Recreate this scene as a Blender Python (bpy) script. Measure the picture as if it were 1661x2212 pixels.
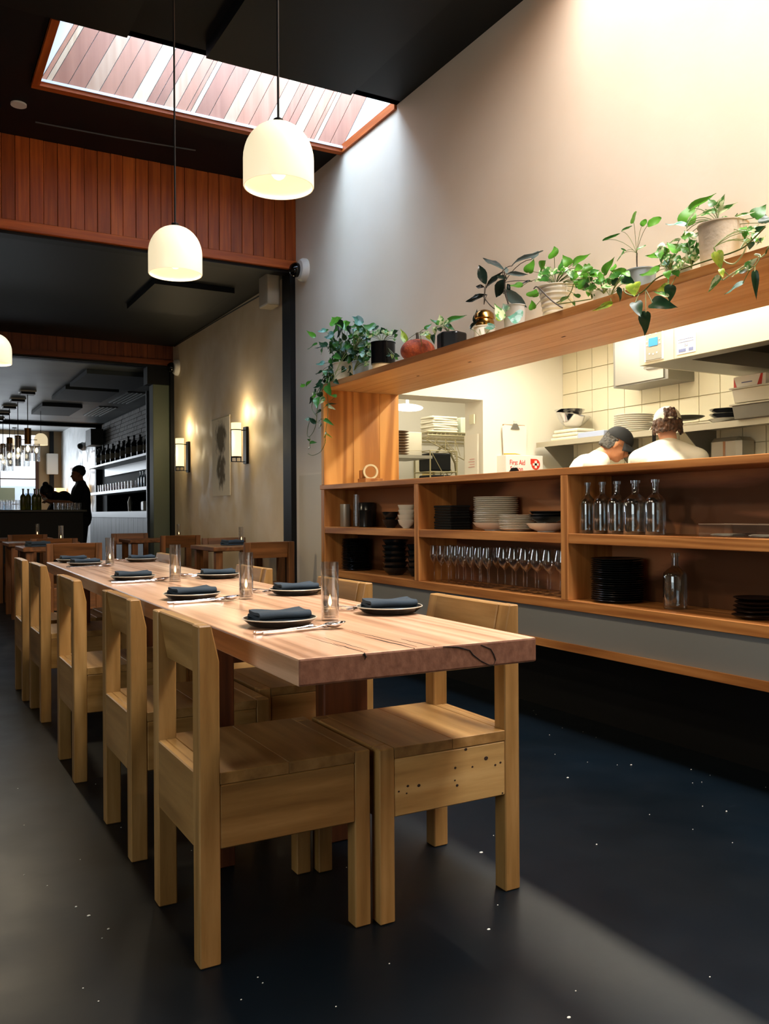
import bpy, bmesh, math, random, json
from mathutils import Vector, Matrix, Euler
random.seed(7)
PI = math.pi
SC = bpy.context.scene
COL = SC.collection
for _o in list(bpy.data.objects):
    bpy.data.objects.remove(_o, do_unlink=True)

# ------------------------------------------------------------------ camera
cam_d = bpy.data.cameras.new('camera')
cam = bpy.data.objects.new('camera', cam_d)
COL.objects.link(cam)
cam_d.sensor_fit = 'VERTICAL'
cam_d.sensor_height = 36.0
cam_d.lens = 36.0 * 1867.0 / 2212.0
cam_d.clip_start = 0.05
cam_d.clip_end = 200
cam.location = (0, 0, 1.05)
cam.rotation_mode = 'XYZ'
YAW = math.radians(29.17)
ROLL = math.radians(0.356)
cam.matrix_world = (Matrix.Translation((0, 0, 1.05)) @ Matrix.Rotation(-YAW, 4, 'Z')
                    @ Matrix.Rotation(PI / 2, 4, 'X') @ Matrix.Rotation(-ROLL, 4, 'Z'))
SC.camera = cam

# ------------------------------------------------------------------ view, sky, lights
SC.view_settings.view_transform = 'Standard'
SC.view_settings.look = 'None'
SC.view_settings.gamma = 1.0
SC.view_settings.exposure = 0.0
SC.view_settings.use_curve_mapping = False
world = bpy.data.worlds.new('sky'); SC.world = world
world.use_nodes = True
_bg = world.node_tree.nodes['Background']
_bg.inputs[0].default_value = (0.80, 0.90, 1.0, 1)
_bg.inputs[1].default_value = 2.6


def area(name, loc, size, rot, power, col, spread=180):
    d = bpy.data.lights.new(name, 'AREA')
    d.shape = 'RECTANGLE'; d.size = size[0]; d.size_y = size[1]
    d.energy = power; d.color = col; d.spread = math.radians(spread)
    o = bpy.data.objects.new(name, d); COL.objects.link(o)
    o.location = loc; o.rotation_euler = rot
    return o


def point(name, loc, power, col, r=0.03):
    d = bpy.data.lights.new(name, 'POINT')
    d.energy = power; d.color = col; d.shadow_soft_size = r
    o = bpy.data.objects.new(name, d); COL.objects.link(o); o.location = loc
    return o


# daylight entering by the two skylights and by the street windows
area('skylight_daylight', (2.4, 5.6, 4.86), (2.1, 0.8), (0, 0, 0), 98, (0.50, 0.71, 1.0))
area('skylight_daylight', (2.4, 1.0, 5.15), (1.05, 4.6), (0, 0, 0), 450, (1.0, 0.98, 0.96))
area('street_daylight', (1.9, 24.2, 2.0), (2.4, 1.6), (math.radians(-90), 0, 0), 105, (0.86, 0.93, 1.0))
area('street_daylight', (-1.2, 24.2, 2.0), (2.2, 1.6), (math.radians(-90), 0, 0), 80, (0.86, 0.93, 1.0))
area('side_window_daylight', (-2.27, 0.9, 1.55), (1.5, 2.2), (0, math.radians(-90), 0), 19, (0.93, 1.0, 0.86))
# kitchen ceiling panels and one added fill
area('kitchen_light', (3.87, 3.2, 2.45), (0.06, 4.0), (0, 0, 0), 96, (1.0, 0.92, 0.74))
area('kitchen_light', (4.3, 5.1, 2.47), (0.3, 0.8), (0, 0, 0), 14, (1.0, 0.94, 0.8))  # fill added to brighten the end wall, no fixture known here
area('kitchen_light', (4.6, 7.0, 2.6), (1.2, 0.5), (0, 0, 0), 24, (1.0, 0.94, 0.80))
# bar shelf light
area('bar_light', (3.42, 15.5, 1.97), (0.12, 4.0), (0, 0, 0), 34, (0.75, 0.88, 1.0))

# ------------------------------------------------------------------ helpers


def lin(h):
    if isinstance(h, str):
        h = h.lstrip('#'); c = [int(h[i:i + 2], 16) / 255 for i in (0, 2, 4)]
    else:
        c = list(h)
    return tuple((x / 12.92 if x <= 0.04045 else ((x + 0.055) / 1.055) ** 2.4) for x in c) + (1,)


def setin(n, key, val):
    if key in n.inputs:
        n.inputs[key].default_value = val


def new_mat(name):
    m = bpy.data.materials.new(name); m.use_nodes = True
    nt = m.node_tree
    return m, nt, nt.nodes['Principled BSDF']


def mat(name, col, rough=0.5, metal=0.0, spec=0.5, vary=None, bump=0.0, bscale=60, coat=0.0, emit=None, estr=0.0):
    m, nt, b = new_mat(name)
    c = lin(col)
    b.inputs['Base Color'].default_value = c
    b.inputs['Roughness'].default_value = rough
    b.inputs['Metallic'].default_value = metal
    setin(b, 'Specular IOR Level', spec)
    setin(b, 'Coat Weight', coat)
    tc = None
    if vary or bump:
        tc = nt.nodes.new('ShaderNodeTexCoord')
    if vary:
        c2, sc = lin(vary[0]), vary[1]
        no = nt.nodes.new('ShaderNodeTexNoise'); no.inputs['Scale'].default_value = sc
        no.inputs['Detail'].default_value = 6
        nt.links.new(tc.outputs['Object'], no.inputs['Vector'])
        rp = nt.nodes.new('ShaderNodeValToRGB')
        rp.color_ramp.elements[0].position = 0.35; rp.color_ramp.elements[1].position = 0.65
        rp.color_ramp.elements[0].color = c; rp.color_ramp.elements[1].color = c2
        nt.links.new(no.outputs['Fac'], rp.inputs['Fac'])
        nt.links.new(rp.outputs['Color'], b.inputs['Base Color'])
    if bump:
        no2 = nt.nodes.new('ShaderNodeTexNoise'); no2.inputs['Scale'].default_value = bscale
        no2.inputs['Detail'].default_value = 5
        nt.links.new(tc.outputs['Object'], no2.inputs['Vector'])
        bp = nt.nodes.new('ShaderNodeBump'); bp.inputs['Strength'].default_value = bump
        bp.inputs['Distance'].default_value = 0.01
        nt.links.new(no2.outputs['Fac'], bp.inputs['Height'])
        nt.links.new(bp.outputs['Normal'], b.inputs['Normal'])
    if emit:
        b.inputs['Emission Color'].default_value = lin(emit)
        b.inputs['Emission Strength'].default_value = estr
    return m


def wood(name, ca, cb, axis='x', rough=0.45, across=26, along=1.6, ring=0.55, cc=None, jitter=0.25, spec=0.4, knots=0.0, bump=0.12):
    """long-grained wood: noise stretched along one axis plus soft growth rings"""
    m, nt, b = new_mat(name)
    N, L = nt.nodes, nt.links
    b.inputs['Roughness'].default_value = rough
    setin(b, 'Specular IOR Level', spec)
    tc = N.new('ShaderNodeTexCoord'); oi = N.new('ShaderNodeObjectInfo')
    mp = N.new('ShaderNodeMapping')
    s = {'x': (along, across, across), 'y': (across, along, across), 'z': (across, across, along)}[axis]
    mp.inputs['Scale'].default_value = s
    L.new(tc.outputs['Object'], mp.inputs['Vector'])
    mul = N.new('ShaderNodeVectorMath'); mul.operation = 'SCALE'
    cmb = N.new('ShaderNodeCombineXYZ')
    for i in range(3):
        L.new(oi.outputs['Random'], cmb.inputs[i])
    L.new(cmb.outputs[0], mul.inputs[0]); mul.inputs['Scale'].default_value = 37.0
    add = N.new('ShaderNodeVectorMath'); add.operation = 'ADD'
    L.new(mp.outputs[0], add.inputs[0]); L.new(mul.outputs[0], add.inputs[1])
    n1 = N.new('ShaderNodeTexNoise'); n1.inputs['Scale'].default_value = 1.0
    n1.inputs['Detail'].default_value = 7; n1.inputs['Roughness'].default_value = 0.62
    L.new(add.outputs[0], n1.inputs['Vector'])
    # rings: a slow noise turned into bands
    n2 = N.new('ShaderNodeTexNoise'); n2.inputs['Scale'].default_value = 0.22
    n2.inputs['Detail'].default_value = 1.5
    L.new(add.outputs[0], n2.inputs['Vector'])
    m1 = N.new('ShaderNodeMath'); m1.operation = 'MULTIPLY'; m1.inputs[1].default_value = 60
    L.new(n2.outputs['Fac'], m1.inputs[0])
    m2 = N.new('ShaderNodeMath'); m2.operation = 'SINE'; L.new(m1.outputs[0], m2.inputs[0])
    m3 = N.new('ShaderNodeMath'); m3.operation = 'MULTIPLY_ADD'
    m3.inputs[1].default_value = 0.5 * ring * 0.5; L.new(m2.outputs[0], m3.inputs[0])
    L.new(n1.outputs['Fac'], m3.inputs[2])
    rp = N.new('ShaderNodeValToRGB')
    rp.color_ramp.elements[0].position = 0.30; rp.color_ramp.elements[1].position = 0.72
    rp.color_ramp.elements[0].color = lin(cb); rp.color_ramp.elements[1].color = lin(ca)
    if cc:
        e = rp.color_ramp.elements.new(0.5); e.color = lin(cc)
    L.new(m3.outputs[0], rp.inputs['Fac'])
    hsv = N.new('ShaderNodeHueSaturation')
    jm = N.new('ShaderNodeMath'); jm.operation = 'MULTIPLY_ADD'
    jm.inputs[1].default_value = jitter; jm.inputs[2].default_value = 1 - jitter / 2
    L.new(oi.outputs['Random'], jm.inputs[0]); L.new(jm.outputs[0], hsv.inputs['Value'])
    L.new(rp.outputs['Color'], hsv.inputs['Color'])
    out = hsv.outputs['Color']
    if knots:
        vo = N.new('ShaderNodeTexVoronoi'); vo.inputs['Scale'].default_value = 7.5
        vo.inputs['Randomness'].default_value = 1.0
        L.new(tc.outputs['Object'], vo.inputs['Vector'])
        kr = N.new('ShaderNodeValToRGB')
        kr.color_ramp.elements[0].position = 0.0; kr.color_ramp.elements[0].color = (1, 1, 1, 1)
        kr.color_ramp.elements[1].position = knots; kr.color_ramp.elements[1].color = (0, 0, 0, 1)
        L.new(vo.outputs['Distance'], kr.inputs['Fac'])
        mx = N.new('ShaderNodeMix'); mx.data_type = 'RGBA'
        L.new(kr.outputs['Color'], mx.inputs['Factor'])
        L.new(out, mx.inputs[6]); mx.inputs[7].default_value = lin('#2a160a')
        out = mx.outputs[2]
    L.new(out, b.inputs['Base Color'])
    if bump:
        bp = N.new('ShaderNodeBump'); bp.inputs['Strength'].default_value = bump
        bp.inputs['Distance'].default_value = 0.004
        L.new(n1.outputs['Fac'], bp.inputs['Height']); L.new(bp.outputs['Normal'], b.inputs['Normal'])
    return m


def glass(name, tint=(1, 1, 1), refl=0.13, rough=0.02, tr=0.93):
    """thin clear glass: mostly see-through, reflecting more at grazing angles"""
    m = bpy.data.materials.new(name); m.use_nodes = True
    nt = m.node_tree; nt.nodes.clear()
    o = nt.nodes.new('ShaderNodeOutputMaterial')
    t = nt.nodes.new('ShaderNodeBsdfTransparent'); t.inputs[0].default_value = (tr * tint[0], tr * tint[1], tr * tint[2], 1)
    g = nt.nodes.new('ShaderNodeBsdfGlossy'); g.inputs['Roughness'].default_value = rough
    g.inputs[0].default_value = (1, 1, 1, 1)
    lw = nt.nodes.new('ShaderNodeLayerWeight'); lw.inputs[0].default_value = 0.35
    ma = nt.nodes.new('ShaderNodeMath'); ma.operation = 'MULTIPLY_ADD'
    ma.inputs[1].default_value = 0.75; ma.inputs[2].default_value = refl
    nt.links.new(lw.outputs['Facing'], ma.inputs[0])
    pw = nt.nodes.new('ShaderNodeMath'); pw.operation = 'POWER'; pw.inputs[1].default_value = 1.35
    nt.links.new(ma.outputs[0], pw.inputs[0])
    mx = nt.nodes.new('ShaderNodeMixShader')
    nt.links.new(pw.outputs[0], mx.inputs[0]); nt.links.new(t.outputs[0], mx.inputs[1]); nt.links.new(g.outputs[0], mx.inputs[2])
    nt.links.new(mx.outputs[0], o.inputs[0])
    return m


class MB:
    """collects shapes and links them as ONE mesh object"""

    def __init__(self):
        self.v = []; self.f = []

    def add(self, vs, fs, M=None):
        n = len(self.v)
        for p in vs:
            p = Vector(p)
            if M is not None:
                p = M @ p
            self.v.append(p)
        self.f += [tuple(i + n for i in f) for f in fs]
        return self

    def box(self, x0, x1, y0, y1, z0, z1, M=None):
        vs = [(x0, y0, z0), (x1, y0, z0), (x1, y1, z0), (x0, y1, z0), (x0, y0, z1), (x1, y0, z1), (x1, y1, z1), (x0, y1, z1)]
        fs = [(0, 3, 2, 1), (4, 5, 6, 7), (0, 1, 5, 4), (1, 2, 6, 5), (2, 3, 7, 6), (3, 0, 4, 7)]
        return self.add(vs, fs, M)

    def prism(self, poly, a0, a1, axis='y', M=None):
        """poly in the other two axes (cyclic order), extruded along axis"""
        def P(u, v, a):
            return {'x': (a, u, v), 'y': (u, a, v), 'z': (u, v, a)}[axis]
        n = len(poly)
        vs = [P(u, v, a0) for u, v in poly] + [P(u, v, a1) for u, v in poly]
        fs = [tuple(range(n)), tuple(range(2 * n - 1, n - 1, -1))]
        fs += [(i, i + n, (i + 1) % n + n, (i + 1) % n) for i in range(n)]
        return self.add(vs, fs, M)

    def lathe(self, prof, n=24, M=None, cap0=True, cap1=True, sx=1.0, sy=1.0):
        vs = []; fs = []
        for r, z in prof:
            for i in range(n):
                a = 2 * PI * i / n
                vs.append((r * math.cos(a) * sx, r * math.sin(a) * sy, z))
        m = len(prof)
        for j in range(m - 1):
            for i in range(n):
                k = (i + 1) % n
                fs.append((j * n + i, j * n + k, (j + 1) * n + k, (j + 1) * n + i))
        if cap0: fs.append(tuple(range(n - 1, -1, -1)))
        if cap1: fs.append(tuple(range((m - 1) * n, m * n)))
        return self.add(vs, fs, M)

    def cyl(self, p0, p1, r0, r1=None, n=12):
        p0 = Vector(p0); p1 = Vector(p1); d = p1 - p0
        if r1 is None: r1 = r0
        M = Matrix.Translation(p0) @ d.to_track_quat('Z', 'Y').to_matrix().to_4x4()
        return self.lathe([(r0, 0), (r1, d.length)], n, M)

    def tube(self, pts, r, n=6):
        pts = [Vector(p) for p in pts]
        if not isinstance(r, (list, tuple)): r = [r] * len(pts)
        vs = []; fs = []
        up = Vector((0.3, 0.2, 1)).normalized()
        for i, p in enumerate(pts):
            t = (pts[min(i + 1, len(pts) - 1)] - pts[max(i - 1, 0)])
            if t.length < 1e-9: t = Vector((0, 0, 1))
            t.normalize()
            a = t.cross(up)
            if a.length < 1e-3: a = t.cross(Vector((1, 0, 0)))
            a.normalize(); b = t.cross(a)
            for k in range(n):
                an = 2 * PI * k / n
                vs.append(p + (a * math.cos(an) + b * math.sin(an)) * r[i])
        m = len(pts)
        for j in range(m - 1):
            for i in range(n):
                k = (i + 1) % n
                fs.append((j * n + i, j * n + k, (j + 1) * n + k, (j + 1) * n + i))
        fs.append(tuple(range(n - 1, -1, -1))); fs.append(tuple(range((m - 1) * n, m * n)))
        return self.add(vs, fs)

    def ball(self, c, r, M=None, seg=14, rings=9):
        if not isinstance(r, (list, tuple)): r = (r, r, r)
        vs = [(c[0], c[1], c[2] - r[2])]; fs = []
        for j in range(1, rings):
            th = -PI / 2 + PI * j / rings
            for i in range(seg):
                a = 2 * PI * i / seg
                vs.append((c[0] + r[0] * math.cos(th) * math.cos(a), c[1] + r[1] * math.cos(th) * math.sin(a), c[2] + r[2] * math.sin(th)))
        vs.append((c[0], c[1], c[2] + r[2]))
        for i in range(seg):
            fs.append((0, 1 + (i + 1) % seg, 1 + i))
        for j in range(rings - 2):
            for i in range(seg):
                k = (i + 1) % seg
                fs.append((1 + j * seg + i, 1 + j * seg + k, 1 + (j + 1) * seg + k, 1 + (j + 1) * seg + i))
        t = len(vs) - 1
        for i in range(seg):
            fs.append((t, 1 + (rings - 2) * seg + i, 1 + (rings - 2) * seg + (i + 1) % seg))
        return self.add(vs, fs, M)

    def caps(self, p0, p1, r0, r1, n=14):
        """tapered capsule (closed)"""
        p0 = Vector(p0); p1 = Vector(p1); d = p1 - p0; l = max(d.length, 1e-4)
        M = Matrix.Translation(p0) @ d.to_track_quat('Z', 'Y').to_matrix().to_4x4()
        pr = []
        for i in range(1, 5):
            a = PI / 2 * i / 4; pr.append((r0 * math.sin(a), -r0 * math.cos(a)))
        for i in range(0, 4):
            a = PI / 2 * i / 4; pr.append((r1 * math.cos(a), l + r1 * math.sin(a)))
        return self.lathe(pr, n, M)

    def build(self, name, m=None, parent=None, smooth=False, loc=None, rot=None, bevel=0, seg=1, sharp=40):
        me = bpy.data.meshes.new(name)
        me.from_pydata([tuple(p) for p in self.v], [], self.f)
        me.update()
        bm = bmesh.new(); bm.from_mesh(me)
        bmesh.ops.recalc_face_normals(bm, faces=bm.faces)
        bm.to_mesh(me); bm.free()
        if m: me.materials.append(m)
        if smooth:
            for p in me.polygons: p.use_smooth = True
            try:
                me.set_sharp_from_angle(angle=math.radians(sharp))
            except Exception:
                pass
        o = bpy.data.objects.new(name, me); COL.objects.link(o)
        if parent is not None: o.parent = parent
        if loc is not None: o.location = loc
        if rot is not None: o.rotation_euler = rot
        if bevel:
            bv = o.modifiers.new('bevel', 'BEVEL'); bv.width = bevel; bv.segments = seg; bv.limit_method = 'ANGLE'
        return o


def empty(name, loc=(0, 0, 0), rz=0.0):
    o = bpy.data.objects.new(name, None); COL.objects.link(o)
    o.location = loc; o.rotation_euler = (0, 0, rz); o.empty_display_size = 0.05
    return o


def tag(o, label=None, cat=None, group=None, kind=None):
    if label: o['label'] = label
    if cat: o['category'] = cat
    if group: o['group'] = group
    if kind: o['kind'] = kind
    return o


def structure(o): o['kind'] = 'structure'; return o


def copy_tree(o, parent=None):
    c = o.copy(); COL.objects.link(c)
    if parent is not None: c.parent = parent
    for ch in list(o.children): copy_tree(ch, c)
    return c


def B(name, m, x0, x1, y0, y1, z0, z1, parent=None, bevel=0):
    """box whose origin is its own centre (so grain runs per piece)"""
    cx, cy, cz = (x0 + x1) / 2, (y0 + y1) / 2, (z0 + z1) / 2
    return MB().box(x0 - cx, x1 - cx, y0 - cy, y1 - cy, z0 - cz, z1 - cz).build(name, m, parent, loc=(cx, cy, cz), bevel=bevel)


def text(body, size, m, loc, rot, parent, name='lettering', ext=0.001, sx=1.0):
    cu = bpy.data.curves.new(name, 'FONT'); cu.body = body; cu.size = size; cu.extrude = ext
    to = bpy.data.objects.new(name, cu); COL.objects.link(to)
    dg = bpy.context.evaluated_depsgraph_get()
    me = bpy.data.meshes.new_from_object(to.evaluated_get(dg))
    bpy.data.objects.remove(to)
    me.materials.clear(); me.materials.append(m)
    o = bpy.data.objects.new(name, me); COL.objects.link(o)
    o.parent = parent; o.location = loc; o.rotation_euler = rot; o.scale = (sx, 1, 1)
    return o


# ------------------------------------------------------------------ materials
LW = dict(ca='#ad8550', cb='#7f5b2d', cc='#97703d', rough=0.42, across=20, along=1.8, ring=0.25, jitter=0.22)
CH = {a: wood('chair_wood_' + a, axis=a, **LW) for a in 'xyz'}
CH_LIT = wood('chair_wood_lit', axis='x', **dict(LW, ca='#cfab72', cb='#a37d48', cc='#bd965c'))  # lightened copy of the chair wood, paints light onto the knotted apron
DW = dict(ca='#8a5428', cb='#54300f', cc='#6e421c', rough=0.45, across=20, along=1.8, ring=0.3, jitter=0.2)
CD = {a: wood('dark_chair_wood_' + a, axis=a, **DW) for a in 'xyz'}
TT = wood('tabletop_wood', '#dab294', '#a0775a', 'y', rough=0.3, across=22, along=0.8, ring=0.45, cc='#c69c7c', jitter=0.05, spec=0.5)
TE = wood('table_end_grain', '#8a604a', '#6b4432', 'x', rough=0.6, across=40, along=60, ring=0.15, jitter=0.05, bump=0.3)
TL_ = wood('table_leg_wood', '#7c4626', '#4e2914', 'z', rough=0.5)
CEDAR = {a: wood('cedar_' + a, '#cf6a28', '#974315', a, rough=0.42, across=24, along=1.4, ring=0.2, cc='#b4561e', jitter=0.3) for a in 'xyz'}
CEDAR_SK = [wood('cedar_skylight_' + str(i), a_, b_, 'z', rough=0.5, across=16, along=0.9, ring=0.3, jitter=0.16)
            for i, (a_, b_) in enumerate((('#b07a60', '#9c684e'), ('#c2a084', '#ac8468'), ('#a06c54', '#8e5c46'), ('#ccb498', '#b89878')))]
CEDARD = {a: wood('cedar_dark_' + a, '#7e4120', '#552610', a, rough=0.45, across=24, along=1.4, ring=0.2, cc='#6b3519', jitter=0.25) for a in 'xz'}
SHW = {a: wood('shelf_wood_' + a, '#c98a4e', '#94592a', a, rough=0.4, across=22, along=1.2, ring=0.5, cc='#b0723a', jitter=0.12) for a in 'xyz'}
OAK = {a: wood('oak_' + a, '#ead0a0', '#d2ac72', a, rough=0.42, across=20, along=0.9, ring=0.35, cc='#e0c08a', jitter=0.1) for a in 'xyz'}
JAMB = wood('jamb_oak', '#d89a4e', '#a96c2c', 'z', rough=0.42, across=12, along=0.8, ring=1.1, cc='#c4843c', jitter=0.08)
WAL = wood('walnut_back', '#a8704a', '#55341e', 'y', rough=0.4, across=7, along=0.8, ring=1.9, cc='#80523a', jitter=0.1)
WALL = mat('plaster_cream', '#eadcc8', 0.75, vary=('#e3d3bc', 1.3), bump=0.05, bscale=30)
FLOORM = None



def plaster(name, c1, c2, glossy):
    """burnished plaster: cloudy colour, uneven sheen"""
    m, nt, b = new_mat(name)
    N, L = nt.nodes, nt.links
    tc = N.new('ShaderNodeTexCoord')
    n1 = N.new('ShaderNodeTexNoise'); n1.inputs['Scale'].default_value = 2.2; n1.inputs['Detail'].default_value = 8
    n1.inputs['Distortion'].default_value = 0.3
    L.new(tc.outputs['Object'], n1.inputs['Vector'])
    rp = N.new('ShaderNodeValToRGB'); rp.color_ramp.elements[0].position = 0.3; rp.color_ramp.elements[1].position = 0.7
    rp.color_ramp.elements[0].color = lin(c2); rp.color_ramp.elements[1].color = lin(c1)
    L.new(n1.outputs['Fac'], rp.inputs['Fac']); L.new(rp.outputs['Color'], b.inputs['Base Color'])
    n2 = N.new('ShaderNodeTexNoise'); n2.inputs['Scale'].default_value = 3.5; n2.inputs['Detail'].default_value = 7
    n2.inputs['Distortion'].default_value = 0.8
    L.new(tc.outputs['Object'], n2.inputs['Vector'])
    r2 = N.new('ShaderNodeValToRGB'); r2.color_ramp.elements[0].position = 0.42; r2.color_ramp.elements[1].position = 0.62
    r2.color_ramp.elements[0].color = (glossy, glossy, glossy, 1); r2.color_ramp.elements[1].color = (0.75, 0.75, 0.75, 1)
    L.new(n2.outputs['Fac'], r2.inputs['Fac']); L.new(r2.outputs['Color'], b.inputs['Roughness'])
    bp = N.new('ShaderNodeBump'); bp.inputs['Strength'].default_value = 0.12; bp.inputs['Distance'].default_value = 0.02
    L.new(n1.outputs['Fac'], bp.inputs['Height']); L.new(bp.outputs['Normal'], b.inputs['Normal'])
    return m


def floor_material():
    m, nt, b = new_mat('dark_painted_floor')
    N, L = nt.nodes, nt.links
    tc = N.new('ShaderNodeTexCoord')
    n1 = N.new('ShaderNodeTexNoise'); n1.inputs['Scale'].default_value = 1.3; n1.inputs['Detail'].default_value = 8
    L.new(tc.outputs['Object'], n1.inputs['Vector'])
    rp = N.new('ShaderNodeValToRGB'); rp.color_ramp.elements[0].position = 0.35; rp.color_ramp.elements[1].position = 0.7
    rp.color_ramp.elements[0].color = (0.0012, 0.0034, 0.0056, 1); rp.color_ramp.elements[1].color = (0.0020, 0.0062, 0.0110, 1)
    L.new(n1.outputs['Fac'], rp.inputs['Fac'])
    # fine scratches
    mp = N.new('ShaderNodeMapping'); mp.inputs['Scale'].default_value = (3, 60, 1); mp.inputs['Rotation'].default_value = (0, 0, 0.5)
    L.new(tc.outputs['Object'], mp.inputs['Vector'])
    n3 = N.new('ShaderNodeTexNoise'); n3.inputs['Scale'].default_value = 2.0; n3.inputs['Detail'].default_value = 4
    L.new(mp.outputs[0], n3.inputs['Vector'])
    r3 = N.new('ShaderNodeValToRGB'); r3.color_ramp.elements[0].position = 0.70; r3.color_ramp.elements[1].position = 0.80
    r3.color_ramp.elements[0].color = (0, 0, 0, 1); r3.color_ramp.elements[1].color = (1, 1, 1, 1)
    L.new(n3.outputs['Fac'], r3.inputs['Fac'])
    mx = N.new('ShaderNodeMix'); mx.data_type = 'RGBA'
    mm = N.new('ShaderNodeMath'); mm.operation = 'MULTIPLY'; mm.inputs[1].default_value = 0.35
    L.new(r3.outputs['Color'], mm.inputs[0]); L.new(mm.outputs[0], mx.inputs['Factor'])
    L.new(rp.outputs['Color'], mx.inputs[6]); mx.inputs[7].default_value = (0.03, 0.04, 0.05, 1)
    L.new(mx.outputs[2], b.inputs['Base Color'])
    n2 = N.new('ShaderNodeTexNoise'); n2.inputs['Scale'].default_value = 5; n2.inputs['Detail'].default_value = 8
    L.new(tc.outputs['Object'], n2.inputs['Vector'])
    r2 = N.new('ShaderNodeMapRange'); r2.inputs['To Min'].default_value = 0.30; r2.inputs['To Max'].default_value = 0.48
    L.new(n2.outputs['Fac'], r2.inputs['Value']); L.new(r2.outputs[0], b.inputs['Roughness'])
    setin(b, 'Specular IOR Level', 0.24)
    bp = N.new('ShaderNodeBump'); bp.inputs['Strength'].default_value = 0.06; bp.inputs['Distance'].default_value = 0.01
    L.new(n2.outputs['Fac'], bp.inputs['Height']); L.new(bp.outputs['Normal'], b.inputs['Normal'])
    return m


PL = plaster('plaster_burnished', '#f4e2c4', '#dec69c', 0.5)
PLW = plaster('plaster_white', '#dcdfe0', '#c8ccce', 0.35)
CEIL = mat('ceiling_black', '#0d1114', 0.6, spec=0.25)
CEIL2 = mat('ceiling_charcoal', '#0a0d0f', 0.5, spec=0.3, vary=('#101417', 1.2))
CEIL3 = mat('ceiling_grey', '#83898b', 0.5, vary=('#6b7275', 1.0))
FL = floor_material()
BLACK = mat('black_paint', '#07090b', 0.55, spec=0.3)
BLKM = mat('black_metal', '#0b0b0c', 0.4, metal=0.6)
GREEN_ = mat('column_green_grey', '#59614f', 0.6)
GREYW = mat('grey_painted_panel', '#8e8f8e', 0.65, bump=0.03)
KWHITE = mat('kitchen_white', '#eee8d8', 0.5)
TILE = mat('kitchen_tile', '#e0d6b8', 0.25, spec=0.5)
GROUT = mat('tile_grout', '#bcae88', 0.8)
STEEL = mat('brushed_steel', '#b4b0a6', 0.45, metal=0.85)
STEELD = mat('dull_steel', '#8e8b84', 0.45, metal=0.7)
CHROME = mat('polished_steel', '#d9d9dc', 0.12, metal=1.0)
WHITEP = mat('white_plastic', '#ece8de', 0.4)
WHITEC = mat('white_ceramic', '#e8e2d4', 0.22)
DARKC = mat('dark_ceramic', '#14171a', 0.22, vary=('#1b1f22', 20))
PAPER = mat('white_paper', '#f1ead9', 0.8)
GL = glass('clear_glass')
GLT = glass('tumbler_glass', refl=0.22, tr=0.90)
GLB = glass('bottle_glass', tint=(0.86, 0.92, 0.95), refl=0.16)
BRICKM = mat('brick_grey', '#a9a8a6', 0.8, vary=('#8c8b8a', 14), bump=0.4)

# ================================================================== the setting
structure(B('floor', FL, -2.4, 6.0, -3.2, 26, -0.06, 0.0))
# ---- ceiling over the dining bay with two skylight openings
SKX0, SKX1, SKY0, SKY1, CZ = 0.80, 3.0, 5.20, 6.02, 3.88
S2X0, S2X1, S2Y0, S2Y1 = 1.75, 3.0, -1.40, 3.30
cb = MB()
T = 0.05
cb.box(-2.4, 3.4, SKY1 + 0.03, 7.02, CZ, CZ + T).box(-2.4, SKX0 - 0.02, SKY0, SKY1 + 0.03, CZ, CZ + T).box(SKX1 + 0.01, 3.4, SKY0, SKY1 + 0.03, CZ, CZ + 0.004)
cb.box(-2.4, 3.4, S2Y1, SKY0, CZ, CZ + T).box(-2.4, S2X0, S2Y0, S2Y1, CZ, CZ + T).box(S2X1, 3.4, S2Y0, S2Y1, CZ, CZ + T)
cb.box(-2.4, 3.4, -3.2, S2Y0, CZ, CZ + T)
structure(cb.build('ceiling', CEIL))
# darker dropped duct boxes on that ceiling
structure(B('ceiling_panel', BLACK, 1.62, 2.6, 3.45, 5.08, 3.80, 3.88))
structure(B('ceiling_panel', BLACK, -0.6, 1.15, 3.45, 5.08, 3.80, 3.88))
# ---- first skylight shaft, leaning towards the wall, planked in cedar on its far side
SH = 0.5
HT = 1.0
def skpt(x, z): return x + SH * (z - CZ)
sk = MB()
def slab_y(y0, y1, xa, xb, m_):
    m_.prism([(skpt(xa, CZ), CZ), (skpt(xb, CZ), CZ), (skpt(xb, CZ + HT), CZ + HT), (skpt(xa, CZ + HT), CZ + HT)], y0, y1, 'y')
slab_y(SKY1 + 0.02, SKY1 + 0.06, SKX0 - 0.05, SKX1 + 0.05, sk)
slab_y(SKY0 - 0.06, SKY0 - 0.0, SKX0 - 0.05, SKX1 + 0.05, sk)
slab_y(SKY0, SKY1 + 0.02, SKX0 - 0.05, SKX0, sk)
slab_y(SKY0, SKY1 + 0.02, SKX1, SKX1 + 0.02, sk)
shaft = structure(sk.build('skylight_shaft', mat('shaft_white', '#dfe3e4', 0.6)))
xx = SKX0; k = 0
shw = [0.03, 0.10, 0.085, 0.11, 0.06, 0.035, 0.12, 0.075, 0.09, 0.06, 0.10, 0.095]
while xx < SKX1 - 0.01:
    w = shw[(k * 5) % 12]
    x2 = min(xx + w, SKX1)
    p = MB().prism([(xx + 0.002, CZ - 0.004), (x2 - 0.002, CZ - 0.004), (skpt(x2 - 0.002, CZ + HT), CZ + HT), (skpt(xx + 0.002, CZ + HT), CZ + HT)], SKY1 - 0.006, SKY1 + 0.016, 'y').build('plank', CEDAR_SK[(k * 7 + k // 3) % 4], shaft)
    xx = x2; k += 1
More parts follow.
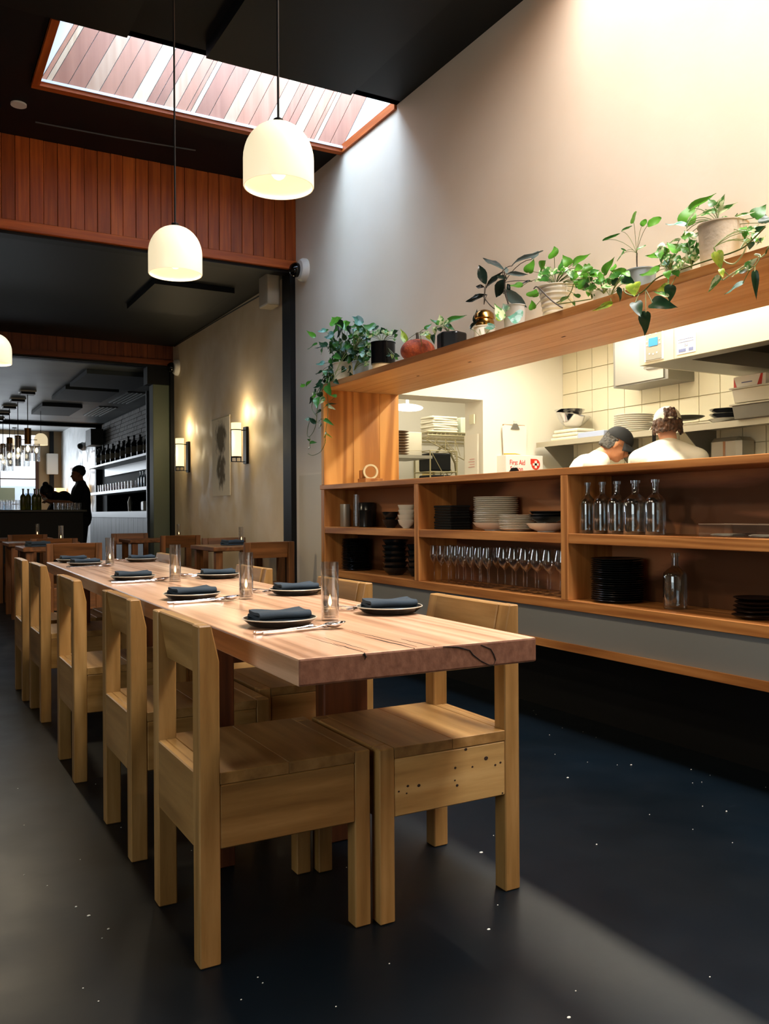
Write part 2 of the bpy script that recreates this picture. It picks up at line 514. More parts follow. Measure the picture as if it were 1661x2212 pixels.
# pale light line and cedar trim round the opening
B('trim', mat('pale_edge', '#d9dde6', 0.4), SKX0, SKX1, SKY1 - 0.016, SKY1 - 0.007, CZ - 0.006, CZ + 0.012, shaft)
for a in ((SKX0 - 0.045, SKX1 + 0.02, SKY1 - 0.0, SKY1 + 0.06),):
    B('trim', CEDAR['x'], *a, CZ - 0.03, CZ + 0.0, shaft)
for a in ((SKX0 - 0.045, SKX0, SKY0 - 0.02, SKY1), (SKX1 - 0.0, SKX1 + 0.02, SKY0, SKY1)):
    B('trim', CEDAR['y'], *a, CZ - 0.03, CZ + 0.03, shaft)
# ---- second skylight shaft (above, out of the frame)
s2 = MB()
s2.box(S2X0 - 0.05, S2X0, S2Y0, S2Y1, CZ, CZ + 1.3).box(S2X1, S2X1 + 0.05, S2Y0, S2Y1, CZ, CZ + 1.3)
s2.box(S2X0 - 0.05, S2X1 + 0.05, S2Y1, S2Y1 + 0.05, CZ, CZ + 1.3).box(S2X0 - 0.05, S2X1 + 0.05, S2Y0 - 0.05, S2Y0, CZ, CZ + 1.3)
structure(s2.build('skylight_shaft', mat('shaft_wood', '#b98a5c', 0.6)))
# recessed ceiling spot
sp = structure(MB().lathe([(0.052, 0), (0.052, 0.012), (0.03, 0.014)], 24).build('ceiling_spot', WHITEP, loc=(0.717, 6.42, CZ - 0.014)))
structure(MB().tube([(0.85, 6.62, CZ - 0.02), (1.4, 6.58, CZ - 0.03), (2.0, 6.55, CZ - 0.02)], 0.006).build('ceiling_cable', mat('cable_grey', '#4a4c4c', 0.5)))

# ---- the long right wall (cream) with the pass opening
WX = 3.02
wr = MB()
wr.box(WX, 3.34, -3.2, 7.0, 1.96, CZ)            # above the opening
wr.box(WX, 3.34, 5.80, 7.0, 0, 1.96)             # far side of the opening
wr.box(WX, 3.34, -3.2, 1.0, 0, 1.96)             # near side
wr.box(WX, 3.34, 1.0, 5.80, 0.585, 1.218)
wallr = structure(wr.build('wall_right', WALL))
structure(B('wall_right_base', BLACK, WX - 0.004, 3.34, 1.0, 5.80, 0, 0.58))
structure(B('trim_base', SHW['y'], 2.738, 2.79, 1.0, 5.82, 0.388, 0.425))
structure(B('wall_right_panel', GREYW, 2.75, 2.775, 1.0, 5.82, 0.425, 0.584))
# wainscot sheet beyond the shelves
structure(B('wall_right_sheet', mat('pale_sheet', '#d9cab0', 0.5), WX - 0.006, WX, 5.84, 6.92, 0.02, 1.37))
# wall of the second bay, burnished plaster
structure(B('wall_right_far', PL, WX, 3.3, 7.0, 10.95, 0, 3.3))
structure(B('trim_post', BLACK, WX - 0.05, WX + 0.02, 6.99, 7.17, 0, 3.17))
lw_ = MB().box(-2.4, -2.3, -3.2, -0.2, 0, CZ).box(-2.4, -2.3, 2.0, 25, 0, CZ).box(-2.4, -2.3, -0.2, 2.0, 0, 0.8).box(-2.4, -2.3, -0.2, 2.0, 2.3, CZ)
structure(lw_.build('wall_left', mat('left_wall', '#8f7f6c', 0.7)))
structure(B('wall_back', mat('back_wall', '#8f7f6c', 0.7), -2.4, 3.4, -3.2, -3.1, 0, CZ))

# ---- first beam clad in cedar boards
structure(B('beam_core', BLACK, -2.3, WX, 7.0, 7.2, 3.175, CZ))
bm1 = structure(B('beam_1', CEDAR['x'], -2.3, WX, 6.985, 7.0, 3.17, CZ))
xx = -2.3
i = 0
while xx < WX:
    w = (0.098, 0.1, 0.094, 0.102)[i % 4]
    x2 = min(xx + w, WX)
    o = B('plank', CEDAR['z'], xx + 0.0015, x2 - 0.0015, 6.970 - 0.002 * (i % 3), 6.988, 3.24, CZ, bevel=0.002)
    o.parent = bm1; o.matrix_parent_inverse = bm1.matrix_world.inverted()
    o.location = Vector(o.location) - Vector(bm1.location) ; o.matrix_parent_inverse.identity()
    xx = x2; i += 1
o = B('trim', CEDAR['x'], -2.3, WX, 6.945, 6.99, 3.165, 3.24, bevel=0.004); o.parent = bm1; o.location = Vector(o.location) - Vector(bm1.location)
structure(B('trim_beam', BLACK, -2.3, WX, 6.98, 7.10, 3.14, 3.17))
# ---- bay 2 ceiling
structure(B('ceiling_bay_2', CEIL2, -2.4, 3.3, 7.10, 10.95, 3.17, 3.30))
structure(B('ceiling_panel', BLACK, 2.0, 2.75, 7.8, 8.9, 3.12, 3.17))
# ---- second beam
bm2 = structure(B('beam_2', CEDARD['x'], -2.3, WX, 10.915, 10.95, 2.93, 3.18))
structure(B('beam_core', BLACK, -2.3, WX, 10.95, 11.1, 2.90, 3.2))
xx = -2.3; i = 0
while xx < WX:
    x2 = min(xx + 0.098, WX)
    o = B('plank', CEDARD['z'], xx + 0.0015, x2 - 0.0015, 10.90 - 0.002 * (i % 2), 10.92, 2.985, 3.18)
    o.parent = bm2; o.location = Vector(o.location) - Vector(bm2.location)
    xx = x2; i += 1
o = B('trim', CEDARD['x'], -2.3, WX, 10.885, 10.92, 2.925, 2.985); o.parent = bm2; o.location = Vector(o.location) - Vector(bm2.location)
structure(B('trim_beam', BLACK, -2.3, WX, 10.92, 11.0, 2.90, 2.925))
structure(B('trim_post', BLACK, 2.975, 3.05, 10.86, 11.1, 0, 2.93))
structure(B('column', GREEN_, 2.77, 2.975, 10.93, 11.12, 0, 2.68, bevel=0.004))
structure(B('column_head', BLACK, 2.70, 3.05, 10.93, 11.12, 2.68, 2.93))
# ---- bay 3 (bar) and bay 4 (street front)
structure(B('ceiling_bay_3', CEIL3, -2.4, 3.9, 11.1, 18.8, 2.93, 3.05))
structure(B('ceiling_bay_4', mat('ceiling_pale', '#8d9091', 0.5), -2.4, 3.9, 18.8, 24.5, 3.24, 3.35))
structure(B('beam_3', BLACK, -2.4, 3.73, 18.8, 18.92, 2.86, 3.24))
structure(B('trim_post', BLACK, 3.56, 3.73, 18.8, 18.92, 0, 2.93))
structure(B('beam_4', BLACK, -0.5, 2.4, 21.2, 21.28, 3.12, 3.24))
structure(B('wall_right_street', PLW, 3.73, 3.9, 18.8, 24.5, 0, 3.24))
bwall = structure(B('wall_right_bar', mat('mortar_grey', '#55585a', 0.85), 3.68, 3.8, 11.1, 18.8, 0, 2.93))
structure(B('wall_right_return', BLACK, 3.02, 3.8, 11.0, 11.12, 0, 2.93))
# bricks above the bottle shelf
bme = MB().box(-0.012, 0.012, -0.104, 0.104, -0.0325, 0.0325).build('brick', BRICKM, bwall, bevel=0)
bme.location = (0, 0, 0)
first = True
for r in range(12):
    z = 2.05 + 0.075 * r
    for c in range(22):
        y = 14.05 + 0.22 * c + (0.11 if r % 2 else 0)
        if y > 18.7: continue
        if first: b_ = bme; first = False
        else:
            b_ = bme.copy(); COL.objects.link(b_)
        b_.parent = bwall
        b_.location = Vector((3.676 - random.random() * 0.006, y, z)) - Vector(bwall.location)

# ---- street wall with window
FY = 24.4
FRM = mat('window_frame_brown', '#4a2a18', 0.5)
fw = MB()
fw.box(3.16, 3.73, FY, FY + 0.15, 0, 3.24)
fw.box(-2.4, 3.16, FY, FY + 0.15, 0, 0.75)
fw.box(-2.4, 3.16, FY, FY + 0.15, 2.70, 2.86)
fw.box(-2.4, 3.16, FY, FY + 0.15, 3.14, 3.24)
structure(fw.build('wall_street', mat('street_wall_tan', '#a08a6a', 0.7)))
structure(B('trim_post', BLACK, 3.43, 3.53, FY - 0.08, FY + 0.02, 0, 3.24))
wi = MB()
for a in ((3.08, 3.16, 0.75, 2.72), (2.17, 2.23, 0.75, 2.70), (1.2, 1.26, 0.75, 2.70), (0.2, 0.26, 0.75, 2.7), (-0.8, -0.74, 0.75, 2.7)):
    wi.box(a[0], a[1], FY - 0.03, FY + 0.06, a[2], a[3])
wi.box(-2.4, 3.16, FY - 0.03, FY + 0.06, 2.66, 2.72).box(-2.4, 3.16, FY - 0.03, FY + 0.06, 0.75, 0.82)
wi.box(-2.4, 3.1, FY - 0.01, FY + 0.03, 1.96, 1.99).box(-2.4, 3.1, FY - 0.01, FY + 0.03, 1.30, 1.325)
win = structure(wi.build('window_1', FRM))
B('pane', glass('window_glass', refl=0.04, tr=0.98), -2.4, 3.1, FY + 0.01, FY + 0.016, 0.8, 2.68, win)
B('pane', glass('transom_glass', refl=0.04, tr=0.98), -2.4, 3.08, FY + 0.05, FY + 0.056, 2.86, 3.14, win)
# street outside: pavement and a pale building opposite
structure(B('ground_street', mat('pavement', '#a9abad', 0.8), -12, 16, 24.6, 40, -0.06, 0.0))
structure(B('wall_opposite', mat('facade_pale', '#c7cdd2', 0.8), -14, 18, 38, 38.3, 0, 2.2))
for i, x in enumerate((-0.2, 2.4, 4.4)):
    structure(B('window_opposite', mat('dark_shopfront_%d' % i, '#5d7486', 0.3), x, x + 1.5, 37.9, 38.0, 0.4, 1.9))

# ---- kitchen shell
kw = MB()
kw.box(4.24, 5.3, 5.9, 6.16, 0, 2.9).box(3.34, 4.24, 5.9, 6.16, 1.98, 2.9).box(3.34, 3.345, 5.9, 6.16, 0, 2.0)
structure(kw.build('wall_kitchen_end', KWHITE))
tw = structure(B('wall_kitchen_tiled', GROUT, 5.115, 5.25, 0.5, 5.9, 0, 2.9))
structure(B('wall_kitchen_near', KWHITE, 3.34, 5.2, 0.4, 0.5, 0, 2.9))
structure(B('wall_kitchen_inner', KWHITE, 3.34, 3.352, 0.5, 5.9, 1.96, 2.9))
structure(B('ceiling_kitchen', KWHITE, 3.34, 5.25, 0.5, 5.9, 2.5, 2.6))
structure(B('wall_back_room_end', KWHITE, 3.34, 6.0, 8.2, 8.3, 0, 2.75))
structure(B('wall_back_room_side', KWHITE, 5.95, 6.05, 6.16, 8.2, 0, 2.75))
structure(B('wall_back_room_left', KWHITE, 3.30, 3.35, 6.16, 8.2, 0, 2.75))
structure(B('wall_back_room_near', KWHITE, 5.3, 6.05, 6.06, 6.16, 0, 2.75))
structure(B('ceiling_back_room', KWHITE, 3.3, 6.05, 6.16, 8.2, 2.66, 2.75))
TS = 0.187
tile = MB().box(-0.006, 0.006, -TS / 2 + 0.0028, TS / 2 - 0.0028, -TS / 2 + 0.0028, TS / 2 - 0.0028).build('tile', TILE, tw)
first = True
for r in range(10):
    for c in range(20):
        y = 5.9 - TS / 2 - c * TS; z = 1.885 - TS / 2 + TS * (r - 4)
        if first: t_ = tile; first = False
        else:
            t_ = tile.copy(); COL.objects.link(t_)
        t_.parent = tw
        t_.location = Vector((5.109, y, z)) - Vector(tw.location)

# ================================================================== chairs
def make_chair(name, W, lit_apron=False):
    """x forward (back of the chair at x=0), y across from 0 to -? centred; origin on the floor at the middle"""
    t = empty(name)
    D, H, S, WD = 0.445, 0.79, 0.446, 0.415
    h = WD / 2; P = 0.05
    def box(nm, ax, x0, x1, y0, y1, z0, z1, m_=None, bev=0.003):
        return B(nm, m_ or W[ax], x0, x1, y0, y1, z0, z1, t, bevel=bev)
    for s in (-1, 1):
        ya, yb = (-h, -h + P) if s < 0 else (h - P, h)
        mb = MB().prism([(0, 0), (P, 0), (P, H - 0.085), (P * 0.62, H), (0, H)], ya, yb, 'y')
        mb.build('leg', W['z'], t, bevel=0.003)
        box('leg', 'z', D - 0.044, D, *((-h, -h + 0.045) if s < 0 else (h - 0.045, h)), 0, S)
    # backrest board, leaning towards the sitter at its lower edge
    MB().prism([(0.004, H), (0.036, H), (0.060, 0.668), (0.026, 0.662)], -h + P, h - P, 'y').build('backrest', W['y'], t, bevel=0.003)
    # seat boards
    box('seat_board', 'y', P + 0.0003, 0.2225, -h, h, S - 0.028, S, None, 0.0012)
    box('seat_board', 'y', 0.2228, D - 0.0443, -h, h, S - 0.028, S, None, 0.0012)
    box('seat_board', 'y', 0.02, P, -h + P, h - P, S - 0.028, S)
    box('seat_board', 'y', D - 0.044, D, -h + 0.045, h - 0.045, S - 0.028, S)
    # aprons
    for s in (-1, 1):
        ya, yb = (-h + 0.0005, -h + 0.022) if s < 0 else (h - 0.022, h - 0.0005)
        box('apron', 'x', P, D - 0.044, ya, yb, 0.268, S - 0.029, CH_LIT if (lit_apron and s > 0) else None)
    box('apron', 'y', 0.0005, 0.022, -h + P, h - P, 0.268, S - 0.0005)
    box('apron', 'y', D - 0.022, D - 0.0005, -h + 0.045, h - 0.045, 0.268, S - 0.029)
    return t


pale = make_chair('dining_chair', CH)
knot = make_chair('dining_chair', CH, True)
darkc = make_chair('dining_chair', CD)
_used = set()


def put_chair(src, x, y, rz, label, group, sc=1.0):
    if src.name in _used: t = copy_tree(src)
    else: t = src; _used.add(src.name)
    t.location = (x, y, 0); t.rotation_euler = (0, 0, rz); t.scale = (sc, sc, sc)
    tag(t, label, 'chair', group)
    return t


LG = 'pale wooden chairs along the left side of the long table'
RG = 'pale wooden chairs along the right side of the long table'
for (y, lab, dx, rz) in ((2.148, 'pale wooden block chair nearest the camera, left side of the long table', 0.0, 0.0),
                     (2.848, 'second pale wooden chair from the camera in the left row of the long table', 0.004, 0.0),
                     (3.735, 'third pale wooden chair in the left row, with an orange-toned rear leg', -0.012, 0.0),
                     (4.84, 'fourth pale wooden chair in the left row of the long table', 0.01, 0.01),
                     (5.43, 'farthest and leftmost pale chair in the left row of the long table', -0.005, -0.01)):
    put_chair(pale, 0.592 + dx, y, rz, lab, LG)
put_chair(knot, 1.498, 2.128, PI, 'pale wooden chair at the near right of the long table with dark knots', RG)
KNM = mat('knot_dark', '#2c1708', 0.7)
for (cx, cy, r_) in ((1255, 738, 5.5), (1160, 792, 2.6), (1320, 785, 3), (1357, 770, 3), (1043, 795, 3.2), (1055, 915, 3.6), (733, 905, 3.2), (803, 905, 4), (676, 940, 2.4), (725, 955, 2.2), (1115, 672, 4), (1040, 880, 2.2), (1370, 975, 2.2)):
    f_ = (cx - 650) / 740; top_ = 715 - 90 * f_; bot_ = 1115 - 130 * f_
    lx, lz = 0.401 - f_ * 0.351, 0.417 - 0.148 * (cy - top_) / (bot_ - top_)
    MB().lathe([(0.001 * r_, 0), (0.0009 * r_, 0.0006), (0.0002, 0.0007)], 12, Matrix.Translation((lx, 0.2070, lz)) @ Matrix.Rotation(-PI / 2, 4, 'X'), sx=1.25).build('knot', KNM, knot)
for (y, lab) in ((3.00, 'second pale wooden chair from the camera in the right row of the long table'),
                 (3.98, 'third pale wooden chair in the right row, below the dark table by the wall'),
                 (5.55, 'farthest pale wooden chair in the right row of the long table')):
    put_chair(pale, 1.508, y, PI, lab, RG)

DG = 'dark wooden chairs at the small tables'
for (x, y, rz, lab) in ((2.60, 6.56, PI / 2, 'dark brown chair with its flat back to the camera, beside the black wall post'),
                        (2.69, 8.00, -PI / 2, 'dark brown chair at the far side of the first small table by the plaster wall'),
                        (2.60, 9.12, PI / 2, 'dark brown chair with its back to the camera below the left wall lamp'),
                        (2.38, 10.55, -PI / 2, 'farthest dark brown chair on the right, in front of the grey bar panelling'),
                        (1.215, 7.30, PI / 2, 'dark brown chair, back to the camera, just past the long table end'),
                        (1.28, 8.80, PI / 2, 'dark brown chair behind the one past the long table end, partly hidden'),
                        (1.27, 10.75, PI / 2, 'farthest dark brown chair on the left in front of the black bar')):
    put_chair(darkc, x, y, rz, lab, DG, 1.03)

# ================================================================== the long table
tb = empty('long_table', (1.045, 1.68, 0), -0.0195)
tag(tb, 'long thick-slab wooden dining table laid with plates and candles', 'table')
TZ = 0.74
TLn = 4.25
sl = MB()
hw = 0.315
# slab as two boards with softened, slightly chipped near end
def slab(x0, x1, nm):
    mb = MB()
    n = 26; sect = []
    pts = [(x0, TZ - 0.06), (x1, TZ - 0.06), (x1, TZ), (x0, TZ)]
    mb.prism([(x0, TZ - 0.06), (x1, TZ - 0.06), (x1, TZ), (x0, TZ)], 0, TLn, 'y')
    return mb.build(nm, None, tb, bevel=0.005, seg=2)
s_ = slab(-hw, hw, 'tabletop')
s_.data.materials.append(TT); s_.data.materials.append(TE)
for p in s_.data.polygons:
    if abs(p.normal.y) > 0.9: p.material_index = 1
CRK = mat('dark_crack', '#140c07', 0.9)
mb = MB()
# branching crack across the near end grain
mb.tube([(0.045, -0.0005, TZ - 0.002), (0.085, -0.001, TZ - 0.006), (0.118, -0.001, TZ - 0.016), (0.128, -0.001, TZ - 0.028), (0.150, -0.001, TZ - 0.044), (0.172, -0.001, TZ - 0.055), (0.185, -0.001, TZ - 0.058)], [0.001, 0.0015, 0.0012, 0.0014, 0.001, 0.001, 0.0008], 5)
mb.tube([(0.150, -0.001, TZ - 0.006), (0.168, -0.001, TZ - 0.014), (0.178, -0.001, TZ - 0.018), (0.187, -0.001, TZ - 0.032), (0.192, -0.001, TZ - 0.045), (0.185, -0.001, TZ - 0.058)], [0.0008, 0.0012, 0.001, 0.0013, 0.001, 0.0008], 5)
mb.tube([(-0.16, -0.001, TZ - 0.001), (-0.155, -0.001, TZ - 0.009), (-0.158, -0.001, TZ - 0.014)], [0.003, 0.002, 0.001], 5)
mb.build('crack', CRK, tb)
mb = MB()
# dark weathered splits running back from the near end
for (xa, ya, xb, yb, w) in ((-0.03, 0.0, -0.045, 0.22, 0.006), (-0.012, 0.02, -0.03, 0.33, 0.0035), (-0.155, 0.0, -0.16, 0.16, 0.004),
                            (-0.135, 0.03, -0.14, 0.26, 0.0025), (-0.165, 0.10, -0.17, 0.30, 0.002), (0.02, 0.0, 0.012, 0.14, 0.003), (-0.02, 0.3, -0.2, 1.5, 0.0008)):
    n = 7; top = []
    L_ = []; R_ = []
    for i in range(n):
        t = i / (n - 1); cx = xa + (xb - xa) * t + 0.0016 * math.sin(i * 2.3 + xa * 90); yy = ya + (yb - ya) * t
        ww = w * math.sin(PI * min(1, (1 - t) * 0.9 + 0.05))
        L_.append((cx - ww / 2, yy)); R_.append((cx + ww / 2, yy))
    mb.prism(L_ + R_[::-1], TZ - 0.001, TZ + 0.0003, 'z')
mb.build('split', CRK, tb)
for (x0, x1, y0) in ((-0.255, -0.20, 0.78), (0.10, 0.255, 0.80), (-0.255, -0.20, 3.3), (0.10, 0.255, 3.3)):
    B('leg', TL_, x0, x1, y0, y0 + 0.07, 0, TZ - 0.06, tb, bevel=0.004)
B('stretcher', TL_, -0.255, 0.255, 0.80, 0.83, 0.60, TZ - 0.06, tb)

def small_table(x0, x1, y0, y1, label):
    t = empty('small_table', ((x0 + x1) / 2, (y0 + y1) / 2, 0))
    tag(t, label, 'table', 'small dark tables in the back')
    a, b = (x1 - x0) / 2, (y1 - y0) / 2
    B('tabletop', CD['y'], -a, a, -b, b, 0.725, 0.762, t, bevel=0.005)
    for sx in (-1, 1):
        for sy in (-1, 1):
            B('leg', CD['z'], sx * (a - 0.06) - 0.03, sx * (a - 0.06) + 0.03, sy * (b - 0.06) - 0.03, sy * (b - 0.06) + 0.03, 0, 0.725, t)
    return t
small_table(2.28, 2.97, 7.03, 7.70, 'dark small table against the plaster wall, nearest of the right ones')
small_table(2.18, 2.90, 9.62, 10.2, 'small dark table in front of the green-grey column')
small_table(0.90, 1.55, 7.95, 8.55, 'small table just beyond the long table, its pale corner showing')
small_table(0.92, 1.60, 9.30, 9.95, 'small table in the left row, second from the bar')
small_table(0.95, 1.60, 11.1, 11.7, 'small table in the left row, nearest to the bar')

# ================================================================== tableware
FLAME = mat('candle_flame', '#ffb45a', 0.5, emit='#ffcf8a', estr=9)
WAX = mat('candle_wax', '#f6e6c8', 0.5)
def candle(x, y, z, label, group, sc=1.0):
    t = empty('candle_glass', (x, y, z)); t.scale = (sc, sc, sc)
    tag(t, label, 'candle', group)
    r = 0.0255
    MB().lathe([(r - 0.001, 0.0), (r, 0.002), (r, 0.168), (r - 0.0016, 0.168), (r - 0.0016, 0.008), (0.0005, 0.008)], 28, cap1=False).build('tumbler', GLT, t, smooth=True)
    MB().lathe([(0.0185, 0.0085), (0.0215, 0.012), (0.0215, 0.058), (0.0203, 0.058), (0.0203, 0.016), (0.0005, 0.016)], 24, cap1=False).build('votive_cup', GLT, t, smooth=True)
    MB().lathe([(0.0190, 0.016), (0.0190, 0.034), (0.002, 0.035), (0.001, 0.041)], 20).build('candle_wax', WAX, t, smooth=True)
    MB().lathe([(0.0004, 0.040), (0.0045, 0.046), (0.0055, 0.052), (0.003, 0.062), (0.0004, 0.072)], 10).build('flame', FLAME, t, smooth=True)
    l = point('candle_light', (x, y, z + 0.052 * sc), 0.16, (1.0, 0.62, 0.28), 0.004)
    return t
ROT = -0.0195
def onT(lx, ly):
    c, s = math.cos(ROT), math.sin(ROT)
    return (1.045 + lx * c - ly * s, 1.68 + lx * s + ly * c)
CG = 'candle glasses on the long table'
candle(1.072, 2.245, TZ, 'tall clear candle glass nearest the camera on the long table', CG)
candle(1.078, 2.955, TZ, 'tall candle glass second from the camera on the long table', CG)
candle(1.080, 3.885, TZ, 'tall candle glass third from the camera on the long table', CG)
candle(1.075, 5.27, TZ, 'tall candle glass at the far end of the long table', CG)
CG2 = 'candle glasses on the small tables'
candle(2.72, 7.57, 0.762, 'small lit candle glass on the first table by the plaster wall', CG2, 0.95)
candle(2.86, 10.12, 0.762, 'small lit candle glass in front of the green-grey column', CG2, 0.95)
candle(1.42, 9.35, 0.762, 'small lit candle glass to the right of the pair in front of the black bar', CG2, 1.0)
candle(1.45, 11.35, 0.762, 'small lit candle glass to the left of the pair in front of the black bar', CG2, 1.0)

NAP = mat('napkin_slate', '#2c3a46', 0.9, bump=0.25, bscale=600)
RIM = mat('plate_rim', '#b9b2a2', 0.3)
def plate_mesh(r, m_, nm, parent):
    pr = [(0.001, 0.0), (r * 0.62, 0.0), (r * 0.80, 0.004), (r * 0.97, 0.018), (r, 0.0205), (r * 0.985, 0.0225), (r * 0.94, 0.0195), (r * 0.72, 0.0075), (0.001, 0.006)]
    return MB().lathe(pr, 40, cap0=False, cap1=False).build(nm, m_, parent, smooth=True)
def ring_mesh(r, parent):
    pr = [(r * 1.0, 0.0200), (r * 1.012, 0.0215), (r * 0.995, 0.0235), (r * 0.975, 0.0225)]
    return MB().lathe(pr + [pr[0]], 40, cap0=False, cap1=False).build('rim', RIM, parent, smooth=True)
pl0 = empty('side_plate')
plate_mesh(0.1, DARKC, 'dish', pl0); ring_mesh(0.1, pl0)

def fold_profile(w, n=3, th=0.0075):
    """closed outline of a cloth folded back on itself n times, in (u, v)"""
    top = []
    pts = []
    # centre line
    cl = []
    for k in range(n):
        zc = th * 0.5 + k * (th + 0.0012)
        xs = (-w / 2, w / 2) if k % 2 == 0 else (w / 2, -w / 2)
        inset = 0.004 * k
        a, b = xs[0] * (1 - inset / w), xs[1] * (1 - inset / w)
        for i in range(9):
            t = i / 8
            cl.append((a + (b - a) * t, zc + 0.0012 * math.sin(t * 5 + k)))
        if k < n - 1:
            sgn = 1 if b > 0 else -1
            for i in range(1, 4):
                an = -PI / 2 + PI * i / 4
                cl.append((b + sgn * 0.5 * (th + 0.001) * math.cos(an), zc + (th + 0.0012) * (0.5 + 0.5 * math.sin(an))))
    L_, R_ = [], []
    for i, p in enumerate(cl):
        q0 = cl[max(i - 1, 0)]; q1 = cl[min(i + 1, len(cl) - 1)]
        dx, dz = q1[0] - q0[0], q1[1] - q0[1]; l = math.hypot(dx, dz) or 1
        nx, nz = -dz / l * th * 0.46, dx / l * th * 0.46
        L_.append((p[0] + nx, p[1] + nz)); R_.append((p[0] - nx, p[1] - nz))
    return L_ + R_[::-1]


def napkin_mesh():
    prof = fold_profile(0.084)
    m = len(prof); n = 12; L_ = 0.150
    vs = []; fs = []
    for j in range(n + 1):
        x = -L_ / 2 + L_ * j / n
        for (u, v) in prof:
            t = x / L_ + 0.5
            dv = 0.0016 * math.sin(t * 6.5 + u * 20) + 0.001 * math.cos(t * PI * 2) * (v / 0.03)
            e = 1.0 + 0.04 * math.sin(t * 9)
            vs.append((x, u * e, max(0.0005, v * 1.12 + dv * (v / 0.02))))
    for j in range(n):
        for i in range(m):
            k = (i + 1) % m
            fs.append((j * m + i, j * m + k, (j + 1) * m + k, (j + 1) * m + i))
    fs.append(tuple(range(m - 1, -1, -1))); fs.append(tuple(range(n * m, (n + 1) * m)))
    return MB().add(vs, fs)
nap0 = napkin_mesh().build('napkin', NAP, smooth=True, sharp=60)

# cutlery lies along +x from handle end (0,0)
sp0 = empty('spoon')
MB().tube([(0, 0, 0.004), (0.07, 0, 0.004), (0.14, 0, 0.006), (0.158, 0, 0.010), (0.170, 0, 0.009)], [0.0042, 0.0036, 0.0026, 0.0024, 0.004], 8).build('handle', CHROME, sp0, smooth=True)
bw = []
vs = []; fs = []
for j in range(7):
    for i in range(13):
        t = i / 12; u = j / 6 * 2 - 1
        x = 0.165 + 0.058 * t
        hwid = 0.0195 * math.sqrt(max(0, 1 - (2 * (t ** 0.85) - 1) ** 2)) + 0.0005
        dep = 0.011 * (1 - u * u) * (1 - (2 * t - 1) ** 2)
        vs.append((x, u * hwid, 0.0125 - dep + 0.004 * t))
for j in range(6):
    for i in range(12):
        fs.append((j * 13 + i, j * 13 + i + 1, (j + 1) * 13 + i + 1, (j + 1) * 13 + i))
ob = MB().add(vs, fs).build('bowl', CHROME, sp0, smooth=True)
md = ob.modifiers.new('t', 'SOLIDIFY'); md.thickness = 0.0012
fk0 = empty('fork')
MB().tube([(0, 0, 0.004), (0.08, 0, 0.004), (0.14, 0, 0.007), (0.155, 0, 0.009), (0.168, 0, 0.008)], [0.0042, 0.0036, 0.0028, 0.003, 0.006], 8).build('handle', CHROME, fk0, smooth=True)
mb = MB()
mb.box(0.160, 0.178, -0.011, 0.011, 0.006, 0.0078)
for k in range(4):
    yy = -0.0094 + k * 0.0063
    mb.tube([(0.176, yy, 0.007), (0.195, yy, 0.004), (0.212, yy, 0.009)], [0.0017, 0.0015, 0.0008], 5)
mb.build('tines', CHROME, fk0)
kn0 = empty('table_knife')
MB().tube([(0, 0, 0.0045), (0.06, 0, 0.0045), (0.115, 0, 0.0045)], [0.0045, 0.0042, 0.004], 8).build('handle', CHROME, kn0, smooth=True)
MB().prism([(0.11, -0.007), (0.20, -0.009), (0.225, -0.002), (0.222, 0.004), (0.11, 0.005)], 0.003, 0.0045, 'z').build('blade', CHROME, kn0)

_first = set()
def inst(src, loc, rz, label, cat, group, sc=(1, 1, 1)):
    if src.name in _first: t = copy_tree(src)
    else: t = src; _first.add(src.name)
    t.location = loc; t.rotation_euler = (0, 0, rz); t.scale = sc
    tag(t, label, cat, group); return t

SIDES = {
    'L': [(0.905, 2.215, 'nearest the camera, left side of long table'), (0.915, 3.07, 'second from camera, left side of long table'),
          (0.935, 4.07, 'third from camera, left side of long table'), (0.95, 5.36, 'fourth from camera, left side of long table'),
          (0.955, 5.80, 'farthest on the left side of long table')],
    'R': [(1.305, 2.31, 'nearest the camera, right side of long table'), (1.305, 3.03, 'second from camera, right side of long table'),
          (1.312, 3.98, 'third from camera, right side of long table'), (1.345, 5.62, 'farthest on the right side of long table')]}
for side, lst in SIDES.items():
    for i, (x, y, w) in enumerate(lst):
        rr = ROT + (0.06 if i % 2 else -0.08)
        inst(pl0, (x, y, TZ + 0.0005), rr, 'dark plate with a pale rim, ' + w, 'plate', 'side plates on the long table', (1.02, 0.98, 1))
        inst(nap0, (x, y + 0.002, TZ + 0.0135), rr + (0.1 if side == 'L' else -0.05), 'folded slate blue napkin, ' + w, 'napkin', 'folded napkins on the plates')
        if side == 'L' and i == 4: continue
        if side == 'L': bx, by, rz = x - 0.125, y - 0.155, ROT + 0.10
        else: bx, by, rz = x + 0.10, y + 0.150, PI + ROT + 0.08
        s = 1 if side == 'L' else -1
        c_, s__ = math.cos(rz), math.sin(rz)
        inst(fk0, (bx - 0.0, by + s * 0.026, TZ + 0.0006), rz - 0.03 * s, 'silver fork, setting ' + w, 'fork', 'forks on the long table')
        inst(kn0, (bx + 0.0, by + s * 0.012, TZ + 0.0006), rz - 0.01 * s, 'silver knife, setting ' + w, 'knife', 'knives on the long table')
        inst(sp0, (bx + s * 0.012, by - s * 0.008, TZ + 0.0008), rz + 0.02 * s, 'silver spoon, setting ' + w, 'spoon', 'spoons on the long table', (1.1, 1.1, 1.1))
# dark folded napkins on the far tables
for (x, y, lab) in ((2.58, 7.42, 'black napkin bundle on the first small table by the wall'), (1.05, 8.2, 'dark napkin on the small table just beyond the long table')):
    inst(nap0, (x, y, 0.763), 0.4, lab, 'napkin', 'dark napkins on the small tables', (1.2, 1.2, 1.6))

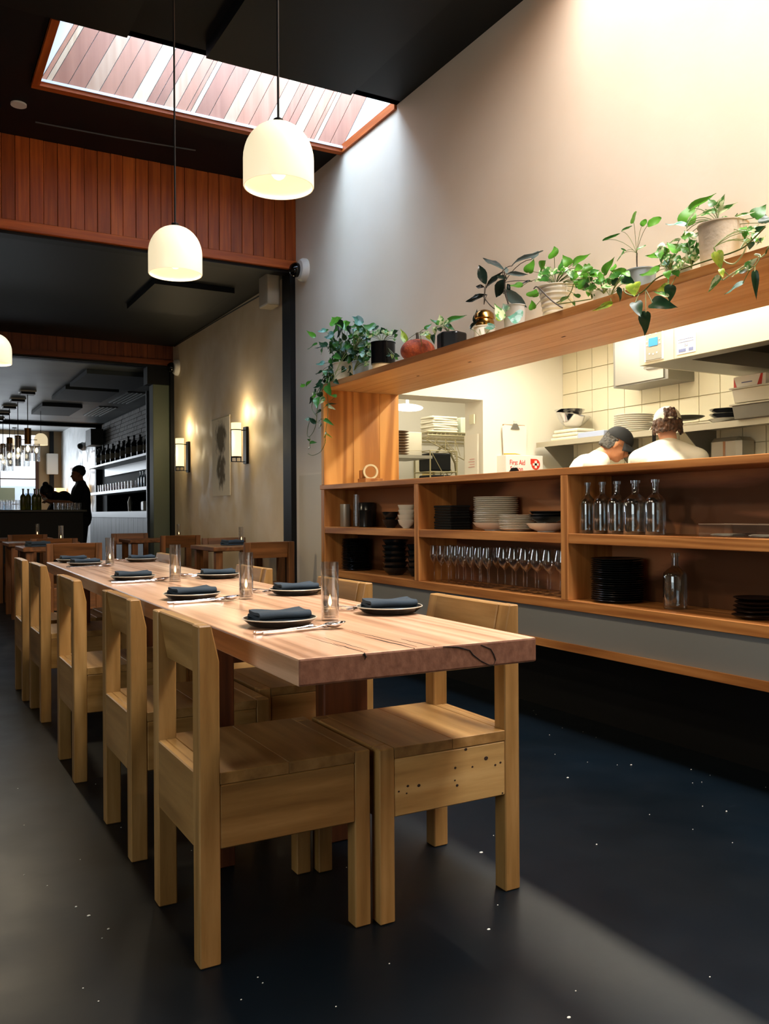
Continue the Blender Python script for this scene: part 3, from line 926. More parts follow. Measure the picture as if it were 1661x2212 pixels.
# ================================================================== pendant lamps
SHADE = mat('lamp_shade_opal', '#f7ecd2', 0.35, emit='#ffe9bd', estr=0.74)
SHADI = mat('lamp_inside_opal', '#e9dfc8', 0.5, emit='#ffe9c4', estr=0.50)
BULB = mat('lamp_bulb', '#fff4dc', 0.4, emit='#fff0cc', estr=3.0)
def pendant(x, y, zb, ctop, label, group, power=22, D=0.23, H=0.21):
    t = empty('pendant_lamp', (x, y, zb)); tag(t, label, 'lamp', group)
    R = D / 2
    pr = [(R * 0.985, 0.0), (R, 0.004), (R, H * 0.42)]
    for i in range(1, 11):
        a = PI / 2 * i / 10
        pr.append((max(0.012, R * math.cos(a) ** 0.92), H * 0.42 + (H * 0.58) * math.sin(a)))
    inner = [(max(0.006, r - 0.004), max(0.0, z - 0.004)) for r, z in pr]
    MB().lathe(pr, 40, cap0=False, cap1=False).build('shade', SHADE, t, smooth=True, sharp=70)
    MB().lathe([pr[0]] + inner, 40, cap0=False, cap1=False).build('inner_surface', SHADI, t, smooth=True, sharp=70)
    MB().ball((0, 0, 0.055), (0.026, 0.026, 0.030)).build('bulb', BULB, t, smooth=True)
    MB().lathe([(0.016, 0.085), (0.016, H + 0.012), (0.006, H + 0.018)], 14).build('socket', BLKM, t, smooth=True)
    MB().cyl((0, 0, H + 0.012), (0, 0, ctop - zb - 0.02), 0.0042, n=8).build('cord', BLACK, t)
    MB().lathe([(0.055, ctop - zb - 0.022), (0.055, ctop - zb - 0.001)], 20).build('canopy', BLACK, t)
    sp_ = bpy.data.lights.new('pendant_bulb', 'SPOT'); sp_.energy = power; sp_.color = (1.0, 0.82, 0.56); sp_.spot_size = math.radians(172); sp_.spot_blend = 0.25; sp_.shadow_soft_size = 0.05
    so_ = bpy.data.objects.new('pendant_bulb', sp_); COL.objects.link(so_); so_.location = (x, y, zb - 0.004)
    return t
PG = 'opal dome pendant lamps over the long table'
pendant(1.08, 2.63, 2.112, CZ, 'opal glass dome pendant lamp nearest the camera, in front of the skylight', PG, 30)
pendant(1.046, 3.73, 2.09, CZ, 'smaller looking opal dome pendant lamp in front of the cedar beam', PG)
pendant(0.56, 6.52, 2.09, CZ, 'opal dome pendant lamp cut by the left edge of the picture', PG, 42)
pendant(-0.7, 9.0, 2.09, 3.17, 'added unseen opal dome pendant lamp lighting the plaster wall, outside the picture', PG, 34)  # unseen lamp, added to brighten the plaster wall
BG = 'opal dome pendant lamps near the street window'
pendant(2.15, 16.3, 2.27, 2.93, 'opal dome pendant lamp hanging beyond the bar, right of the glass cluster', BG, 5)
pendant(2.49, 23.6, 2.72, 3.24, 'distant opal dome pendant lamp in front of the transom window', BG, 5, H=0.25)
pendant(0.9, 0.4, 2.1, CZ, 'added unseen opal dome pendant lamp lighting the chairs, behind the camera', PG, 12)  # added out of view to throw light on the near chairs

# ================================================================== pass counter and shelf unit
un = empty('wall_shelf_unit', (2.72, 1.0, 0.585)); tag(un, 'long open wooden shelf unit with dark walnut backs under the kitchen pass', 'shelf unit')
def U(nm, m_, x0, x1, y0, y1, z0, z1, bev=0.002):
    o = B(nm, m_, x0, x1, y0, y1, z0, z1, None, bev)
    o.parent = un; o.location = Vector(o.location) - Vector((2.72, 1.0, 0.585)); return o
YE = 5.84
U('bottom_board', SHW['y'], 2.72, 3.018, 1.0, YE, 0.585, 0.632)
U('shelf_board', SHW['y'], 2.722, 3.0, 4.506, 5.784, 0.897, 0.944)
U('shelf_board', SHW['y'], 2.722, 3.0, 3.166, 4.454, 0.897, 0.944)
U('shelf_board', SHW['y'], 2.722, 3.0, 1.0, 3.114, 0.897, 0.944)
for a, b in ((YE - 0.055, YE), (4.455, 4.505), (3.115, 3.165)):
    U('divider', SHW['z'], 2.72, 3.0, a, b, 0.632, 1.218)
U('back_panel', WAL, 3.0, 3.018, 1.0, YE, 0.632, 1.218)
ct = MB().prism([(-0.32, -2.42), (0.32, -2.42), (0.32, 2.378), (-0.022, 2.378), (-0.022, 2.44), (-0.32, 2.44)], -0.0170, 0.0175, 'z').build('pass_counter', SHW['y'], loc=(3.04, 3.42, 1.2355), bevel=0.003)
tag(ct, 'long wooden pass counter on top of the shelf unit', 'counter')
# timber frame of the opening: plant shelf overhead and side jamb boards
ps = empty('plant_shelf', (2.72, 1.0, 1.955)); tag(ps, 'thick oak plant shelf over the kitchen pass', 'shelf')
def Q(nm, m_, x0, x1, y0, y1, z0, z1, bev=0.002):
    o = B(nm, m_, x0, x1, y0, y1, z0, z1, None, bev)
    o.parent = ps; o.location = Vector(o.location) - Vector((2.72, 1.0, 1.955)); return o
Q('plank', OAK['y'], 2.72, 2.93, 1.0, 5.84, 1.955, 1.995)
Q('edge_strip', SHW['y'], 2.715, 2.7198, 1.0, 5.84, 1.956, 1.995, 0)
Q('plank', OAK['y'], 2.9305, 3.14, 1.0, 5.84, 1.955, 1.995)
Q('plank', OAK['y'], 3.1405, 3.36, 1.0, 5.84, 1.955, 1.995)
for y in (2.2, 3.45, 4.3, 4.9):
    Q('dowel', CRK, 3.0, 3.012, y, y + 0.03, 1.9545, 1.9552, 0)
jb = empty('side_jamb', (2.72, 5.8, 1.253)); tag(jb, 'oak boarded side jamb of the kitchen pass, half in shadow', 'panel')
for (x0, x1) in ((2.72, 2.965), (2.966, 3.19), (3.191, 3.36)):
    o = B('board', JAMB, x0, x1, 5.785, 5.83, 1.253, 1.955, None, 0.002)
    o.parent = jb; o.location = Vector(o.location) - Vector((2.72, 5.8, 1.253))

# ================================================================== crockery on the shelves
Z1, Z2 = 0.9445, 0.6325     # upper and lower shelf tops
def bowl_stack_item(r, h, foot=0.5):
    return [(r * foot, 0.0), (r * foot, 0.003), (r * 0.82, h * 0.45), (r * 0.97, h * 0.9), (r, h), (r - 0.003, h), (r * 0.80, h * 0.5), (r * 0.45, 0.008), (0.001, 0.006)]
def plate_prof(r, h=0.018):
    return [(r * 0.6, 0.0), (r * 0.62, 0.002), (r * 0.85, h * 0.5), (r, h), (r - 0.002, h + 0.002), (r * 0.84, h * 0.6), (r * 0.6, 0.005), (0.001, 0.005)]
def lathe_obj(nm, prof, m_, n=32):
    return MB().lathe(prof, n, cap0=True, cap1=False).build(nm, m_, smooth=True, sharp=50)
WPL = lathe_obj('dinner_plate', plate_prof(0.125), WHITEC)
WPS = lathe_obj('side_plate', plate_prof(0.095, 0.014), WHITEC)
WBL = lathe_obj('serving_bowl', bowl_stack_item(0.125, 0.045, 0.45), WHITEC)
DPL = lathe_obj('dinner_plate', plate_prof(0.118, 0.012), DARKC)
DPS = lathe_obj('side_plate', plate_prof(0.105, 0.012), DARKC)
DBL = lathe_obj('deep_bowl', bowl_stack_item(0.088, 0.05, 0.55), DARKC)
DB2 = lathe_obj('deep_bowl', bowl_stack_item(0.058, 0.055, 0.5), DARKC)
WB2 = lathe_obj('deep_bowl', bowl_stack_item(0.056, 0.055, 0.4), WHITEC)
_f2 = set()
def put(src, loc, label, cat, group, sc=(1, 1, 1), rot=(0, 0, 0)):
    if src.name in _f2: t = copy_tree(src)
    else: t = src; _f2.add(src.name)
    t.location = loc; t.rotation_euler = rot; t.scale = sc; tag(t, label, cat, group); return t
ORD = ['', 'second', 'third', 'fourth', 'fifth', 'sixth', 'seventh', 'eighth', 'ninth', 'tenth', 'eleventh', 'twelfth', 'thirteenth', 'fourteenth', 'fifteenth', 'sixteenth', 'seventeenth', 'eighteenth', 'nineteenth', 'twentieth', 'twenty-first', 'twenty-second', 'twenty-third', 'twenty-fourth', 'twenty-fifth', 'twenty-sixth']
def pos(i, n):
    return 'bottom of' if i == 0 else ('top of' if i == n - 1 else ORD[i] + ' from the bottom of')
def stack(src, x, y, z0, n, dz, what, cat, where, jitter=0.002, sc=(1, 1, 1)):
    for i in range(n):
        lab = what + ', ' + pos(i, n) + ' ' + where
        o = put(src, (x + random.uniform(-jitter, jitter), y + random.uniform(-jitter, jitter), z0 + i * dz), lab, cat,
            where, sc)
stack(WBL, 2.87, 3.885, Z1, 1, 0.0, 'grey-white shallow bowl under the tall white plate stack', 'bowl', 'the tall white stack')
stack(WPL, 2.87, 3.875, Z1 + 0.036, 13, 0.0108, 'white plate', 'plate', 'the tall white stack on the middle upper shelf', 0.003)
stack(WPS, 2.85, 3.665, Z1, 9, 0.0088, 'small white plate', 'plate', 'the low white stack, middle upper shelf')
put(WBL.name and WBL, (2.85, 3.42, Z1), 'white shallow bowl beneath black bowls at the right of the middle upper shelf', 'bowl', 'shallow serving bowls', (0.85, 0.85, 1))
stack(DBL, 2.85, 3.42, Z1 + 0.047, 3, 0.014, 'black bowl', 'bowl', 'the small black stack on a white bowl', 0.004, (1.0, 1.0, 0.62))
stack(DB2, 2.86, 5.04, Z1, 2, 0.052, 'dark glazed bowl', 'bowl', 'the dark bowl pair on the left upper shelf')
stack(WB2, 2.86, 4.835, Z1, 4, 0.032, 'cream bowl', 'bowl', 'the cream bowl stack on the left upper shelf', 0.003)
stack(WB2, 2.93, 4.74, Z1, 6, 0.030, 'cream bowl', 'bowl', 'the taller cream stack behind, against the divider', 0.003)
stack(DPS, 2.86, 5.55, Z2, 20, 0.0112, 'black plate', 'plate', 'the tall black stack on the left lower shelf', 0.003)
stack(DPS, 2.94, 5.735 - 0.06, Z2, 16, 0.0125, 'black plate', 'plate', 'the far black stack at the left end', 0.002, (0.6, 0.6, 1))
stack(DBL, 2.86, 4.98, Z2, 6, 0.037, 'black deep bowl', 'bowl', 'the black bowl stack, left lower shelf', 0.003)
stack(DB2, 2.90, 4.78, Z2, 5, 0.038, 'dark brown-edged bowl', 'bowl', 'the dark stack against the divider', 0.002)
stack(DPL, 2.865, 2.945, Z2, 20, 0.0098, 'black plate', 'plate', 'the big black stack on the right lower shelf', 0.003)
DPR = lathe_obj('shallow_plate', plate_prof(0.085, 0.014), mat('brown_black_glaze', '#1d1613', 0.2))
stack(DPR, 2.86, 2.20, Z2, 5, 0.0165, 'brown-black uneven plate', 'plate', 'the short stack at the lower right', 0.006)
# black cloth pile, cups
mb = MB()
for i in range(9):
    w = 0.095 + random.uniform(-0.01, 0.006)
    mb.box(-0.07, 0.07, -w, w, i * 0.016, i * 0.016 + 0.0145)
o = mb.build('cloth_pile', mat('black_cloth', '#050506', 0.95), loc=(2.88, 4.33, Z1), bevel=0.006, seg=2)
tag(o, 'pile of folded black cloths on the middle upper shelf', 'cloth')
def pitcher():
    t = empty('metal_pitcher', (2.84, 5.68, Z1)); tag(t, 'brushed steel pitcher at the left end of the upper shelf', 'pitcher')
    MB().lathe([(0.036, 0), (0.037, 0.002), (0.038, 0.165), (0.036, 0.165), (0.035, 0.005), (0.001, 0.004)], 28, cap1=False).build('body', STEEL, t, smooth=True)
    MB().tube([(0, 0.037, 0.14), (0, 0.062, 0.13), (0, 0.064, 0.06), (0, 0.037, 0.035)], 0.005, 6).build('handle', STEELD, t, smooth=True)
pitcher()
o = lathe_obj('glass_beaker', [(0.02, 0), (0.022, 0.001), (0.022, 0.235), (0.0205, 0.235), (0.0205, 0.006), (0.001, 0.006)], GL); o.location = (2.90, 5.62, Z1)
tag(o, 'tall narrow glass beaker behind the steel pitcher', 'glass')
o = lathe_obj('black_jar', [(0.045, 0), (0.05, 0.004), (0.048, 0.11), (0.052, 0.118), (0.049, 0.12), (0.044, 0.11), (0.044, 0.006), (0.001, 0.006)], DARKC); o.location = (2.86, 5.40, Z1)
tag(o, 'round black jar on the left upper shelf', 'jar')
o = lathe_obj('black_jar', [(0.06, 0), (0.064, 0.004), (0.06, 0.17), (0.055, 0.175), (0.054, 0.17), (0.054, 0.006), (0.001, 0.006)], DARKC); o.location = (2.93, 5.51, Z1)
tag(o, 'taller black container behind the round black jar', 'jar')

# bottles
def bottle_prof(r, h):
    return [(r * 0.93, 0), (r, 0.006), (r, h * 0.58), (r * 0.93, h * 0.64), (r * 0.66, h * 0.70), (r * 0.34, h * 0.745), (r * 0.29, h * 0.78), (r * 0.29, h * 0.94),
            (r * 0.40, h * 0.945), (r * 0.40, h), (r * 0.24, h), (r * 0.23, h * 0.78), (r * 0.60, h * 0.69), (r * 0.86, h * 0.635), (r * 0.93, h * 0.57), (r * 0.93, 0.016), (0.001, 0.012)]
BO = lathe_obj('glass_bottle', bottle_prof(0.046, 0.237), GLB, 36)
for i, (y, w, s) in enumerate(((3.068, 'leftmost of the five on the right upper shelf', 0.86), (2.970, 'second from the left of the five on the right upper shelf', 0.92),
                               (2.877, 'middle one of the five on the right upper shelf', 0.92), (2.765, 'largest of five, second from right, upper right shelf', 1.14),
                               (2.65, 'rightmost of the five on the right upper shelf', 0.95))):
    put(BO, (2.80, y, Z1), 'clear bottle, ' + w, 'bottle', 'clear bottles on the right upper shelf', (s, s, 1.0))
put(BO, (2.86, 2.60, Z2), 'single clear bottle standing beside the big black plate stack', 'bottle', 'clear bottles on the lower shelf', (1.08, 1.08, 1.0))

# wine glasses in two staggered rows
def wine_prof(r, h):
    s = h * 0.50
    return [(0.033, 0.0), (0.034, 0.0015), (0.012, 0.004), (0.0032, 0.010), (0.003, s * 0.9), (0.010, s), (r * 0.72, s + 0.018), (r, s + 0.045), (r * 0.98, s + 0.06),
            (r * 0.76, h), (r * 0.76 - 0.0012, h), (r * 0.98 - 0.0014, s + 0.06), (r - 0.0015, s + 0.045), (r * 0.70, s + 0.020), (0.001, s + 0.004)]
WGL = lathe_obj('wine_glass', wine_prof(0.040, 0.225), GL, 24)
WGS = lathe_obj('wine_glass', wine_prof(0.031, 0.215), GL, 24)
names = ['first', 'second', 'third', 'fourth', 'fifth', 'sixth', 'seventh', 'eighth', 'ninth', 'tenth', 'eleventh', 'twelfth']
yy = 3.245
for i in range(6):
    put(WGL, (2.80, yy + 0.092 * i, Z2), 'large wine glass in the front row, ' + names[i] + ' from the right divider', 'wine glass', 'wine glasses on the middle lower shelf')
for i in range(6):
    put(WGL, (2.895, yy + 0.03 + 0.098 * i, Z2), 'large wine glass in the back row, ' + names[i] + ' from the right divider', 'wine glass', 'wine glasses on the middle lower shelf')
for i in range(8):
    put(WGS, (2.80, 3.86 + 0.078 * i, Z2), 'slim wine glass in the front row, ' + names[7 - i] + ' from the left divider', 'wine glass', 'wine glasses on the middle lower shelf')
for i in range(7):
    put(WGS, (2.89, 3.89 + 0.078 * i, Z2), 'slim wine glass in the back row, ' + names[6 - i] + ' from the left divider', 'wine glass', 'wine glasses on the middle lower shelf')

# acrylic trays with slips of paper
GLX = glass('acrylic', refl=0.03, tr=0.97)
def tray(y0, y1, lab):
    t = empty('acrylic_tray', (2.86, (y0 + y1) / 2, Z1)); tag(t, lab, 'tray', 'clear trays on the right upper shelf')
    a = (y1 - y0) / 2; m_ = GLX
    mb = MB().box(-0.075, 0.075, -a, a, 0, 0.003)
    for q in ((-0.075, -0.072, -a, a), (0.072, 0.075, -a, a), (-0.075, 0.075, -a, -a + 0.003), (-0.075, 0.075, a - 0.003, a)):
        mb.box(*q, 0.003, 0.05)
    mb.build('tray_box', m_, t)
    for i in range(4):
        MB().box(-0.04, 0.04, -0.05, 0.05, 0.004 + i * 0.002, 0.0052 + i * 0.002).build('paper_slip', PAPER, t, rot=(0, 0, 0.3 * i - 0.4))
    for z in (0.0495,):
        mb = MB()
        for q in (((-0.075, -a), (0.075, -a)), ((0.075, -a), (0.075, a)), ((0.075, a), (-0.075, a)), ((-0.075, a), (-0.075, -a))):
            mb.tube([(q[0][0], q[0][1], z), (q[1][0], q[1][1], z)], 0.0012, 4)
        mb.build('edge', mat('acrylic_edge', '#c8b6a4', 0.3), t)
tray(2.255, 2.41, 'clear acrylic tray holding paper slips, left one')
tray(2.06, 2.248, 'clear acrylic tray holding paper slips, at the right picture edge')

# ================================================================== things on the pass counter
ZC = 1.2535
t = empty('tape_dispenser', (3.02, 5.62, ZC)); tag(t, 'wooden tape dispenser with a pale roll in the far corner of the pass counter', 'tape dispenser')
B('base', SHW['y'], -0.06, 0.06, -0.05, 0.05, 0, 0.035, t, 0.003); t.scale = (1.25, 1.25, 1.25)
B('side', SHW['z'], -0.05, -0.02, 0.02, 0.05, 0.035, 0.085, t, 0.003)
rr = MB().lathe([(0.045, -0.012), (0.045, 0.012), (0.034, 0.012), (0.034, -0.012), (0.045, -0.012)], 30, cap0=False, cap1=False)
rr.build('tape_roll', mat('tape_cream', '#efe4bc', 0.4), t, smooth=True, loc=(0.0, 0, 0.075), rot=(0, PI / 2, PI / 4 + 0.5))
MB().prism([(0, 0), (0.11, 0.03), (0.12, 0.07), (0.0, 0.05)], 0, 0.012, 'z').build('tape_tail', mat('tape_cream_2', '#f4ecd0', 0.4), t, loc=(0.05, -0.06, 0.003))
t = empty('bulldog_clip', (2.80, 3.62, ZC)); tag(t, 'black binder clip lying on the pass counter in front of the first aid box', 'clip')
MB().prism([(-0.022, 0), (0.022, 0), (0.003, 0.024), (-0.003, 0.024)], -0.02, 0.02, 'y').build('clip_body', BLKM, t)
MB().tube([(0.0, -0.01, 0.022), (0.014, -0.008, 0.040), (0.014, 0.008, 0.040), (0, 0.01, 0.022)], 0.0012, 5).build('clip_wire', STEEL, t)

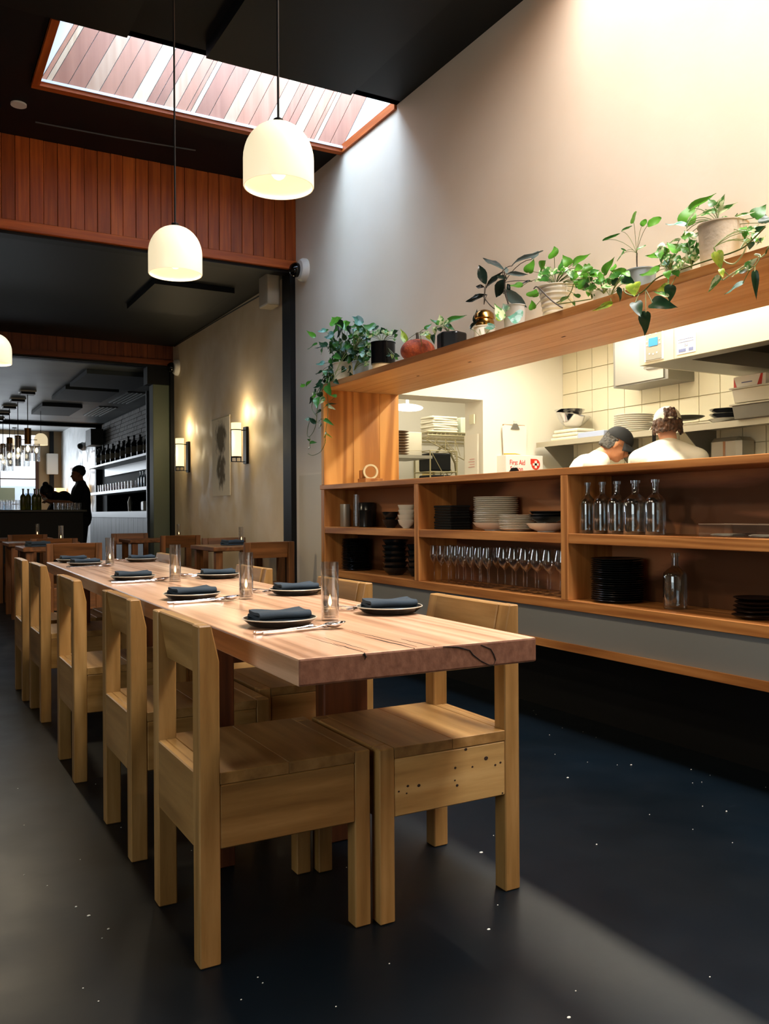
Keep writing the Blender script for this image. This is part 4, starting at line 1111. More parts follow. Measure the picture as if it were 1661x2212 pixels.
# ================================================================== plants on the oak shelf
LEAF_DATA = json.loads('''{"trail":[[2.86,5.801,2.107],[[2.91,6.346,2.464,2.88,6.439,2.529,0.032,0],[2.8,5.915,2.42,2.788,6.038,2.446,0.03,4],[2.857,6.034,2.443,2.852,5.977,2.45,0.026,1],[2.81,5.807,2.367,2.819,5.988,2.395,0.05,4],[2.873,5.973,2.367,2.881,5.942,2.398,0.051,1],[2.856,5.846,2.469,2.859,5.934,2.537,0.07,0],[2.876,5.886,2.484,2.85,5.76,2.497,0.051,0],[2.848,5.739,2.438,2.826,5.886,2.398,0.064,1],[2.811,5.643,2.431,2.827,5.785,2.355,0.063,2],[2.836,5.714,2.447,2.826,5.596,2.375,0.064,0],[2.83,5.638,2.412,2.836,5.584,2.427,0.044,0],[2.813,5.539,2.387,2.821,5.554,2.324,0.053,2],[2.808,5.434,2.363,2.835,5.571,2.401,0.038,1],[2.817,5.346,2.375,2.833,5.548,2.461,0.051,4],[2.86,5.396,2.323,2.855,5.569,2.429,0.043,1],[2.833,5.219,2.312,2.825,5.346,2.367,0.06,1],[2.883,5.549,2.358,2.885,5.637,2.399,0.034,4],[2.859,5.693,2.322,2.844,5.719,2.375,0.03,2],[2.869,5.658,2.317,2.849,5.518,2.315,0.025,2],[2.853,5.5,2.279,2.862,5.612,2.28,0.029,2],[2.86,6.039,2.33,2.865,6.172,2.395,0.046,2],[2.863,6.217,2.376,2.844,6.343,2.368,0.032,1],[2.905,6.135,2.351,2.916,6.372,2.385,0.021,2],[2.88,6.117,2.345,2.907,6.237,2.314,0.031,1],[2.85,5.876,2.312,2.84,5.936,2.26,0.066,1],[2.833,5.642,2.267,2.822,5.718,2.249,0.044,4],[2.833,5.619,2.239,2.822,5.717,2.229,0.039,2],[2.823,5.557,2.266,2.822,5.597,2.234,0.043,2],[2.832,6.014,2.19,2.824,6.144,2.214,0.036,4],[2.873,6.149,2.148,2.862,6.237,2.151,0.031,2],[2.895,6.491,2.085,2.913,6.439,2.129,0.049,0],[2.836,6.412,2.065,2.856,6.505,2.109,0.032,0],[2.819,6.033,2.053,2.795,6.091,2.043,0.041,2],[2.909,6.263,2.058,2.881,6.317,2.052,0.027,2],[2.673,5.618,1.964,2.644,5.522,1.883,0.053,1],[2.658,5.664,1.968,2.641,5.708,1.919,0.058,2],[2.678,5.824,1.95,2.672,5.869,1.94,0.03,2],[2.652,5.778,1.913,2.666,5.915,1.915,0.034,0],[2.634,5.67,1.914,2.652,5.673,1.877,0.039,2],[2.633,5.712,1.88,2.603,5.658,1.809,0.044,1],[2.652,5.627,1.857,2.666,5.831,1.861,0.043,3],[2.679,5.883,1.903,2.669,5.934,1.868,0.03,2],[2.664,5.451,1.864,2.634,5.48,1.873,0.019,1],[2.668,5.729,1.787,2.672,5.844,1.784,0.029,2],[2.677,5.836,1.711,2.673,5.969,1.771,0.027,2],[2.65,5.892,1.745,2.625,5.912,1.746,0.021,4],[2.641,5.662,1.721,2.612,5.648,1.701,0.02,2],[2.636,5.591,1.711,2.634,5.454,1.666,0.023,1],[2.668,5.713,1.687,2.691,5.826,1.677,0.027,2],[2.663,5.904,1.569,2.687,5.848,1.573,0.024,1],[2.676,5.931,1.592,2.652,5.928,1.597,0.014,1],[2.674,5.931,1.533,2.703,6.041,1.538,0.009,2],[2.666,5.586,1.814,2.662,5.487,1.777,0.02,3],[2.674,5.603,1.819,2.678,5.713,1.815,0.016,1],[2.676,5.608,1.823,2.663,5.469,1.817,0.01,2],[2.632,5.55,1.609,2.654,5.659,1.592,0.02,5],[2.664,5.609,1.608,2.648,5.5,1.58,0.01,5],[2.654,5.612,1.601,2.677,5.674,1.554,0.016,5],[2.839,5.822,2.324,2.834,5.793,2.277,0.04,1],[2.846,5.868,2.342,2.867,5.891,2.306,0.04,2],[2.814,5.522,2.083,2.836,5.63,2.071,0.038,2],[2.801,5.749,2.187,2.813,5.725,2.149,0.04,1],[2.884,5.939,2.347,2.882,5.872,2.302,0.041,2],[2.882,5.652,2.1,2.868,5.698,2.079,0.039,2],[2.816,5.569,2.254,2.807,5.514,2.207,0.039,1],[2.829,5.656,2.122,2.842,5.763,2.118,0.039,2],[2.862,5.633,2.298,2.872,5.685,2.269,0.039,2],[2.907,5.797,2.213,2.924,5.762,2.179,0.04,1],[2.887,5.831,2.334,2.915,5.982,2.349,0.04,2],[2.902,5.716,2.189,2.917,5.702,2.15,0.04,2],[2.838,5.574,2.154,2.839,5.657,2.149,0.039,1],[2.883,5.685,2.193,2.9,5.704,2.156,0.039,2],[2.899,5.807,2.235,2.914,5.766,2.201,0.04,2],[2.874,5.864,2.134,2.859,5.746,2.099,0.04,1],[2.868,5.953,2.199,2.85,5.865,2.147,0.041,2],[2.871,5.775,2.216,2.852,5.704,2.164,0.04,2],[2.802,5.474,2.236,2.829,5.513,2.205,0.038,1],[2.896,5.949,2.199,2.884,5.876,2.15,0.041,2],[2.805,5.706,2.123,2.824,5.707,2.087,0.039,2],[2.885,5.792,2.099,2.864,5.671,2.058,0.04,1],[2.89,5.994,2.322,2.91,6.108,2.311,0.041,2],[2.863,5.73,2.273,2.85,5.668,2.223,0.04,2],[2.806,5.776,2.213,2.78,5.635,2.172,0.04,1],[2.849,5.669,2.081,2.862,5.786,2.087,0.039,2],[2.87,5.698,2.069,2.854,5.579,2.037,0.039,2],[2.888,5.899,2.096,2.862,5.917,2.067,0.041,1],[2.868,5.812,2.089,2.848,5.81,2.048,0.04,2],[2.801,5.533,2.22,2.782,5.436,2.173,0.038,2],[2.888,5.843,2.323,2.871,5.786,2.27,0.04,1],[2.802,5.485,2.202,2.801,5.399,2.175,0.038,2],[2.838,5.894,2.317,2.843,5.977,2.302,0.04,2],[2.864,5.824,2.274,2.876,5.768,2.243,0.04,1],[2.901,5.672,2.216,2.891,5.593,2.171,0.039,2],[2.87,5.954,2.363,2.847,5.835,2.311,0.041,2],[2.828,5.637,2.278,2.803,5.506,2.238,0.039,1],[2.895,5.84,2.291,2.885,5.916,2.296,0.04,2],[2.878,5.945,2.227,2.901,6.065,2.217,0.041,2],[2.842,5.761,2.068,2.825,5.727,2.02,0.04,1],[2.827,5.795,2.232,2.827,5.706,2.202,0.04,2],[2.843,5.76,2.273,2.817,5.794,2.258,0.04,2],[2.894,5.711,2.201,2.902,5.642,2.175,0.04,1],[2.896,5.932,2.308,2.917,5.909,2.274,0.041,2],[2.88,5.905,2.124,2.899,5.868,2.093,0.041,2],[2.877,5.969,2.116,2.873,5.985,2.075,0.041,1],[2.89,5.648,2.217,2.915,5.782,2.224,0.039,2],[2.812,5.612,2.098,2.79,5.631,2.069,0.039,2],[2.819,5.887,2.203,2.816,5.836,2.166,0.03,1],[2.895,5.968,2.069,2.897,6.043,2.062,0.031,2],[2.894,6.075,2.13,2.886,6.117,2.109,0.031,2],[2.862,5.946,2.08,2.847,5.926,2.041,0.031,1],[2.87,5.961,2.107,2.857,5.896,2.065,0.031,2],[2.65,5.453,1.972,2.654,5.403,1.946,0.028,2],[2.897,5.952,2.056,2.884,5.962,2.024,0.031,1],[2.902,6.151,2.094,2.921,6.13,2.067,0.032,2],[2.817,5.79,2.082,2.834,5.76,2.059,0.03,2],[2.903,6.128,2.142,2.931,6.207,2.12,0.031,1],[2.876,5.954,2.061,2.87,5.896,2.023,0.031,2],[2.86,6.07,2.076,2.869,6.017,2.051,0.031,2],[2.867,5.912,2.207,2.849,5.931,2.183,0.03,1],[2.897,5.991,2.077,2.9,6.011,2.044,0.031,2],[2.808,5.789,2.167,2.796,5.801,2.137,0.03,2],[2.809,5.897,2.055,2.807,5.945,2.034,0.03,1],[2.81,5.873,2.12,2.812,5.808,2.092,0.03,2],[2.831,6.003,2.127,2.85,6.049,2.099,0.031,2],[2.885,5.949,2.121,2.866,5.855,2.081,0.031,1],[2.889,6.059,2.106,2.894,6.08,2.073,0.031,2],[2.83,6.005,2.081,2.854,6.12,2.074,0.031,2],[2.801,5.929,2.123,2.795,5.9,2.084,0.03,1],[2.866,5.926,2.172,2.846,5.843,2.128,0.031,2],[2.854,5.96,2.052,2.877,5.946,2.029,0.031,2],[2.838,6.002,2.122,2.85,6.098,2.116,0.031,1],[2.821,5.887,2.14,2.849,6.011,2.138,0.03,2]]],"varieg":[[2.84,5.478,2.142],[[2.886,5.436,2.331,2.866,5.343,2.336,0.031,3],[2.864,5.543,2.289,2.854,5.484,2.308,0.031,3],[2.784,5.328,2.124,2.766,5.258,2.082,0.03,2],[2.86,5.362,2.288,2.858,5.314,2.251,0.031,1],[2.838,5.416,2.256,2.816,5.448,2.268,0.031,4],[2.799,5.238,2.133,2.791,5.151,2.117,0.03,3],[2.837,5.459,2.212,2.856,5.574,2.229,0.031,3],[2.829,5.343,2.207,2.819,5.257,2.176,0.03,2],[2.88,5.56,2.156,2.892,5.631,2.139,0.031,1],[2.863,5.392,2.095,2.881,5.481,2.135,0.031,4],[2.833,5.36,2.179,2.819,5.361,2.146,0.03,3],[2.792,5.225,2.188,2.802,5.181,2.2,0.03,3],[2.862,5.509,2.142,2.886,5.538,2.184,0.031,2],[2.881,5.467,2.243,2.881,5.419,2.207,0.031,1],[2.834,5.338,2.236,2.862,5.431,2.285,0.03,4],[2.789,5.415,2.313,2.782,5.353,2.274,0.031,3],[2.84,5.341,2.282,2.846,5.292,2.295,0.03,3],[2.847,5.464,2.206,2.827,5.47,2.176,0.031,2],[2.836,5.38,2.309,2.816,5.405,2.291,0.031,1],[2.822,5.276,2.268,2.803,5.282,2.296,0.03,4],[2.815,5.415,2.262,2.823,5.354,2.248,0.031,3],[2.824,5.509,2.118,2.804,5.433,2.136,0.031,3],[2.832,5.325,2.126,2.842,5.273,2.129,0.03,2],[2.813,5.453,2.199,2.799,5.505,2.205,0.031,1],[2.828,5.374,2.101,2.84,5.392,2.14,0.031,4],[2.784,5.197,2.266,2.794,5.259,2.306,0.03,3],[2.786,5.27,2.128,2.809,5.37,2.169,0.03,3],[2.801,5.261,2.234,2.82,5.232,2.246,0.03,2],[2.784,5.333,2.173,2.783,5.273,2.184,0.03,1],[2.808,5.307,2.241,2.825,5.328,2.212,0.03,4],[2.865,5.509,2.202,2.842,5.389,2.182,0.031,3],[2.786,5.216,2.202,2.799,5.301,2.197,0.03,3],[2.826,5.312,2.25,2.818,5.361,2.239,0.03,2],[2.818,5.502,2.307,2.81,5.564,2.326,0.031,1],[2.843,5.375,2.182,2.837,5.411,2.16,0.031,4],[2.794,5.218,2.15,2.792,5.175,2.114,0.03,3],[2.889,5.622,2.134,2.905,5.574,2.131,0.032,3],[2.859,5.347,2.181,2.885,5.424,2.163,0.031,2],[2.829,5.502,2.289,2.821,5.472,2.248,0.031,1],[2.867,5.36,2.113,2.843,5.303,2.137,0.031,4],[2.864,5.556,2.307,2.843,5.539,2.268,0.031,3],[2.849,5.322,2.283,2.849,5.306,2.314,0.03,3],[2.865,5.419,2.207,2.839,5.297,2.194,0.031,2],[2.854,5.505,2.226,2.873,5.5,2.197,0.031,1],[2.784,5.415,2.325,2.795,5.467,2.303,0.031,4],[2.811,5.46,2.329,2.825,5.411,2.323,0.031,3],[2.888,5.562,2.146,2.858,5.528,2.173,0.032,3],[2.825,5.33,2.163,2.825,5.259,2.162,0.03,2],[2.888,5.411,2.166,2.913,5.531,2.2,0.031,1],[2.783,5.26,2.131,2.761,5.289,2.145,0.03,4],[2.825,5.389,2.295,2.843,5.382,2.325,0.031,3],[2.867,5.474,2.336,2.87,5.442,2.299,0.031,3],[2.881,5.401,2.278,2.901,5.497,2.273,0.031,2],[2.877,5.439,2.134,2.885,5.49,2.111,0.031,1],[2.809,5.386,2.227,2.823,5.339,2.214,0.031,4],[2.859,5.36,2.326,2.884,5.335,2.333,0.031,3],[2.799,5.428,2.298,2.77,5.329,2.306,0.031,3],[2.818,5.295,2.259,2.803,5.338,2.276,0.03,2],[2.823,5.389,2.156,2.796,5.309,2.109,0.031,1],[2.847,5.347,2.084,2.843,5.36,2.12,0.03,4],[2.809,5.253,2.081,2.785,5.261,2.057,0.03,3],[2.843,5.335,2.122,2.819,5.354,2.141,0.03,3],[2.875,5.586,2.217,2.861,5.493,2.22,0.032,2],[2.879,5.542,2.204,2.856,5.437,2.206,0.031,1],[2.823,5.361,2.318,2.84,5.445,2.361,0.03,4],[2.837,5.474,2.136,2.834,5.509,2.172,0.031,3],[2.877,5.536,2.14,2.857,5.554,2.166,0.031,3],[2.874,5.522,2.153,2.875,5.464,2.167,0.031,2],[2.811,5.264,2.096,2.802,5.288,2.128,0.03,1],[2.811,5.311,2.171,2.819,5.401,2.192,0.03,4]]],"jar":[[2.86,5.142,2.197],[[2.848,5.203,2.306,2.85,5.234,2.335,0.041,2],[2.871,5.206,2.277,2.893,5.294,2.327,0.041,3],[2.877,5.154,2.277,2.865,5.166,2.31,0.041,2],[2.873,5.143,2.266,2.885,5.127,2.296,0.041,3],[2.9,5.135,2.258,2.893,5.132,2.289,0.037,3],[2.859,4.998,2.234,2.874,5.035,2.278,0.04,3],[2.837,4.96,2.221,2.826,4.881,2.236,0.04,2],[2.868,4.988,2.216,2.861,4.94,2.22,0.027,1],[2.893,5.022,2.211,2.884,5.024,2.197,0.022,3],[2.824,5.235,2.254,2.831,5.277,2.294,0.041,3],[2.866,5.263,2.272,2.895,5.347,2.328,0.042,3],[2.904,5.422,2.28,2.899,5.454,2.314,0.038,3],[2.849,5.016,2.093,2.858,5.134,2.131,0.022,2],[2.856,4.991,2.095,2.861,5.018,2.072,0.027,3],[2.844,4.945,2.086,2.866,4.92,2.076,0.022,2],[2.898,5.029,2.087,2.916,5.023,2.074,0.018,1]]],"hexp":[[2.84,4.287,2.107],[[2.862,4.822,2.158,2.886,4.947,2.263,0.036,5],[2.808,4.502,2.169,2.835,4.481,2.202,0.028,1],[2.802,4.458,2.133,2.778,4.524,2.142,0.027,3],[2.834,4.385,2.178,2.814,4.449,2.223,0.024,1],[2.808,4.355,2.167,2.815,4.355,2.197,0.027,2],[2.796,4.304,2.162,2.79,4.317,2.217,0.045,3],[2.82,4.271,2.173,2.847,4.143,2.187,0.03,1],[2.789,4.223,2.158,2.789,4.299,2.154,0.026,3],[2.831,4.309,2.161,2.811,4.198,2.116,0.027,1],[2.818,4.404,2.165,2.81,4.402,2.118,0.033,3],[2.819,4.362,2.154,2.823,4.35,2.131,0.027,2],[2.841,4.526,2.143,2.839,4.505,2.111,0.028,5],[2.828,4.454,2.126,2.835,4.446,2.074,0.024,2],[2.833,4.583,2.068,2.811,4.678,2.032,0.016,3],[2.852,4.619,2.069,2.847,4.707,2.072,0.009,3],[2.874,4.654,2.077,2.852,4.6,2.047,0.013,3]]],"rub":[[2.88,3.822,2.174],[[2.88,3.969,2.328,2.868,4.018,2.441,0.045,6],[2.89,3.998,2.321,2.909,4.111,2.356,0.021,6],[2.891,3.976,2.274,2.896,4.193,2.287,0.028,6],[2.922,4.031,2.323,2.906,3.88,2.376,0.038,6],[2.93,3.865,2.39,2.926,4.05,2.508,0.026,7],[2.89,3.746,2.378,2.867,3.502,2.393,0.027,7],[2.823,3.703,2.314,2.803,3.532,2.273,0.02,7],[2.88,3.777,2.312,2.864,3.839,2.347,0.027,6],[2.907,3.843,2.331,2.887,3.884,2.249,0.055,6],[2.893,3.82,2.264,2.917,3.685,2.156,0.05,7],[2.896,3.584,2.373,2.922,3.568,2.414,0.031,7],[2.911,3.821,2.358,2.932,3.854,2.406,0.021,7],[2.824,3.675,2.223,2.825,3.705,2.261,0.022,6],[2.853,3.53,2.238,2.849,3.622,2.252,0.017,6]]],"gold":[[2.8,3.764,2.09],[[2.82,3.988,2.117,2.834,4.0,2.187,0.028,6],[2.762,3.954,2.063,2.743,3.87,2.096,0.023,6],[2.748,3.644,2.058,2.762,3.73,2.156,0.039,3],[2.83,3.711,2.124,2.806,3.715,2.154,0.036,4],[2.755,3.5,2.035,2.733,3.576,2.056,0.064,4],[2.849,3.862,2.06,2.823,3.968,2.1,0.032,4],[2.803,3.733,2.072,2.826,3.801,2.128,0.031,5]]],"rib":[[2.83,3.322,2.165],[[2.789,3.279,2.293,2.8,3.298,2.348,0.053,0],[2.807,3.501,2.272,2.816,3.478,2.332,0.056,0],[2.822,3.425,2.278,2.8,3.368,2.294,0.046,0],[2.869,3.456,2.24,2.869,3.489,2.291,0.038,3],[2.878,3.441,2.268,2.884,3.422,2.29,0.051,3],[2.876,3.326,2.253,2.885,3.338,2.307,0.031,1],[2.776,3.158,2.219,2.747,3.163,2.261,0.04,0],[2.879,3.242,2.26,2.889,3.153,2.286,0.037,0],[2.857,3.123,2.19,2.877,3.174,2.237,0.052,0],[2.81,3.049,2.161,2.822,3.007,2.165,0.023,1],[2.841,3.358,2.227,2.815,3.271,2.223,0.017,1],[2.829,3.589,2.222,2.855,3.73,2.275,0.031,0],[2.831,3.502,2.151,2.848,3.497,2.191,0.06,0],[2.777,3.428,2.066,2.772,3.436,2.109,0.034,0],[2.826,3.469,2.225,2.829,3.408,2.215,0.017,3],[2.863,3.266,2.224,2.862,3.241,2.227,0.012,1],[2.832,3.112,2.122,2.833,3.166,2.16,0.052,0],[2.844,3.12,2.104,2.849,3.225,2.172,0.024,3],[2.814,3.262,2.074,2.801,3.193,2.082,0.02,1],[2.865,3.183,2.084,2.856,3.221,2.105,0.016,1],[2.848,3.205,2.046,2.835,3.19,2.061,0.024,1],[2.879,3.408,2.167,2.862,3.338,2.166,0.025,4],[2.816,3.06,2.165,2.808,3.01,2.136,0.031,0],[2.867,3.21,2.198,2.88,3.275,2.225,0.033,0],[2.799,3.175,2.2,2.783,3.143,2.158,0.032,3],[2.852,3.433,2.229,2.849,3.384,2.236,0.034,1],[2.79,3.131,2.198,2.767,3.057,2.181,0.032,0],[2.849,3.151,2.181,2.859,3.113,2.173,0.032,0],[2.859,3.156,2.174,2.833,3.163,2.196,0.032,3],[2.823,3.419,2.226,2.802,3.34,2.197,0.034,1],[2.833,3.257,2.233,2.816,3.271,2.207,0.033,0],[2.795,3.07,2.136,2.799,3.055,2.163,0.031,0],[2.788,3.272,2.212,2.806,3.335,2.251,0.033,3],[2.788,3.372,2.235,2.774,3.302,2.222,0.033,1],[2.853,3.181,2.161,2.839,3.18,2.126,0.032,0],[2.803,3.147,2.153,2.82,3.18,2.195,0.032,0],[2.832,3.271,2.234,2.851,3.241,2.226,0.033,3],[2.866,3.148,2.15,2.893,3.186,2.128,0.032,1]]],"row":[[2.8,2.952,2.04],[[2.75,2.897,2.114,2.743,2.837,2.162,0.035,0],[2.79,3.046,2.164,2.777,3.046,2.195,0.045,0],[2.835,3.091,2.126,2.829,3.106,2.156,0.046,1],[2.842,3.099,2.184,2.816,3.001,2.16,0.022,3],[2.789,2.943,2.089,2.797,3.023,2.121,0.032,1],[2.827,2.974,2.101,2.825,2.931,2.101,0.024,1],[2.839,2.856,2.114,2.827,2.937,2.146,0.032,0],[2.779,2.804,2.085,2.761,2.8,2.051,0.029,1],[2.761,2.785,2.067,2.76,2.731,2.035,0.034,2],[2.82,2.889,2.073,2.802,2.899,2.105,0.032,2],[2.652,2.697,1.988,2.681,2.734,1.947,0.025,2],[2.794,2.998,2.058,2.813,2.984,2.042,0.033,1],[2.766,2.989,2.076,2.789,3.036,2.074,0.027,3],[2.743,2.906,2.052,2.722,2.823,2.036,0.026,3],[2.657,2.755,1.935,2.658,2.872,1.933,0.022,5],[2.808,2.886,2.098,2.799,2.903,2.121,0.026,0],[2.813,2.869,2.103,2.807,2.891,2.126,0.026,1],[2.804,3.01,2.116,2.817,2.984,2.107,0.027,3],[2.774,2.976,2.126,2.79,2.958,2.139,0.027,0],[2.831,3.072,2.109,2.86,3.068,2.097,0.027,2],[2.747,2.767,2.085,2.742,2.732,2.061,0.025,0],[2.758,2.972,2.06,2.738,2.97,2.081,0.027,1],[2.792,2.835,2.076,2.809,2.824,2.057,0.026,3],[2.754,2.934,2.097,2.771,2.914,2.097,0.026,0],[2.833,3.065,2.159,2.861,3.073,2.189,0.027,2],[2.823,3.068,2.086,2.806,3.061,2.054,0.027,0],[2.819,2.944,2.088,2.823,2.916,2.098,0.027,1],[2.77,3.021,2.081,2.788,3.022,2.058,0.027,3],[2.776,2.863,2.125,2.797,2.88,2.159,0.026,0],[2.837,3.066,2.164,2.831,3.019,2.146,0.027,2],[2.755,2.939,2.111,2.774,2.92,2.112,0.026,0],[2.757,2.87,2.092,2.734,2.809,2.076,0.026,1],[2.836,3.068,2.163,2.821,3.011,2.156,0.027,3],[2.769,2.797,2.046,2.762,2.754,2.039,0.026,0],[2.82,3.08,2.095,2.801,3.072,2.118,0.027,2]]],"pil":[[2.87,2.823,2.146],[[2.845,2.809,2.329,2.819,2.784,2.36,0.043,0],[2.838,2.722,2.289,2.853,2.668,2.307,0.034,0],[2.88,2.797,2.314,2.886,2.78,2.339,0.026,0],[2.909,2.949,2.339,2.881,2.868,2.336,0.01,1],[2.841,3.001,2.301,2.849,2.914,2.308,0.01,1],[2.85,2.876,2.211,2.878,2.945,2.209,0.035,1],[2.835,2.782,2.198,2.862,2.76,2.218,0.011,3],[2.891,2.901,2.233,2.901,2.944,2.259,0.006,1]]],"vine":[[2.8,2.559,2.052],[[2.652,2.623,1.991,2.642,2.61,1.941,0.051,5],[2.788,2.625,2.056,2.802,2.731,2.08,0.047,0],[2.83,2.665,2.085,2.838,2.655,2.103,0.022,0],[2.827,2.602,2.132,2.837,2.729,2.165,0.041,0],[2.826,2.541,2.127,2.803,2.573,2.17,0.051,0],[2.831,2.54,2.174,2.833,2.618,2.182,0.016,3],[2.776,2.589,2.086,2.754,2.558,2.108,0.03,0],[2.807,2.572,2.095,2.79,2.595,2.084,0.033,4],[2.78,2.547,2.074,2.783,2.578,2.065,0.021,2],[2.763,2.522,2.076,2.747,2.484,2.09,0.027,3],[2.748,2.455,2.057,2.739,2.466,2.038,0.026,3],[2.642,2.603,1.907,2.628,2.563,1.847,0.04,2],[2.66,2.563,1.859,2.675,2.588,1.777,0.044,2],[2.671,2.538,1.895,2.642,2.402,1.852,0.046,2],[2.635,2.407,1.93,2.652,2.432,1.876,0.038,2],[2.667,2.446,1.94,2.649,2.494,1.935,0.026,5],[2.635,2.424,1.892,2.654,2.515,1.938,0.015,3],[2.781,2.522,2.046,2.807,2.516,2.031,0.027,0],[2.816,2.615,2.147,2.82,2.656,2.154,0.027,3],[2.791,2.546,2.084,2.794,2.573,2.07,0.027,3],[2.804,2.533,2.053,2.832,2.557,2.091,0.027,1],[2.764,2.588,2.131,2.745,2.563,2.094,0.027,0],[2.85,2.641,2.113,2.861,2.638,2.086,0.028,3],[2.809,2.554,2.109,2.808,2.576,2.093,0.027,3],[2.641,2.39,1.985,2.659,2.394,1.964,0.025,1],[2.66,2.451,1.999,2.66,2.442,1.97,0.026,0],[2.759,2.584,2.125,2.732,2.543,2.136,0.027,3],[2.747,2.483,2.023,2.76,2.531,2.035,0.026,3],[2.766,2.589,2.116,2.767,2.597,2.146,0.027,1],[2.804,2.578,2.136,2.819,2.619,2.128,0.027,0],[2.758,2.527,2.094,2.753,2.557,2.091,0.027,3],[2.823,2.63,2.163,2.833,2.632,2.194,0.028,3],[2.792,2.524,2.092,2.801,2.505,2.069,0.027,1]]],"big":[[2.84,2.348,2.173],[[2.867,2.539,2.247,2.889,2.521,2.333,0.059,0],[2.838,2.489,2.289,2.814,2.361,2.303,0.028,0],[2.794,2.335,2.247,2.804,2.368,2.288,0.024,1],[2.855,2.362,2.256,2.852,2.333,2.298,0.027,3],[2.857,2.366,2.238,2.84,2.274,2.246,0.022,3],[2.823,2.371,2.239,2.816,2.432,2.243,0.017,3],[2.862,2.383,2.246,2.89,2.456,2.29,0.022,1],[2.81,2.48,2.208,2.786,2.413,2.264,0.033,3],[2.821,2.502,2.221,2.843,2.617,2.273,0.023,4],[2.889,2.411,2.219,2.863,2.41,2.212,0.015,1],[2.817,2.319,2.188,2.816,2.277,2.19,0.022,3],[2.878,2.319,2.147,2.883,2.299,2.215,0.046,1],[2.827,2.335,2.114,2.855,2.306,2.184,0.027,5],[2.861,2.381,2.139,2.885,2.473,2.159,0.02,1],[2.869,2.204,2.173,2.898,2.18,2.219,0.047,1],[2.855,2.153,2.135,2.872,2.16,2.173,0.035,2],[2.835,2.259,2.188,2.846,2.19,2.189,0.01,3],[2.883,2.243,2.137,2.91,2.329,2.16,0.017,1],[2.879,2.225,2.134,2.89,2.206,2.151,0.014,3],[2.834,2.174,2.1,2.829,2.133,2.114,0.028,2],[2.823,2.462,2.064,2.85,2.512,2.18,0.038,3],[2.853,2.464,2.178,2.871,2.52,2.191,0.015,1],[2.853,2.476,2.097,2.829,2.452,2.143,0.02,1],[2.829,2.531,2.062,2.82,2.491,2.102,0.028,3],[2.887,2.498,2.088,2.898,2.508,2.128,0.013,2],[2.82,2.479,2.134,2.821,2.448,2.146,0.028,3],[2.878,2.517,2.09,2.88,2.56,2.107,0.028,0],[2.858,2.519,2.142,2.849,2.546,2.167,0.028,3],[2.827,2.465,2.107,2.843,2.439,2.098,0.028,1],[2.802,2.454,2.089,2.812,2.436,2.061,0.028,3],[2.873,2.542,2.216,2.902,2.577,2.197,0.028,0],[2.838,2.486,2.175,2.845,2.52,2.21,0.028,3],[2.889,2.548,2.195,2.907,2.583,2.238,0.028,1],[2.876,2.511,2.09,2.877,2.475,2.094,0.028,3],[2.795,2.459,2.158,2.814,2.517,2.184,0.028,0],[2.79,2.437,2.147,2.803,2.423,2.169,0.027,3],[2.812,2.478,2.145,2.831,2.464,2.122,0.028,1],[2.851,2.468,2.13,2.851,2.429,2.123,0.028,3],[2.833,2.499,2.118,2.821,2.523,2.141,0.028,0],[2.89,2.281,2.112,2.893,2.26,2.128,0.024,1],[2.886,2.274,2.098,2.863,2.249,2.116,0.024,2],[2.783,2.136,2.082,2.763,2.124,2.048,0.023,3],[2.815,2.222,2.117,2.844,2.223,2.144,0.024,0],[2.794,2.188,2.105,2.795,2.196,2.08,0.023,1],[2.874,2.197,2.074,2.862,2.163,2.082,0.024,2],[2.812,2.194,2.115,2.795,2.148,2.099,0.023,3],[2.786,2.147,2.057,2.791,2.133,2.077,0.023,0],[2.842,2.241,2.131,2.825,2.199,2.103,0.024,1],[2.842,2.201,2.075,2.842,2.208,2.049,0.024,2],[2.856,2.166,2.064,2.841,2.141,2.08,0.023,3],[2.805,2.197,2.068,2.828,2.186,2.081,0.023,0]]],"hang":[[2.7,2.129,1.987],[[2.668,2.217,2.014,2.658,2.206,1.973,0.009,3],[2.649,2.201,2.009,2.66,2.191,1.949,0.034,5],[2.654,2.186,1.942,2.652,2.175,1.912,0.018,5],[2.655,2.194,1.917,2.647,2.238,1.87,0.021,3],[2.671,2.105,1.872,2.672,2.183,1.857,0.022,4],[2.647,2.1,1.912,2.67,2.155,1.912,0.02,3],[2.642,2.074,1.901,2.658,2.114,1.921,0.022,2],[2.662,2.047,1.899,2.679,2.054,1.813,0.02,2],[2.645,2.069,1.92,2.636,2.021,1.935,0.022,3]]]}''')
